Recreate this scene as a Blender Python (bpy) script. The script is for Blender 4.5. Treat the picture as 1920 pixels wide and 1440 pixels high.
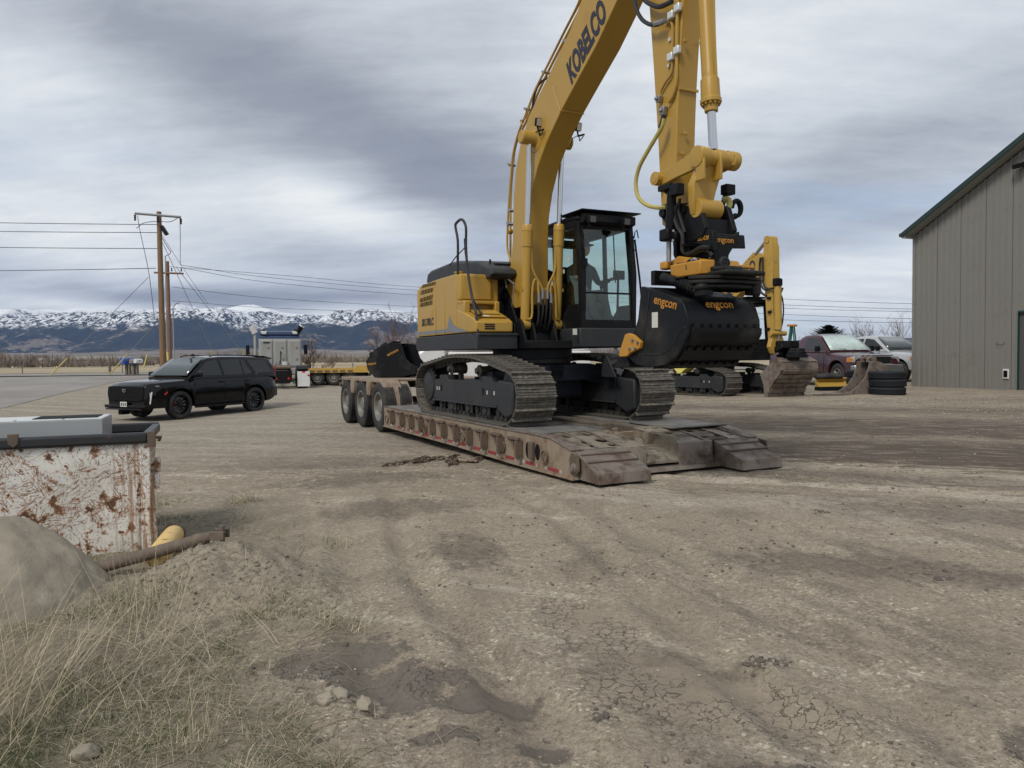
import bpy, bmesh, math, random
import numpy as np
from mathutils import Vector, Matrix, noise
random.seed(7); np.random.seed(7)
R = math.radians; PI = math.pi
SC = bpy.context.scene
for o in list(bpy.data.objects): bpy.data.objects.remove(o)
COL = SC.collection

# ------------------------------------------------------------------ camera, world, sun, exposure
FPX = 1400.0; PITCH = R(2.07); ROLL = R(0.63); EYE = Vector((0, 0, 1.6))
_fw = Vector((0, math.cos(PITCH), -math.sin(PITCH)))
_up0 = Vector((0, math.sin(PITCH), math.cos(PITCH))); _r0 = Vector((1, 0, 0))
_rt = _r0*math.cos(ROLL) - _up0*math.sin(ROLL); _up = _up0*math.cos(ROLL) + _r0*math.sin(ROLL)
cam = bpy.data.cameras.new('camera'); cam_o = bpy.data.objects.new('camera', cam); COL.objects.link(cam_o)
cam.sensor_width = 36; cam.lens = 36*FPX/1920; cam.clip_start = 0.05; cam.clip_end = 60000
mw = Matrix((_rt, _up, -_fw)).transposed().to_4x4(); mw.translation = EYE; cam_o.matrix_world = mw
SC.camera = cam_o
SUN_EL, SUN_AZ = R(46), R(-32)           # behind the camera, over its left shoulder
sun = bpy.data.lights.new('sun', 'SUN'); sun.energy = 1.5; sun.angle = R(16); sun.color = (1.0, .95, .87)
sun_o = bpy.data.objects.new('sun', sun); COL.objects.link(sun_o)
sdir = Vector((math.sin(SUN_AZ)*math.cos(SUN_EL), -abs(math.cos(SUN_AZ))*math.cos(SUN_EL), math.sin(SUN_EL)))  # behind the camera's left shoulder
sun_o.rotation_euler = sdir.to_track_quat('Z', 'Y').to_euler()
SC.view_settings.view_transform = 'Standard'; SC.view_settings.look = 'None'
SC.view_settings.gamma = 1; SC.view_settings.use_curve_mapping = False
SC.view_settings.exposure = 0.65

class NT:
    """small node-tree builder"""
    def __init__(s, nt): s.nt = nt; s.nt.nodes.clear()
    def n(s, t, props=None, **inp):
        nd = s.nt.nodes.new(t)
        for k, v in (props or {}).items(): setattr(nd, k, v)
        for k, v in inp.items():
            key = int(k[1:]) if k[0] == '_' and k[1:].isdigit() else k.replace('_', ' ')
            s.set(nd.inputs[key], v)
        return nd
    def set(s, sock, v):
        if isinstance(v, bpy.types.NodeSocket): s.nt.links.new(v, sock)
        elif v is not None:
            if isinstance(v, (tuple, list)) and len(v) == 3 and sock.type == 'RGBA': v = (*v, 1)
            sock.default_value = v
    def m(s, op, a, b=None, c=None, clamp=False):
        nd = s.nt.nodes.new('ShaderNodeMath'); nd.operation = op; nd.use_clamp = clamp
        for i, v in enumerate((a, b, c)):
            if v is not None: s.set(nd.inputs[i], v)
        return nd.outputs[0]
    def vm(s, op, a, b=None, out=0):
        nd = s.nt.nodes.new('ShaderNodeVectorMath'); nd.operation = op
        s.set(nd.inputs[0], a)
        if b is not None: s.set(nd.inputs[3 if op == 'SCALE' else 1], b)
        return nd.outputs[out]
    def xyz(s, v):
        nd = s.n('ShaderNodeSeparateXYZ'); s.set(nd.inputs[0], v); return nd.outputs
    def vec(s, x, y, z):
        nd = s.n('ShaderNodeCombineXYZ')
        for i, v in enumerate((x, y, z)): s.set(nd.inputs[i], v)
        return nd.outputs[0]
    def noise(s, v, scale, detail=4, rough=.55, dist=0, w=None):
        nd = s.n('ShaderNodeTexNoise', {'noise_dimensions': '3D'}, Scale=scale, Detail=detail, Roughness=rough, Distortion=dist)
        if v is not None: s.set(nd.inputs['Vector'], v)
        return nd.outputs['Fac']
    def ramp(s, f, stops, interp='LINEAR'):
        nd = s.n('ShaderNodeValToRGB'); cr = nd.color_ramp; cr.interpolation = interp
        while len(cr.elements) < len(stops): cr.elements.new(.5)
        for e, (p, c) in zip(cr.elements, stops):
            e.position = p; e.color = (*c, 1) if isinstance(c, (tuple, list)) else (c, c, c, 1)
        s.set(nd.inputs[0], f); return nd.outputs[0]
    def mix(s, f, a, b, mode='MIX'):
        nd = s.n('ShaderNodeMix', {'data_type': 'RGBA', 'blend_type': mode})
        s.set(nd.inputs[0], f); s.set(nd.inputs[6], a); s.set(nd.inputs[7], b); return nd.outputs[2]
    def smooth(s, f, a, b, lo=0., hi=1.):
        nd = s.n('ShaderNodeMapRange', {'interpolation_type': 'SMOOTHSTEP'})
        for i, v in enumerate((f, a, b, lo, hi)): s.set(nd.inputs[i], v)
        return nd.outputs[0]

world = bpy.data.worlds.new('World'); SC.world = world; world.use_nodes = True
W = NT(world.node_tree)
tc = W.n('ShaderNodeTexCoord').outputs['Generated']
d = W.vm('NORMALIZE', tc); dx, dy, dz = W.xyz(d)
az = W.m('ARCTAN2', dx, dy); el = W.m('ARCSINE', dz)
zz = W.m('ADD', W.m('MAXIMUM', dz, 0.0), .20)
cx_ = W.m('DIVIDE', dx, zz); cy_ = W.m('DIVIDE', dy, zz)
cp = W.vec(cx_, cy_, 0.0)
warp = W.noise(cp, .55, 3, .5)
warp2 = W.noise(W.vec(cx_, cy_, 7.3), .55, 3, .5)
az2 = W.m('ADD', az, W.m('MULTIPLY', W.m('SUBTRACT', warp, .5), .30))
el2 = W.m('ADD', el, W.m('MULTIPLY', W.m('SUBTRACT', warp2, .5), .16))
def blob(px, py, rx, ry, rot, amp):
    """a soft cloud bank at one place in the sky (given as azimuth / elevation)"""
    a0 = math.atan((px-960)/FPX); e0 = math.atan((672-py)/FPX)*math.cos(a0)
    da = W.m('SUBTRACT', az2, a0); de = W.m('SUBTRACT', el2, e0); c, s_ = math.cos(R(rot)), math.sin(R(rot))
    u = W.m('DIVIDE', W.m('ADD', W.m('MULTIPLY', da, c), W.m('MULTIPLY', de, s_)), rx/FPX)
    v = W.m('DIVIDE', W.m('SUBTRACT', W.m('MULTIPLY', de, c), W.m('MULTIPLY', da, s_)), ry/FPX)
    r2 = W.m('ADD', W.m('MULTIPLY', u, u), W.m('MULTIPLY', v, v))
    return W.m('MULTIPLY', W.m('EXPONENT', W.m('MULTIPLY', r2, -1.0)), amp)
str1 = W.noise(W.vec(W.m('ADD', cx_, W.m('MULTIPLY', cy_, .35)), W.m('MULTIPLY', W.m('ADD', cy_, W.m('MULTIPLY', cx_, .30)), 1.35), W.m('MULTIPLY', warp, 1.2)), .55, 9, .55)
str2 = W.noise(W.vec(W.m('ADD', W.m('MULTIPLY', cx_, .5), W.m('MULTIPLY', cy_, .3)), W.m('MULTIPLY', cy_, 2.2), 3.1), 2.6, 8, .62)
tot = W.m('ADD', .50, W.m('MULTIPLY', W.m('SUBTRACT', str1, .5), .70))
tot = W.m('ADD', tot, W.m('MULTIPLY', W.m('SUBTRACT', str2, .5), .40))
str3 = W.noise(W.vec(W.m('ADD', cx_, W.m('MULTIPLY', cy_, .2)), W.m('MULTIPLY', cy_, 1.7), 5.5), 7.5, 7, .66, .4)
tot = W.m('ADD', tot, W.m('MULTIPLY', W.m('SUBTRACT', str3, .5), .26))
for b in [(560, 170, 430, 110, -22, -.36), (860, 330, 260, 70, -8, -.22), (250, 20, 280, 60, -12, -.13), (1160, 110, 200, 130, 0, .04),
          (90, 130, 190, 120, 0, .14), (150, 400, 260, 90, 4, .26), (620, 370, 190, 55, -12, .26), (720, 420, 200, 45, -12, .20), (430, 480, 300, 26, -4, .12),
          (560, 545, 330, 26, -3, -.30), (300, 520, 150, 30, 0, -.16), (120, 560, 260, 20, 0, .30), (520, 590, 400, 10, 0, .20),
          (1500, 120, 420, 150, 10, .14), (1580, 340, 300, 60, 16, -.20), (1620, 500, 300, 60, 10, .38), (1600, 600, 300, 24, 4, .16), (1500, 440, 200, 18, 16, -.12),
          (1840, 200, 160, 120, 0, -.02), (900, 60, 150, 120, 0, -.10)]:
    tot = W.m('ADD', tot, blob(*b))
cloud = W.ramp(tot, [(0.0, (.165, .185, .225)), (.22, (.225, .242, .277)), (.42, (.325, .348, .382)), (.62, (.435, .462, .492)), (.82, (.57, .587, .592)), (1.0, (.70, .70, .672))])
sky = W.n('ShaderNodeTexSky', {'sky_type': 'NISHITA', 'sun_disc': False, 'sun_elevation': SUN_EL, 'sun_rotation': math.atan2(sdir.x, sdir.y) % (2*PI)})
gap = W.smooth(W.noise(W.vec(W.m('MULTIPLY', cx_, .5), W.m('MULTIPLY', cy_, 1.6), 9.0), .8, 6, .6), .50, .66)
lowmask = W.m('MULTIPLY', W.smooth(el, .0, .04), W.smooth(el, .32, .12))
gapf = W.m('MULTIPLY', W.m('MULTIPLY', gap, lowmask), .50)
bluec = W.mix(.35, (2.7, 3.5, 4.9), sky.outputs[0])
col = W.mix(gapf, W.mix(1.0, cloud, (10, 10, 10), 'MULTIPLY'), bluec)
bg = W.n('ShaderNodeBackground', Strength=.10); W.set(bg.inputs[0], col)
W.nt.links.new(bg.outputs[0], W.n('ShaderNodeOutputWorld').inputs[0])

# ------------------------------------------------------------------ projecting measured outlines onto real planes
def ray(px, py): return _fw + _rt*((px-960)/FPX) + _up*((720-py)/FPX)
def at(px, py, Y): dd = ray(px, py); return EYE + dd*(Y/dd.y)
class Frame:
    """position on the ground plus heading; local x = right of the thing, y = its forward, z = up"""
    def __init__(s, x, y, z, heading):
        t = R(heading); s.o = Vector((x, y, z)); s.F = Vector((math.sin(t), -math.cos(t), 0)); s.X = Vector((-math.cos(t), -math.sin(t), 0)); s.rz = PI + t
    def w(s, p): return s.o + s.X*p[0] + s.F*p[1] + Vector((0, 0, p[2]))
    def loc(s, P): dd = P - s.o; return Vector((dd.dot(s.X), dd.dot(s.F), dd.z))
    def hit(s, px, py, n, c):
        dd = ray(px, py); ax = (s.X, s.F, Vector((0, 0, 1)))[n]; k = (c - (EYE - s.o).dot(ax))/dd.dot(ax); return s.loc(EYE + dd*k)
    def yz(s, l, x): return [(q.y, q.z) for q in (s.hit(a, b, 0, x) for a, b in l)]
    def xz(s, l, y): return [(q.x, q.z) for q in (s.hit(a, b, 1, y) for a, b in l)]

# ------------------------------------------------------------------ materials
MATS = {}
def base_mat(name):
    m = bpy.data.materials.new(name); m.use_nodes = True; t = NT(m.node_tree)
    out = t.n('ShaderNodeOutputMaterial'); b = t.n('ShaderNodeBsdfPrincipled'); t.nt.links.new(b.outputs[0], out.inputs[0])
    MATS[name] = m; return m, t, b, out
def mat(name, c, rough=.55, metal=0, var=.12, sc=3., c2=None, amt=.5, edge=.08, sc2=4., bump=.0, bsc=60., coat=0, spec=.5, streak=0, rvar=.1):
    """painted / worn surface: base colour with value mottling, second colour (dirt, rust) in noisy patches, streaks, fine relief"""
    m, t, b, out = base_mat(name)
    co = t.n('ShaderNodeTexCoord').outputs['Object']
    n1 = t.noise(co, sc, 5, .6)
    v = t.m('ADD', 1-var, t.m('MULTIPLY', n1, 2*var))
    colr = t.mix(1.0, c, t.vec(v, v, v), 'MULTIPLY')
    if c2:
        n2 = t.noise(co, sc2, 8, .68, .3)
        f = t.smooth(n2, amt-edge, amt+edge)
        if streak:
            n3 = t.noise(t.vm('MULTIPLY', co, (9., 9., .8)), sc2, 5, .6)
            f = t.m('MAXIMUM', f, t.m('MULTIPLY', t.smooth(n3, .56, .75), streak))
        colr = t.mix(f, colr, c2)
        rr = t.m('ADD', rough, t.m('MULTIPLY', f, .9-rough))
    else: rr = t.m('ADD', rough-rvar/2, t.m('MULTIPLY', n1, rvar))
    t.set(b.inputs['Base Color'], colr); t.set(b.inputs['Roughness'], rr); b.inputs['Metallic'].default_value = metal
    b.inputs['Coat Weight'].default_value = coat; b.inputs['Coat Roughness'].default_value = .05; b.inputs['Specular IOR Level'].default_value = spec
    if bump:
        bn = t.n('ShaderNodeBump', Strength=min(1, bump), Distance=.01); t.set(bn.inputs['Height'], t.noise(co, bsc, 5, .65)); t.set(b.inputs['Normal'], bn.outputs[0])
    return m
def glass(name, tint, alpha_mix, rough=.03):
    m, t, b, out = base_mat(name)
    tr = t.n('ShaderNodeBsdfTransparent'); t.set(tr.inputs[0], tint)
    gl = t.n('ShaderNodeBsdfGlossy', Roughness=rough); gn = t.n('ShaderNodeNewGeometry'); cs = t.m('ABSOLUTE', t.vm('DOT_PRODUCT', gn.outputs['Normal'], gn.outputs['Incoming'], out=1)); fr = t.m('ADD', .035, t.m('MULTIPLY', t.m('POWER', t.m('SUBTRACT', 1., cs), 5.), .9))
    mx = t.n('ShaderNodeMixShader'); t.set(mx.inputs[0], t.m('ADD', fr, alpha_mix))
    t.nt.links.new(tr.outputs[0], mx.inputs[1]); t.nt.links.new(gl.outputs[0], mx.inputs[2]); t.nt.links.new(mx.outputs[0], out.inputs[0]); return m
YEL = (.395, .238, .040)
mat('yellow_paint', YEL, .36, var=.08, sc=1.2, c2=(.30, .19, .07), amt=.68, edge=.14, sc2=2.2, bump=.05, bsc=200, coat=.1, spec=.4)
mat('tilt_yellow', (.46, .22, .022), .42, var=.1, sc=5, c2=(.12, .08, .05), amt=.72, edge=.08, sc2=9)
mat('old_yellow', (.42, .26, .045), .5, var=.14, sc=1.2, c2=(.10, .07, .045), amt=.63, edge=.05, sc2=3, streak=.7)
mat('black_paint', (.006, .0065, .008), .45, var=.2, sc=4, c2=(.030, .028, .025), amt=.64, edge=.2, sc2=2.2, bump=.08, bsc=90, spec=.17)
mat('bucket_black', (.0065, .0075, .0095), .42, var=.25, sc=3, c2=(.050, .046, .040), amt=.61, edge=.16, sc2=1.6, bump=.1, bsc=70, streak=.25, spec=.17)
mat('dark_grey_paint', (.026, .028, .031), .45, var=.15, sc=3, spec=.28, c2=(.06, .055, .048), amt=.66, edge=.2, sc2=2, bump=.05)
mat('frame_navy', (.009, .012, .020), .45, var=.15, sc=2, spec=.3, c2=(.03, .028, .025), amt=.68, edge=.15, sc2=3)
mat('track_steel', (.105, .097, .086), .5, metal=.4, var=.35, sc=9, c2=(.26, .225, .18), amt=.58, edge=.12, sc2=16, bump=.3, bsc=80)
mat('track_chain', (.05, .047, .043), .6, metal=.3, var=.3, sc=12, c2=(.12, .105, .085), amt=.6, edge=.1, sc2=14)
mat('chrome', (.62, .63, .65), .16, metal=1, var=.05)
mat('steel', (.30, .30, .30), .4, metal=.7, var=.15, sc=10)
mat('white_metal', (.62, .63, .62), .4, metal=.3)
mat('rubber', (.020, .020, .022), .75, var=.2, sc=6, spec=.3, c2=(.075, .068, .06), amt=.60, edge=.25, sc2=2.5, bump=.15, bsc=60)
mat('rubber_dark', (.009, .011, .015), .8, var=.2, sc=6, bump=.15, bsc=60)
mat('hose_black', (.014, .014, .015), .5)
mat('hose_yellow', (.42, .36, .11), .6, var=.2, sc=30)
mat('letter_navy', (.012, .014, .030), .5, var=.05)
mat('letter_orange', (.42, .19, .022), .5, var=.08)
mat('letter_white', (.55, .55, .53), .5)
mat('sticker', (.55, .54, .48), .6, var=.1, sc=40)
mat('decal_grey', (.17, .18, .20), .5)
mat('trailer_tan', (.25, .20, .145), .7, var=.22, sc=2, c2=(.15, .085, .05), amt=.58, edge=.12, sc2=3.2, bump=.3, bsc=40, streak=.5)
mat('ramp_steel', (.20, .17, .145), .6, metal=.25, var=.25, sc=3, c2=(.085, .05, .035), amt=.56, edge=.14, sc2=4, bump=.3, bsc=50)
mat('rust_iron', (.125, .092, .068), .75, metal=.2, var=.35, sc=8, c2=(.16, .105, .07), amt=.6, edge=.1, sc2=10, bump=.3, bsc=80)
mat('mat_rubber', (.10, .10, .10), .8, var=.25, sc=5, c2=(.20, .18, .15), amt=.55, edge=.15, sc2=3, bump=.5, bsc=30)
mat('timber', (.11, .09, .07), .85, var=.3, sc=8, c2=(.055, .045, .037), amt=.55, edge=.1, sc2=10, bump=.4, bsc=40)
mat('tape_red', (.26, .03, .032), .5, var=.2, sc=9, c2=(.2, .12, .08), amt=.66, edge=.05, sc2=12)
mat('tape_white', (.36, .34, .31), .5, var=.2, sc=9, c2=(.22, .15, .10), amt=.58, edge=.05, sc2=12)
mat('rim_grey', (.22, .21, .19), .5, metal=.4, var=.2, sc=5, c2=(.16, .13, .10), amt=.6, edge=.15, sc2=5)
mat('car_black', (.0015, .0017, .0025), .10, var=.05, spec=.25, coat=.25, sc=1, rvar=0)
mat('gloss_black', (.004, .004, .005), .25, var=.1, spec=.3)
mat('matte_black', (.006, .006, .007), .7, spec=.2)
mat('tint_glass', (.020, .022, .025), .06, var=.0, spec=.5, rvar=0)
mat('screen_glass', (.06, .075, .08), .05, var=.1, spec=.9, rvar=0)
mat('lamp_clear', (.55, .56, .57), .15, metal=.6)
mat('red_lens', (.45, .015, .012), .25)
mat('amber_lens', (.50, .20, .03), .25)
mat('navy_blue', (.022, .045, .11), .3, coat=.4)
mat('rack_grey', (.33, .33, .31), .45, metal=.2, var=.06)
mat('white_paint', (.62, .62, .61), .4, var=.06, coat=.3)
mat('grey_silver', (.50, .51, .52), .3, metal=.4, var=.05, coat=.6, sc=1)
mat('maroon', (.040, .008, .013), .25, var=.1, coat=.4, sc=1)
mat('sunshade', (.48, .58, .56), .35, var=.35, sc=6)
mat('pole_wood', (.20, .12, .062), .85, var=.25, sc=3, c2=(.14, .10, .07), amt=.58, edge=.12, sc2=6, streak=.6)
mat('pole_wood_red', (.19, .10, .062), .85, var=.25, sc=3, c2=(.12, .08, .06), amt=.58, edge=.12, sc2=6)
mat('wire', (.045, .047, .05), .6)
mat('galvanised', (.30, .31, .31), .5, metal=.5, var=.1)
mat('guard_yellow', (.58, .47, .17), .6)
mat('post_wood', (.14, .12, .10), .9, var=.3, sc=6)
mat('mail_blue', (.02, .09, .36), .4)
mat('siding', (.225, .217, .198), .5, metal=.25, var=.07, sc=.8, c2=(.155, .145, .125), amt=.72, edge=.2, sc2=.7)
mat('roof_green', (.018, .040, .036), .5, metal=.2, var=.1)
mat('door_green', (.012, .045, .045), .45, var=.1)
mat('concrete', (.33, .315, .28), .9, var=.15, sc=4, bump=.3, bsc=50)
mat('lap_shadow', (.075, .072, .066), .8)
mat('soffit_grey', (.30, .30, .27), .6)
mat('bark', (.12, .095, .075), .9, var=.25, sc=8)
mat('bark_red', (.135, .085, .07), .9, var=.25, sc=8)
mat('spruce', (.012, .022, .012), .8, var=.4, sc=3)
mat('boulder_stone', (.29, .255, .20), .9, var=.28, sc=5, c2=(.34, .305, .245), amt=.58, edge=.05, sc2=3.2, bump=.7, bsc=22, spec=.2)
mat('shaft_brown', (.13, .10, .078), .75, metal=.2, var=.25, sc=8, c2=(.19, .15, .115), amt=.56, edge=.12, sc2=9, bump=.3, bsc=80)
mat('cabinet_grey', (.33, .35, .36), .45, metal=.2, var=.08, sc=2, c2=(.16, .09, .055), amt=.66, edge=.03, sc2=1.3)
mat('skin', (.42, .24, .17), .6, spec=.3)
mat('cloth_dark', (.02, .021, .025), .9, var=.2, sc=8)
mat('cloth_grey', (.10, .10, .11), .9, var=.2, sc=8)
mat('hair_brown', (.06, .035, .022), .8)
mat('seat_fabric', (.035, .036, .04), .9, var=.2)
mat('yellow_plastic', (.72, .66, .16), .5, var=.1)
mat('ladder_green', (.03, .16, .12), .5)
mat('hyd_yellow', (.66, .46, .17), .5, var=.12, sc=6, c2=(.28, .18, .09), amt=.62, edge=.08, sc2=9, bump=.1)
glass('cab_glass', (.89, .955, .925), .012)
glass('plastic_film', (.75, .80, .78), .22, .3)

# ------------------------------------------------------------------ mesh building
class MB:
    def __init__(s): s.v = []; s.f = []; s.mi = []; s.cur = 0
    def mesh(s, vs, fs):
        b = len(s.v); s.v += [tuple(p) for p in vs]; s.f += [tuple(b+i for i in f) for f in fs]; s.mi += [s.cur]*len(fs); return s
    def box(s, c, sz, rot=None, tp=(1, 1)):
        """box by centre and size; tp scales the top face"""
        hx, hy, hz = (q/2 for q in sz); vs = []
        for z, t in ((-hz, (1, 1)), (hz, tp)):
            for x, y in ((-hx, -hy), (hx, -hy), (hx, hy), (-hx, hy)): vs.append(Vector((x*t[0], y*t[1], z)))
        if rot is not None:
            m = rot if isinstance(rot, Matrix) else (Matrix.Rotation(rot[2], 3, 'Z') @ Matrix.Rotation(rot[1], 3, 'Y') @ Matrix.Rotation(rot[0], 3, 'X'))
            vs = [m @ q for q in vs]
        c = Vector(c); return s.mesh([q+c for q in vs], [(3, 2, 1, 0), (4, 5, 6, 7), (0, 1, 5, 4), (1, 2, 6, 5), (2, 3, 7, 6), (3, 0, 4, 7)])
    def bb(s, x0, x1, y0, y1, z0, z1): return s.box(((x0+x1)/2, (y0+y1)/2, (z0+z1)/2), (abs(x1-x0), abs(y1-y0), abs(z1-z0)))
    def prism(s, pts, a, b, ax='x', hole=None):
        """outline extruded between a and b along an axis; outline is (y,z) for x, (x,z) for y, (x,y) for z"""
        n = len(pts)
        def P(p, k): return {'x': (k, p[0], p[1]), 'y': (p[0], k, p[1]), 'z': (p[0], p[1], k)}[ax]
        vs = [P(p, a) for p in pts] + [P(p, b) for p in pts]
        fs = [tuple(range(n)), tuple(range(2*n-1, n-1, -1))] + [(i, (i+1) % n, n+(i+1) % n, n+i) for i in range(n)]
        return s.mesh(vs, fs)
    def loft(s, rings, caps=True, closed=True):
        n = len(rings[0]); vs = [p for r in rings for p in r]; fs = []
        for i in range(len(rings)-1):
            for j in range(n if closed else n-1):
                k = (j+1) % n; fs.append((i*n+j, i*n+k, (i+1)*n+k, (i+1)*n+j))
        if caps and closed: fs += [tuple(range(n))[::-1], tuple((len(rings)-1)*n+j for j in range(n))]
        return s.mesh(vs, fs)
    def tube(s, pts, r, n=8, caps=True):
        pts = [Vector(p) for p in pts]; rs = r if isinstance(r, (list, tuple)) else [r]*len(pts); rings = []; up = None
        for i, p in enumerate(pts):
            t = (pts[min(i+1, len(pts)-1)] - pts[max(i-1, 0)])
            t = t.normalized() if t.length > 1e-9 else Vector((0, 0, 1))
            if up is None:
                up = Vector((0, 0, 1)) if abs(t.z) < .9 else Vector((1, 0, 0))
            a = up - t*up.dot(t); a = a.normalized() if a.length > 1e-6 else t.orthogonal().normalized(); up = a; b = t.cross(a)
            rings.append([p + (a*math.cos(2*PI*k/n) + b*math.sin(2*PI*k/n))*rs[i] for k in range(n)])
        return s.loft(rings, caps)
    def cyl(s, p, q, r, n=20, r2=None): return s.tube([p, q], [r, r if r2 is None else r2], n)
    def lathe(s, c, axis, prof, n=28, a0=0, closed=False):
        """prof = [(distance along axis, radius)]"""
        c = Vector(c); ax = Vector(axis).normalized(); u = ax.orthogonal().normalized(); w = ax.cross(u); rings = []
        for h, r in prof: rings.append([c + ax*h + (u*math.cos(a0+2*PI*k/n) + w*math.sin(a0+2*PI*k/n))*max(r, 1e-4) for k in range(n)])
        if closed: rings.append(rings[0])
        return s.loft(rings, not closed)
    def sphere(s, c, r, n=12, m=8, sc=(1, 1, 1)):
        rings = []
        for i in range(m+1):
            th = PI*i/m; rings.append([Vector(c) + Vector((sc[0]*math.sin(th)*math.cos(2*PI*k/n), sc[1]*math.sin(th)*math.sin(2*PI*k/n), sc[2]*math.cos(th)))*r for k in range(n)])
        return s.loft(rings, True)
    def data(s, name, mats, smooth=40, recalc=True):
        me = bpy.data.meshes.new(name); me.from_pydata([tuple(p) for p in s.v], [], s.f)
        mats = [mats] if isinstance(mats, str) else mats
        for k in mats: me.materials.append(MATS[k])
        if len(mats) > 1: me.polygons.foreach_set('material_index', s.mi)
        if recalc:
            bm = bmesh.new(); bm.from_mesh(me); bmesh.ops.remove_doubles(bm, verts=bm.verts, dist=1e-5); bmesh.ops.recalc_face_normals(bm, faces=bm.faces); bm.to_mesh(me); bm.free()
        if smooth: me.shade_smooth(); me.set_sharp_from_angle(angle=R(smooth))
        return me
    def build(s, name, mats, parent=None, bevel=0, smooth=40, seg=2, recalc=True):
        o = bpy.data.objects.new(name, s.data(name, mats, smooth, recalc)); COL.objects.link(o)
        if parent is not None: o.parent = parent
        if bevel:
            md = o.modifiers.new('bevel', 'BEVEL'); md.width = bevel; md.segments = seg; md.limit_method = 'ANGLE'; md.angle_limit = R(35)
        return o
def link_mesh(name, me, parent, loc=(0, 0, 0), rot=(0, 0, 0), bevel=0):
    o = bpy.data.objects.new(name, me); COL.objects.link(o); o.parent = parent; o.location = loc; o.rotation_euler = rot
    if bevel:
        md = o.modifiers.new('bevel', 'BEVEL'); md.width = bevel; md.segments = 1; md.limit_method = 'ANGLE'; md.angle_limit = R(35)
    return o
def tag(o, label=None, cat=None, group=None, kind=None):
    if label: o['label'] = label
    if cat: o['category'] = cat
    if group: o['group'] = group
    if kind: o['kind'] = kind
    return o
def thing(name, label, cat, fr=None, group=None, loc=(0, 0, 0), rz=0):
    o = bpy.data.objects.new(name, None); COL.objects.link(o); o.empty_display_size = .2
    if fr is not None: o.location = fr.o; o.rotation_euler = (0, 0, fr.rz)
    else: o.location = loc; o.rotation_euler = (0, 0, rz)
    return tag(o, label, cat, group)
def children(o): return [c for c in bpy.data.objects if c.parent == o]
def copy_tree(o, parent=None):
    c = o.copy(); COL.objects.link(c)
    if parent is not None: c.parent = parent
    for ch in children(o): copy_tree(ch, c)
    return c
def text(name, s, size, mt, parent, origin, xdir, ydir, shear=0, bold=0.0, depth=.003, space=1.0, sx=1.0):
    """raised lettering lying in the plane of xdir / ydir"""
    cu = bpy.data.curves.new(name, 'FONT'); cu.body = s; cu.size = size; cu.extrude = depth; cu.offset = bold; cu.shear = shear; cu.space_character = space; cu.resolution_u = 3
    cu.align_x = 'CENTER'; cu.align_y = 'CENTER'
    tmp = bpy.data.objects.new(name, cu); COL.objects.link(tmp); bpy.context.view_layer.update()
    me = bpy.data.meshes.new_from_object(tmp.evaluated_get(bpy.context.evaluated_depsgraph_get())); bpy.data.objects.remove(tmp)
    me.materials.clear(); me.materials.append(MATS[mt])
    x = Vector(xdir).normalized(); y = Vector(ydir); y = (y - x*y.dot(x)).normalized(); z = x.cross(y)
    m = Matrix((x*sx, y, z)).transposed().to_4x4(); m.translation = Vector(origin); me.transform(m)
    o = bpy.data.objects.new(name, me); COL.objects.link(o); o.parent = parent; return o
def arc(c, r, a0, a1, n=8): return [(c[0]+r*math.cos(R(a0+(a1-a0)*i/n)), c[1]+r*math.sin(R(a0+(a1-a0)*i/n))) for i in range(n+1)]
def spline(pts, n=6):
    """Catmull-Rom through points"""
    P = [Vector(p) for p in pts]; P = [P[0]*2-P[1]] + P + [P[-1]*2-P[-2]]; out = []
    for i in range(1, len(P)-2):
        for k in range(n):
            t = k/n; out.append(.5*((2*P[i]) + (P[i+1]-P[i-1])*t + (2*P[i-1]-5*P[i]+4*P[i+1]-P[i+2])*t*t + (3*P[i]-P[i-1]-3*P[i+1]+P[i+2])*t**3))
    out.append(P[-2]); return out
# ------------------------------------------------------------------ terrain
CP = np.array([  # x, y, height of the lie of the land
 (0,0,0),(0,3,0),(-4,3,.05),(3,3,.02),(1,8,.185),(2.7,9.5,.185),(4,9.6,.2),(-1.2,13,.12),(-2.3,16,.1),(-4,19,.08),(-3.2,6.2,-.02),(-8,8,-.12),(-5,12,-.05),(-10.4,22.9,-.21),(-8.9,25.7,-.15),(-9.5,35,.13),(-9,39,.12),
 (7,22,.36),(12,22,.33),(15,28,.33),(10.5,30,.32),(15,15,.3),(6,12,.22),(8,5,.12),(-20,20,-.2),(-20,36,.2),(-23,50,.66),(-34,52,.68),(-12,52,.6),(0,52,.6),(20,52,.6),(-60,50,.6),(60,50,.6),
 (-30,80,.6),(0,80,.6),(30,80,.6),(-80,120,.6),(0,120,.6),(80,120,.6),(-60,15,-.2),(60,15,.3),(-200,200,.5),(0,200,.5),(200,200,.5),(-300,0,0),(300,0,.3),(0,-30,0),(-40,-30,0),(40,-30,0.1)], float)
def _tps():
    P = CP[:, :2]; n = len(P); dd = np.linalg.norm(P[:, None]-P[None], axis=2); K = dd + np.eye(n)*.02
    A = np.zeros((n+1, n+1)); A[:n, :n] = -K; A[:n, n] = 1; A[n, :n] = 1
    return np.linalg.solve(A, np.append(CP[:, 2], 0))
TW = _tps()
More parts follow.
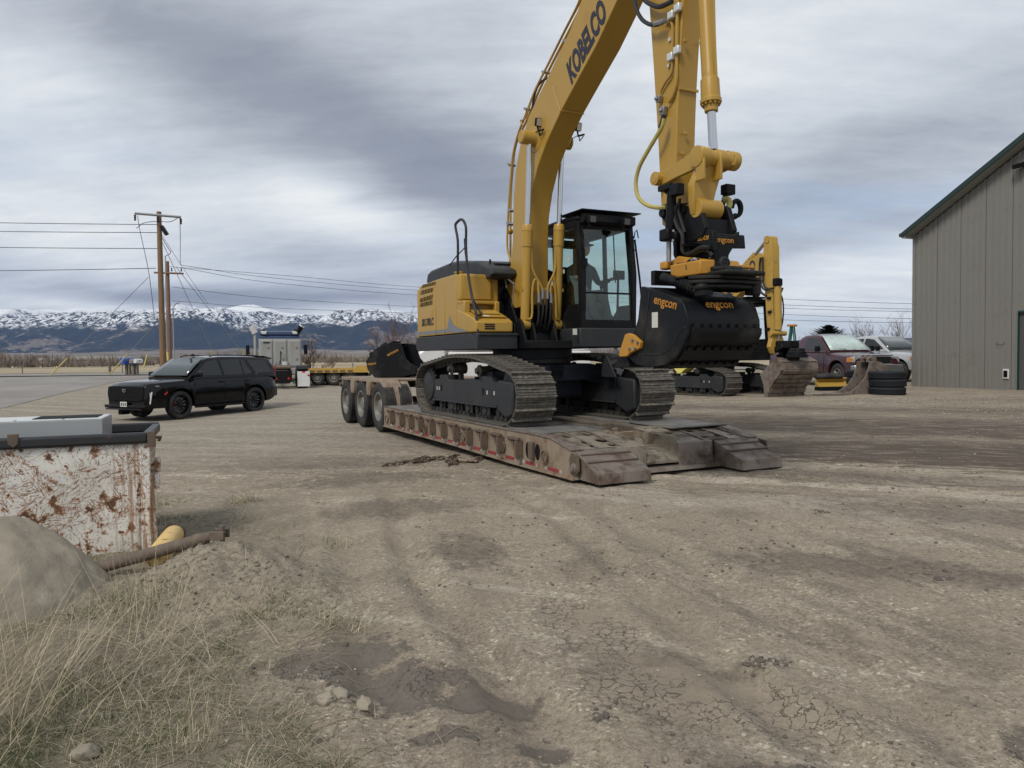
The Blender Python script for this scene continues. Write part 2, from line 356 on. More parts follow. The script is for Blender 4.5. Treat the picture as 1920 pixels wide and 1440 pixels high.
def vnoise(x, y, seed=0):
    xi = np.floor(x).astype(np.int64); yi = np.floor(y).astype(np.int64); xf = x-xi; yf = y-yi
    def h(a, b):
        k = (a*374761393 + b*668265263 + seed*974634777) & 0xffffffff
        k = ((k ^ (k >> 13))*1274126177) & 0xffffffff; return ((k ^ (k >> 16)) & 0xffff)/65535.
    u = xf*xf*(3-2*xf); v = yf*yf*(3-2*yf)
    return (h(xi, yi)*(1-u)+h(xi+1, yi)*u)*(1-v) + (h(xi, yi+1)*(1-u)+h(xi+1, yi+1)*u)*v
def fbm(x, y, o=4, seed=0):
    s = 0; a = 1; t = 0
    for i in range(o): s = s + a*vnoise(x*2**i, y*2**i, seed+i); t += a; a *= .5
    return s/t
def bump2(x, y, cx, cy, rx, ry, rot=0):
    c, s_ = math.cos(R(rot)), math.sin(R(rot)); u = ((x-cx)*c+(y-cy)*s_)/rx; v = (-(x-cx)*s_+(y-cy)*c)/ry
    return np.exp(-(u*u+v*v))
def lie(x, y):
    x = np.asarray(x, float); y = np.asarray(y, float); r = np.full(x.shape, TW[-1]); yc = np.clip(y, -40, 400); xc = np.clip(x, -400, 400)
    for i, p in enumerate(CP): r = r - TW[i]*np.sqrt((xc-p[0])**2+(yc-p[1])**2)
    far = np.clip((np.hypot(x, y)-130)/150, 0, 1); return r*(1-far) + .5*far
RUTS = [((-3, 2.4), (-1.0, 5.2), (0.4, 3.1)), ]
def ground_z(x, y):
    x = np.asarray(x, float); y = np.asarray(y, float); z = lie(x, y)
    near = np.exp(-((np.hypot(x, y-5)/26)**2)); tuss = 1/(1+np.exp((x - (-1.75+.0*y) - .55*np.sin(y*1.3) + (y-5.2)*.28)*2.5))*np.exp(-((y-5.)/5.)**2)
    s9 = y+.40*x-.25*np.sin(.5*x); rm = np.clip((s9-6.8)/2., 0, 1)*near; z = z + rm*.035*(fbm(s9*3.2, (x-.4*y)*.6, 4, 61)-.5) + rm*.022*(vnoise(x*8, y*8, 62)*vnoise(x*19, y*19, 63)-.25)
    z = z + near*.05*(fbm(x*.6, y*.6, 3, 3)-.5) + near*.030*(fbm(x*2.3, y*2.3, 4, 9)-.5)
    z = z + np.exp(-((np.hypot(x, y-3)/9)**2))*(.026*(fbm(x*9, y*9, 4, 21)-.5)*(.45+tuss*1.6))
    # mound of loose dirt, with a broken left flank
    m = bump2(x, y, -1.86, 5.05, .50, .42, -12); m2 = bump2(x, y, -1.45, 4.75, .75, .42, -20); m3 = bump2(x, y, -2.55, 4.7, .55, .35, 10)
    z = z + .215*m + .09*m2 + .085*m3 + (m+m2*.5+.8*m3)*.20*(fbm(x*3.6, y*3.6, 5, 33)-.5) + (m+m3+m2*.4)*.06*(vnoise(x*16, y*16, 35)*vnoise(x*31, y*31, 36)-.25)
    cr = np.clip(1-np.abs(fbm(x*3, y*3, 3, 50)-.5)*14, 0, 1); z = z - cr*(m*.035+tuss*.008)
    z = z + .10*bump2(x, y, -3.4, 3.6, 1.2, .8) + .10*bump2(x, y, -2.5, 5.45, .75, .42)
    # wheel ruts sweeping from the trailer nose towards the right foreground
    for k, (off, dep, wd) in enumerate([(0., .022, .16), (.42, .018, .13), (2.1, .024, .2), (2.6, .02, .15), (3.4, .012, .25)]):
        yy = 8.6 - .40*(x-1.2) + off*.9 + .25*np.sin(x*.5)
        t = (y-yy)/wd; w = np.clip((x-.2)/1.5, 0, 1)*np.clip((16-x)/6, 0, 1)
        z = z + w*dep*(-np.exp(-t*t)+.55*np.exp(-((np.abs(t)-1.6)/.6)**2))*(.6+.8*vnoise(x*3, y*3, 70+k))
    for k, (x0, sl, dep) in enumerate([(.15, .55, .045), (-.35, .62, .034), (1.35, .5, .036), (1.85, .5, .026)]):
        xx = x0 + (y-3.)*-sl*.55 + .12*np.sin(y*.9+k); t = (x-xx)/.13; w = np.clip((y-2.0)/.6, 0, 1)*np.clip((9.5-y)/3.5, 0, 1)
        z = z + w*dep*(-np.exp(-t*t)+.5*np.exp(-((np.abs(t)-1.6)/.55)**2))*(.5+vnoise(x*5, y*5, 80+k))
    z = z - .018*bump2(x, y, -.62, 3.55, .38, .24, -25) - .014*bump2(x, y, -.2, 3.4, .25, .12, -10)
    return z
def gz(x, y): return float(ground_z(np.array([x]), np.array([y]))[0])
def graded(a, b, d0, grow, lo, hi):
    c = list(np.arange(a, b, d0)); q = b; s_ = d0
    while q < hi: c.append(q); s_ *= grow; q += s_
    c.append(hi); q = a; s_ = d0; l = []
    while q > lo:
        s_ *= grow; q -= s_; l.append(q)
    l.append(lo - 1); return np.array(sorted(set([round(float(t), 4) for t in l + c])))
def sheet(name, xs, ys, zf, mt, kind='structure'):
    X, Y = np.meshgrid(xs, ys); Z = zf(X, Y); n, m = X.shape
    me = bpy.data.meshes.new(name); v = np.stack([X, Y, Z], -1).reshape(-1, 3)
    i = np.arange(n*m).reshape(n, m); f = np.stack([i[:-1, :-1], i[:-1, 1:], i[1:, 1:], i[1:, :-1]], -1).reshape(-1, 4)
    me.vertices.add(len(v)); me.vertices.foreach_set('co', v.ravel()); me.loops.add(f.size); me.loops.foreach_set('vertex_index', f.ravel().astype(np.int32))
    me.polygons.add(len(f)); me.polygons.foreach_set('loop_start', np.arange(0, f.size, 4, dtype=np.int32)); me.update(); me.validate()
    me.materials.append(MATS[mt]); me.shade_smooth(); o = bpy.data.objects.new(name, me); COL.objects.link(o); tag(o, kind=kind); return o

def dirt_material():
    m, t, b, out = base_mat('dirt')
    p = t.n('ShaderNodeNewGeometry').outputs['Position']; px, py, pz = t.xyz(p)
    big = t.noise(p, .35, 4, .6); med = t.noise(p, 1.7, 6, .62, .4); fine = t.noise(p, 22, 6, .7); grit = t.noise(p, 120, 3, .7)
    # streaks that follow the traffic, down to the right in plan
    sv = t.vec(t.m('ADD', t.m('MULTIPLY', px, .40), py), t.m('MULTIPLY', t.m('SUBTRACT', px, t.m('MULTIPLY', py, .4)), .12), 0.)
    st = t.noise(sv, 2.6, 7, .66, .2); st2 = t.noise(sv, 9., 6, .7)
    dry = t.ramp(t.m('ADD', t.m('MULTIPLY', fine, .6), t.m('MULTIPLY', med, .5)), [(.30, (.12, .095, .066)), (.5, (.25, .205, .147)), (.68, (.39, .33, .245))])
    gcol = t.ramp(grit, [(.36, (.06, .048, .034)), (.5, (.25, .21, .16)), (.64, (.50, .45, .37))])
    grit2 = t.noise(p, 42, 4, .75, .3); gcol2 = t.ramp(grit2, [(.36, (.07, .056, .04)), (.46, (.22, .185, .138)), (.56, (.30, .255, .195)), (.66, (.58, .53, .45))])
    c = t.mix(.40, dry, t.mix(.5, gcol, gcol2))
    fleck = t.smooth(t.noise(p, 24, 6, .85, .6), .57, .62); c = t.mix(t.m('MULTIPLY', fleck, .8), c, (.085, .07, .052))
    streakf = t.smooth(t.m('ADD', t.m('MULTIPLY', st, .6), t.m('MULTIPLY', st2, .4)), .46, .58)
    rightmask = t.m('MULTIPLY', t.smooth(t.m('ADD', py, t.m('MULTIPLY', px, .4)), 6.5, 10.), 1.0)
    c = t.mix(t.m('MULTIPLY', t.m('MULTIPLY', streakf, rightmask), .80), c, t.mix(t.smooth(grit2, .44, .56), (.075, .058, .044), (.17, .138, .108)))
    light = t.smooth(t.m('ADD', t.m('MULTIPLY', st, .7), t.m('MULTIPLY', big, .4)), .56, .70)
    c = t.mix(t.m('MULTIPLY', light, .62), c, t.mix(t.smooth(fine, .40, .58), (.30, .258, .195), (.47, .42, .335)))
    vo1 = t.n('ShaderNodeTexVoronoi', {'feature': 'F1'}, Scale=62., Randomness=1.); t.set(vo1.inputs['Vector'], p); pv = t.xyz(vo1.outputs['Color'])
    vo2 = t.n('ShaderNodeTexVoronoi', {'feature': 'F1'}, Scale=24., Randomness=1.); t.set(vo2.inputs['Vector'], p); pv2 = t.xyz(vo2.outputs['Color'])
    farf = t.smooth(py, 5., 9.); cellv = t.m('ADD', t.m('MULTIPLY', pv[0], t.m('SUBTRACT', 1., farf)), t.m('MULTIPLY', pv2[0], farf))
    mnd = t.m('EXPONENT', t.m('MULTIPLY', t.m('ADD', t.m('POWER', t.m('DIVIDE', t.m('SUBTRACT', px, -1.95), .8), 2.), t.m('POWER', t.m('DIVIDE', t.m('SUBTRACT', py, 4.95), .6), 2.)), -1.))
    c = t.mix(t.m('MULTIPLY', t.m('MULTIPLY', t.smooth(med, .38, .58), .75), t.m('SUBTRACT', 1., t.m('MULTIPLY', mnd, 1., None, True))), c, t.mix(1.0, c, t.ramp(cellv, [(0., .50), (.12, .80), (.80, 1.08), (.93, 1.35), (1., 2.1)]), 'MULTIPLY'))
    # broad bands left by traffic: packed pale strips and churned dark ones
    sl2 = t.m('SUBTRACT', t.m('ADD', py, t.m('MULTIPLY', px, .40)), t.m('MULTIPLY', t.m('SINE', t.m('MULTIPLY', px, .5)), .25)); sl2 = t.m('ADD', sl2, t.m('MULTIPLY', t.m('SUBTRACT', med, .5), 1.1)); sl2 = t.m('ADD', sl2, t.m('MULTIPLY', t.m('SUBTRACT', st2, .5), 1.6))
    bandv = t.ramp(t.m('DIVIDE', sl2, 24.), [(0., .5), (.30, .5), (.335, .62), (.36, .42), (.385, .66), (.42, .36), (.45, .62), (.475, .18), (.55, .12), (.60, .42), (.64, .16), (.74, .22), (.80, .45), (.86, .25), (.94, .5)])
    rm2 = t.smooth(t.m('SUBTRACT', px, t.m('MULTIPLY', py, -.06)), .2, 2.6)
    fb = t.m('MULTIPLY', t.m('SUBTRACT', bandv, .5), rm2); c = t.mix(t.m('MULTIPLY', t.m('MAXIMUM', t.m('MULTIPLY', fb, -1.), 0.), t.m('ADD', 1.3, t.m('MULTIPLY', t.smooth(st2, .38, .58), 2.6)), None, True), c, (.085, .066, .050)); c = t.mix(t.m('MULTIPLY', t.m('MAXIMUM', fb, 0.), 3.2, None, True), c, t.mix(t.smooth(fine, .4, .6), (.36, .315, .245), (.50, .45, .37)))
    qx = t.m('ADD', t.m('ADD', px, t.m('MULTIPLY', py, .33)), t.m('MULTIPLY', t.m('SUBTRACT', med, .5), .35)); q1 = t.noise(t.vec(qx, t.m('MULTIPLY', py, .35), 2.), 2.4, 7, .68); q2 = t.noise(t.vec(t.m('SUBTRACT', px, t.m('MULTIPLY', py, .5)), t.m('MULTIPLY', py, .12), 6.), 2.6, 5, .6)
    nearf = t.m('MULTIPLY', t.smooth(py, 8.5, 5.5), t.smooth(px, -1.2, -.2)); c = t.mix(t.m('MULTIPLY', t.m('MULTIPLY', t.smooth(q1, .50, .62), nearf), .50), c, t.mix(t.smooth(grit2, .44, .56), (.08, .062, .046), (.17, .14, .11))); c = t.mix(t.m('MULTIPLY', t.m('MULTIPLY', t.smooth(q2, .53, .64), nearf), .0), c, (.44, .39, .31))
    c = t.mix(t.m('MULTIPLY', mnd, .55, None, True), c, t.mix(t.smooth(fine, .35, .62), (.15, .125, .095), (.30, .262, .205)))
    bf_ = t.m('ADD', 1.14, 0.); c = t.mix(1.0, c, t.vec(t.m('MULTIPLY', bf_, .98), t.m('MULTIPLY', bf_, .985), bf_), 'MULTIPLY')
    # damp ground: patches with their own place and an uneven rim
    wob = t.m('MULTIPLY', t.m('SUBTRACT', t.noise(p, 2.2, 5, .6), .5), 1.5); wet = None
    wob2 = t.m('ADD', wob, t.m('MULTIPLY', t.m('SUBTRACT', t.noise(p, 7., 6, .75), .5), 2.6))
    def spot(cx, cy, rx, ry, rot, wob=wob):
        cc, ss = math.cos(R(rot)), math.sin(R(rot)); ux = t.m('SUBTRACT', px, cx); uy = t.m('SUBTRACT', py, cy)
        a = t.m('DIVIDE', t.m('ADD', t.m('MULTIPLY', ux, cc), t.m('MULTIPLY', uy, ss)), rx); b_ = t.m('DIVIDE', t.m('SUBTRACT', t.m('MULTIPLY', uy, cc), t.m('MULTIPLY', ux, ss)), ry)
        return t.m('ADD', t.m('SQRT', t.m('ADD', t.m('MULTIPLY', a, a), t.m('MULTIPLY', b_, b_))), wob)
    def wetset(l, inner=.78, outer=1.0, wb=None):
        w = None
        for s_ in l:
            q = t.smooth(spot(*s_, *( [wb] if wb is not None else [] )), outer, inner); w = q if w is None else t.m('MAXIMUM', w, q)
        return w
    mud = wetset([(-.66, 3.62, .42, .24, -20), (-.95, 3.9, .35, .22, 10), (-.12, 3.42, .30, .14, 0), (.1, 2.95, .16, .08, 20), (-.3, 3.1, .18, .08, 0), (1.25, 2.72, .4, .07, -12), (2.15, 2.95, .22, .12, 30)], .62, 1.02, wob2)
    damp = wetset([(-3.0, 11.2, 2.1, .75, -8), (-1.9, 9.4, 1.3, .5, 0), (-2.0, 13.5, 2.5, .5, -30), (3.4, 8.6, 1.6, .5, -20), (.7, 3.7, .6, .35, -30), (2.6, 5.2, 1.3, .35, -20), (4.2, 6.6, 1.6, .4, -22), (-1.2, 7.6, .8, .5, 0), (-.4, 5.9, .4, .6, 20)], .45, 1.15, wob2)
    c = t.mix(t.m('MULTIPLY', damp, .60), c, t.mix(t.smooth(fine, .4, .6), (.085, .067, .05), (.155, .128, .1)))
    smoothmud = wetset([(.42, 4.25, .28, .62, 25), (.95, 3.35, .75, .35, -20)], .6, 1.05)
    c = t.mix(t.m('MULTIPLY', smoothmud, .7), c, (.225, .188, .142))
    c = t.mix(t.m('MULTIPLY', mud, t.m('ADD', .55, t.m('MULTIPLY', fine, .8)), None, True), c, (.118, .098, .08))
    # gravel yard further out towards the left, tan grey
    gv = t.m('MULTIPLY', t.smooth(py, 9.5, 15.), t.smooth(t.m('ADD', px, t.m('MULTIPLY', py, .02)), 3.0, -3.0))
    gvc = t.ramp(t.m('ADD', t.m('MULTIPLY', t.noise(p, 9, 5, .75), .6), t.m('MULTIPLY', t.noise(sv, 1.5, 5, .7), .4)), [(.36, (.15, .125, .095)), (.5, (.275, .24, .19)), (.62, (.41, .37, .305))])
    c = t.mix(t.m('MULTIPLY', gv, .75), c, gvc)
    # grass-littered soil, darker and olive, near the boulder
    gr = t.smooth(t.m('ADD', t.m('ADD', px, t.m('MULTIPLY', py, .30)), t.m('MULTIPLY', t.m('SUBTRACT', med, .5), 2.2)), .55, -.5)
    gr = t.m('MULTIPLY', gr, t.smooth(py, 9.5, 7.0)); mound = t.smooth(spot(-1.85, 4.95, .85, .6, -12), 1.3, .6)
    gr = t.m('MULTIPLY', gr, t.m('SUBTRACT', 1., t.m('MULTIPLY', mound, .9)))
    c = t.mix(t.m('MULTIPLY', gr, .60), c, t.mix(t.smooth(fine, .4, .6), (.125, .108, .074), (.19, .165, .115)))
    # cracks in the drying mud
    vo = t.n('ShaderNodeTexVoronoi', {'feature': 'DISTANCE_TO_EDGE'}, Scale=15.); t.set(vo.inputs['Vector'], t.vm('ADD', p, t.vm('SCALE', t.vec(t.noise(p, 5, 5, .7), t.noise(p, 6.3, 5, .7), 0.), .22)))
    crk = t.m('MULTIPLY', t.smooth(vo.outputs[0], .040, .008), t.m('MAXIMUM', t.m('MULTIPLY', smoothmud, t.smooth(med, .44, .54)), t.m('MULTIPLY', mud, t.smooth(med, .52, .60))))
    c = t.mix(t.m('MULTIPLY', crk, .42), c, (.085, .07, .055))
    t.set(b.inputs['Base Color'], c); t.set(b.inputs['Roughness'], t.m('SUBTRACT', .93, t.m('MULTIPLY', mud, .40))); b.inputs['Specular IOR Level'].default_value = .35
    h = t.m('ADD', t.m('MULTIPLY', fine, .6), t.m('MULTIPLY', grit, .25)); h = t.m('MULTIPLY', h, t.m('SUBTRACT', 1., t.m('MULTIPLY', t.m('MAXIMUM', mud, smoothmud), .75)))
    h = t.m('SUBTRACT', h, t.m('MULTIPLY', crk, .8)); h = t.m('ADD', h, t.m('MULTIPLY', t.noise(p, 6, 5, .6), .8))
    bn = t.n('ShaderNodeBump', Strength=1., Distance=.03); t.set(bn.inputs['Height'], h); t.set(b.inputs['Normal'], bn.outputs[0]); return m
dirt_material()
def plain_ground(name, stops, sc, sc2, rough=.95, stretch=(1, 1, 1)):
    m, t, b, out = base_mat(name); p = t.vm('MULTIPLY', t.n('ShaderNodeNewGeometry').outputs['Position'], stretch)
    n = t.m('ADD', t.m('MULTIPLY', t.noise(p, sc, 6, .65), .6), t.m('MULTIPLY', t.noise(p, sc2, 5, .7), .4))
    t.set(b.inputs['Base Color'], t.ramp(n, stops)); b.inputs['Roughness'].default_value = rough; b.inputs['Specular IOR Level'].default_value = .2; return m
plain_ground('asphalt', [(.35, (.195, .182, .168)), (.5, (.25, .235, .218)), (.65, (.31, .292, .27))], .25, 9)
plain_ground('field_straw', [(.36, (.20, .165, .105)), (.5, (.34, .285, .19)), (.64, (.48, .41, .285))], .35, 2.5, stretch=(.35, 1, 1))
plain_ground('verge', [(.36, (.11, .10, .06)), (.5, (.22, .19, .13)), (.64, (.34, .30, .23))], .8, 5)
plain_ground('foothill', [(.36, (.075, .062, .052)), (.5, (.17, .14, .11)), (.64, (.30, .255, .20))], .0035, .02, stretch=(.6, 1, 1))

xs = graded(-4.2, 4.6, .034, 1.055, -16000, 16000); ys = graded(2.2, 11.5, .034, 1.05, -60, 5000)
sheet('ground', xs, ys, lambda X, Y: ground_z(X, Y) - .5*np.clip((np.hypot(X, Y)-4000)/1000, 0, 1), 'dirt')
def strip(name, poly, mt, dz, nsub=24):
    """a ground sheet between two rows of points, following the terrain"""
    a, b = poly; vs = []; fs = []; n = len(a)
    for i in range(n):
        for k in range(nsub+1):
            q = Vector((*a[i], 0)).lerp(Vector((*b[i], 0)), k/nsub); vs.append((q.x, q.y, gz(q.x, q.y)+dz))
    for i in range(n-1):
        for k in range(nsub): j = i*(nsub+1)+k; fs.append((j, j+1, j+nsub+2, j+nsub+1))
    mb = MB(); mb.mesh(vs, fs); return tag(mb.build(name, mt, smooth=180), kind='structure')
xr = np.linspace(-400, 400, 60)
strip('field', ([(x, 58.) for x in xr], [(x*1.6, 230.) for x in xr]), 'field_straw', .05, 40)
strip('road', ([(x, 49.5+.02*abs(x+20)) for x in np.linspace(-120, 60, 50)], [(x, 56.) for x in np.linspace(-120, 60, 50)]), 'asphalt', .06, 6)
strip('driveway', ([(float(np.interp(y, [14, 22, 27, 34, 42, 49.6], [-19., -17.6, -18.6, -20.6, -22.5, -23.])), y) for y in np.linspace(14, 49.6, 30)], [(-40-(y-14)*.25, y) for y in np.linspace(14, 49.6, 30)]), 'asphalt', .012, 10)
strip('grass_verge', ([(x, 41.5+1.2*math.sin(x*.5)) for x in np.linspace(-20.5, 45, 40)], [(x, 49.4) for x in np.linspace(-21.5, 45, 40)]), 'verge', .03, 6)
# ------------------------------------------------------------------ mountains
def mountain_material():
    m, t, b, out = base_mat('mountain')
    g = t.n('ShaderNodeNewGeometry'); p = g.outputs['Position']; px, py, pz = t.xyz(p); nz = t.xyz(g.outputs['Normal'])[2]
    n1 = t.noise(p, .0016, 8, .62, .3); n2 = t.noise(p, .022, 7, .75); n3 = t.noise(t.vm('MULTIPLY', p, (1, .22, .40)), .040, 6, .78)
    forest = t.mix(t.smooth(n2, .42, .6), (.010, .017, .026), (.022, .032, .042))
    rock = t.mix(t.smooth(n2, .4, .6), (.10, .085, .072), (.20, .17, .145))
    vtx = t.xyz(g.outputs['Normal']); face = t.m('ADD', t.m('MULTIPLY', vtx[0], -1.0), .0)
    bare = t.m('MULTIPLY', t.smooth(t.m('ADD', t.m('MULTIPLY', n1, .75), t.m('MULTIPLY', n2, .25)), .530, .565), t.smooth(pz, 520., 260.))
    c = t.mix(bare, forest, rock)
    # snow above a ragged line, broken by trees and rock bands
    hh = t.m('ADD', pz, t.m('MULTIPLY', t.m('SUBTRACT', n1, .5), 520.)); sl = t.smooth(hh, 300., 380.)
    sp = t.smooth(t.m('ADD', t.m('MULTIPLY', n3, .55), t.m('MULTIPLY', n2, .45)), .505, .565)
    hi = t.smooth(hh, 430., 620.)
    sn = t.m('MULTIPLY', sl, t.m('MAXIMUM', t.m('MULTIPLY', sp, .0), t.smooth(t.m('ADD', t.m('MULTIPLY', n3, .55), t.m('MULTIPLY', n2, .45)), t.m('SUBTRACT', .495, t.m('MULTIPLY', hi, .10)), t.m('SUBTRACT', .52, t.m('MULTIPLY', hi, .09)))))
    sn2 = t.m('MULTIPLY', sl, t.m('MULTIPLY', t.smooth(face, .05, .45), t.smooth(n2, .40, .50))); sn = t.m('MAXIMUM', sn, sn2); c = t.mix(sn, c, (.84, .85, .86)); t.set(b.inputs['Base Color'], c); b.inputs['Roughness'].default_value = .95; b.inputs['Specular IOR Level'].default_value = .1
mountain_material()
SKYL = [(-400, 585), (-150, 580), (0, 579), (20, 580), (55, 585), (90, 579), (120, 583), (145, 577), (185, 582), (230, 586), (290, 583), (345, 579), (370, 579), (400, 585), (430, 577), (452, 572), (476, 571), (500, 578), (530, 586), (560, 589), (600, 590), (640, 588), (660, 584), (690, 581), (720, 581), (745, 583), (775, 588), (900, 602), (1050, 622), (1200, 636), (1350, 648), (1450, 655), (1470, 645), (1484, 641), (1500, 637), (1515, 634), (1535, 640), (1570, 643), (1610, 640), (1650, 637), (1690, 634), (1730, 634), (1900, 640), (2300, 650)]
YR = 9000.
sx_ = [at(a, b, YR).x for a, b in SKYL]; sz_ = [at(a, b, YR).z for a, b in SKYL]
def mtn(X, Y):
    ridge = np.interp(X, sx_, sz_); t = np.clip((Y-4700)/(YR-4700), 0, 1.2)
    up = np.where(t <= 1, t**1.35, 1-(t-1)*3)
    # spurs: ridged noise stretched up-slope
    w = fbm(X/1400., Y/2600., 3, 5)*1.3
    rd = 1-np.abs(2*fbm(X/520.+w, Y/3000., 5, 11)-1)*1.9; fine = fbm(X/260., Y/420., 4, 15)-.5
    env = np.clip(t*3, 0, 1)*np.clip((1.0-t)*3.2, 0, 1)
    z = ridge*up*(1 + env*.62*(rd-.42)) + env*fine*95 + np.clip(1-np.abs(t-1)*14, 0, 1)*0
    z = z + ridge*.30*env*np.exp(-((t-.55)/.2)**2)*(fbm(X/1100., Y/900., 2, 44)-.35)
    return np.where(t <= 0, -2., np.minimum(z, ridge*np.clip(.55+.6*t, 0, 1.0)+fine*22*(t < .98)))
mx_ = np.linspace(-9500, 10500, 620); my_ = np.concatenate([np.linspace(4650, 9000, 150), np.linspace(9050, 9900, 10)])
sheet('mountains', mx_, my_, mtn, 'mountain')
def foot(X, Y):
    t = np.clip((Y-2300)/2900, 0, 1); left = 1
    return np.clip(t*4, 0, 1)*(62*t + 60*t*(fbm(X/900., Y/700., 4, 77)-.45)) - 1.0*(t <= 0)
sheet('foothills', np.linspace(-5200, 6200, 260), np.linspace(2300, 5300, 60), foot, 'foothill')
plain_ground('plain_far', [(.36, (.13, .11, .085)), (.5, (.22, .185, .14)), (.64, (.32, .28, .21))], .004, .03, stretch=(.3, 1, 1))
strip('far_plain', ([(x, 232.) for x in np.linspace(-700, 700, 20)], [(x*4.5, 2600.) for x in np.linspace(-700, 700, 20)]), 'plain_far', .1, 12)

# ------------------------------------------------------------------ brushy tree line, far houses
def twig_mass(x0, x1, y, h, n, seed, mt, name, zb=.5):
    rnd = random.Random(seed); mb = MB()
    for i in range(n):
        x = rnd.uniform(x0, x1); yy = y + rnd.uniform(-14, 14); hh = h*rnd.uniform(.45, 1.15)*(.65+.7*noise.noise(Vector((x*.03, seed, 0)))); w = hh*rnd.uniform(.25, .5)
        b = Vector((x, yy, zb))
        for k in range(7):
            a = rnd.uniform(0, 2*PI); tip = b + Vector((math.cos(a)*w, math.sin(a)*w, hh*rnd.uniform(.6, 1))); s_ = .05+.03*hh; mid = b.lerp(tip, .45)+Vector((rnd.uniform(-.1, .1)*w, 0, 0))
            mb.mesh([b, mid+Vector((s_, 0, 0)), tip, mid-Vector((s_, 0, 0))], [(0, 1, 2, 3)])
    return tag(mb.build(name, mt, recalc=False, smooth=0), kind='stuff')
mat('brush_grey', (.150, .122, .102), .95, var=.3, sc=.1); mat('brush_tan', (.20, .165, .13), .95, var=.3, sc=.1)
twig_mass(-260, 250, 236, 5.2, 1500, 1, 'brush_grey', 'brush')
twig_mass(-115, -40, 205, 3.4, 300, 2, 'brush_tan', 'brush')
twig_mass(-96, -74, 150, 6.2, 260, 3, 'brush_grey', 'brush')
tag(bpy.data.objects['brush'], 'grey leafless brush along the far edge of the stubble field', 'brush')
tag(bpy.data.objects['brush.001'], 'low tan brush patch at the foot of the hills', 'brush')
tag(bpy.data.objects['brush.002'], 'tall grey leafless thicket behind the three mailboxes', 'brush')
def far_house(px, py, Y, w, h, mt, roof, label):
    p = at(px, py, Y); o = thing('farmhouse', label, 'house', loc=(p.x, p.y, gz(p.x, p.y) if Y < 300 else p.z-h), group='far farm buildings', rz=.1)
    m = MB(); m.bb(-w/2, w/2, -3, 3, 0, h); m.build('wall', mt, o)
    m = MB(); m.prism([(-w/2-.4, h), (w/2+.4, h), (w/2, h+h*.55), (-w/2, h+h*.55)], -3.3, 3.3, 'y'); m.build('roof', roof, o)
    for k in range(3):
        m = MB(); m.bb(-w*.3+k*w*.3-.4, -w*.3+k*w*.3+.4, -3.05, -3.0, h*.35, h*.75); m.build('window', 'tint_glass', o)
for a in [(36, 677, 500, 9, 3, 'white_paint', 'rack_grey', 'small white farmhouse, first of the far houses from the left'), (49, 677, 520, 7, 3, 'white_paint', 'rack_grey', 'second small white farmhouse at the far edge of the valley'),
          (152, 686, 232, 22, 1.5, 'white_paint', 'rack_grey', 'long low white shed beyond the field by the leftmost yellow guy guard'), (73, 671, 700, 12, 4, 'white_paint', 'post_wood', 'grey roofed farmhouse up on the foothill'),
          (203, 685, 232, 16, 1.8, 'rack_grey', 'rack_grey', 'pale grey shed beyond the field just behind the wooden mailbox posts'), (290, 677, 400, 14, 4, 'rack_grey', 'post_wood', 'grey farm building behind the thick utility pole')]: far_house(*a)

# ------------------------------------------------------------------ utility poles and wires
def pole(px, py_top, Y, r, mt, label):
    p = at(px, py_top, Y); zb = gz(p.x, p.y)-.1; o = thing('utility_pole', label, 'utility pole', loc=(p.x, p.y, zb)); h = p.z-zb
    m = MB(); m.tube([(0, 0, 0), (0, 0, h*.5), (0, 0, h)], [r, r*.86, r*.7], 14); m.build('pole_shaft', mt, o); return o, h
P1, h1 = pole(298, 397, 45, .19, 'pole_wood', 'thick round wooden utility pole with a timber crossarm at its top')
P2, h2 = pole(314, 490, 58, .16, 'pole_wood_red', 'shorter reddish wooden utility pole behind the thick one')
def wl(P, px, py, Y): q = at(px, py, Y); return q - P.location
m = MB(); a, b = wl(P1, 253, 400, 44.6), wl(P1, 339, 407, 44.6); m.tube([a, b], .075, 4); m.build('crossarm', 'galvanised', P1)
for q, dz in ((a, 0), (b, .02), (a.lerp(b, .5), 0)):
    m = MB(); m.lathe(q+Vector((0, 0, -.08)), (0, 0, -1), [(0, .03), (.06, .08), (.1, .04), (.17, .08), (.22, .04), (.3, .07), (.36, .02)], 8); m.build('insulator', 'gloss_black', P1)
m = MB(); m.box(wl(P1, 308, 432, 44.8), (.22, .22, .62), (0, R(-32), 0)); m.build('transformer_fuse', 'gloss_black', P1, bevel=.03)
m = MB(); m.tube([wl(P1, 310, 480, 44.7), wl(P1, 311, 560, 44.7), wl(P1, 314, 672, 44.7)], .035, 6); m.build('riser_pipe', 'galvanised', P1)
m = MB(); m.tube([wl(P1, 314, 660, 44.7), wl(P1, 315, 676, 44.7)], .07, 6); m.build('riser_guard', 'guard_yellow', P1)
m = MB(); m.tube([wl(P2, 289, 511, 57.8), wl(P2, 344, 513, 57.8)], .07, 4); m.build('crossarm', 'pole_wood_red', P2)
for px in (300, 322, 340):
    m = MB(); m.lathe(wl(P2, px, 509, 57.8), (0, 0, 1), [(0, .03), (.08, .07), (.14, .03), (.22, .06), (.28, .02)], 8); m.build('insulator', 'gloss_black', P2)
def cable(pts, r, label=None, cat='cable', sag=0, grp=None, mt='wire', name='cable'):
    P = [at(*p) for p in pts]
    if len(P) == 2: P = [P[0].lerp(P[1], k/10)-Vector((0, 0, sag*4*(k/10)*(1-k/10))) for k in range(11)]
    else: P = spline(P, 5)
    c = P[0].copy(); m = MB(); m.tube([q-c for q in P], r, 5); o = m.build(name, mt); o.location = c; tag(o, label, cat, grp); return o
NM = 'power line'
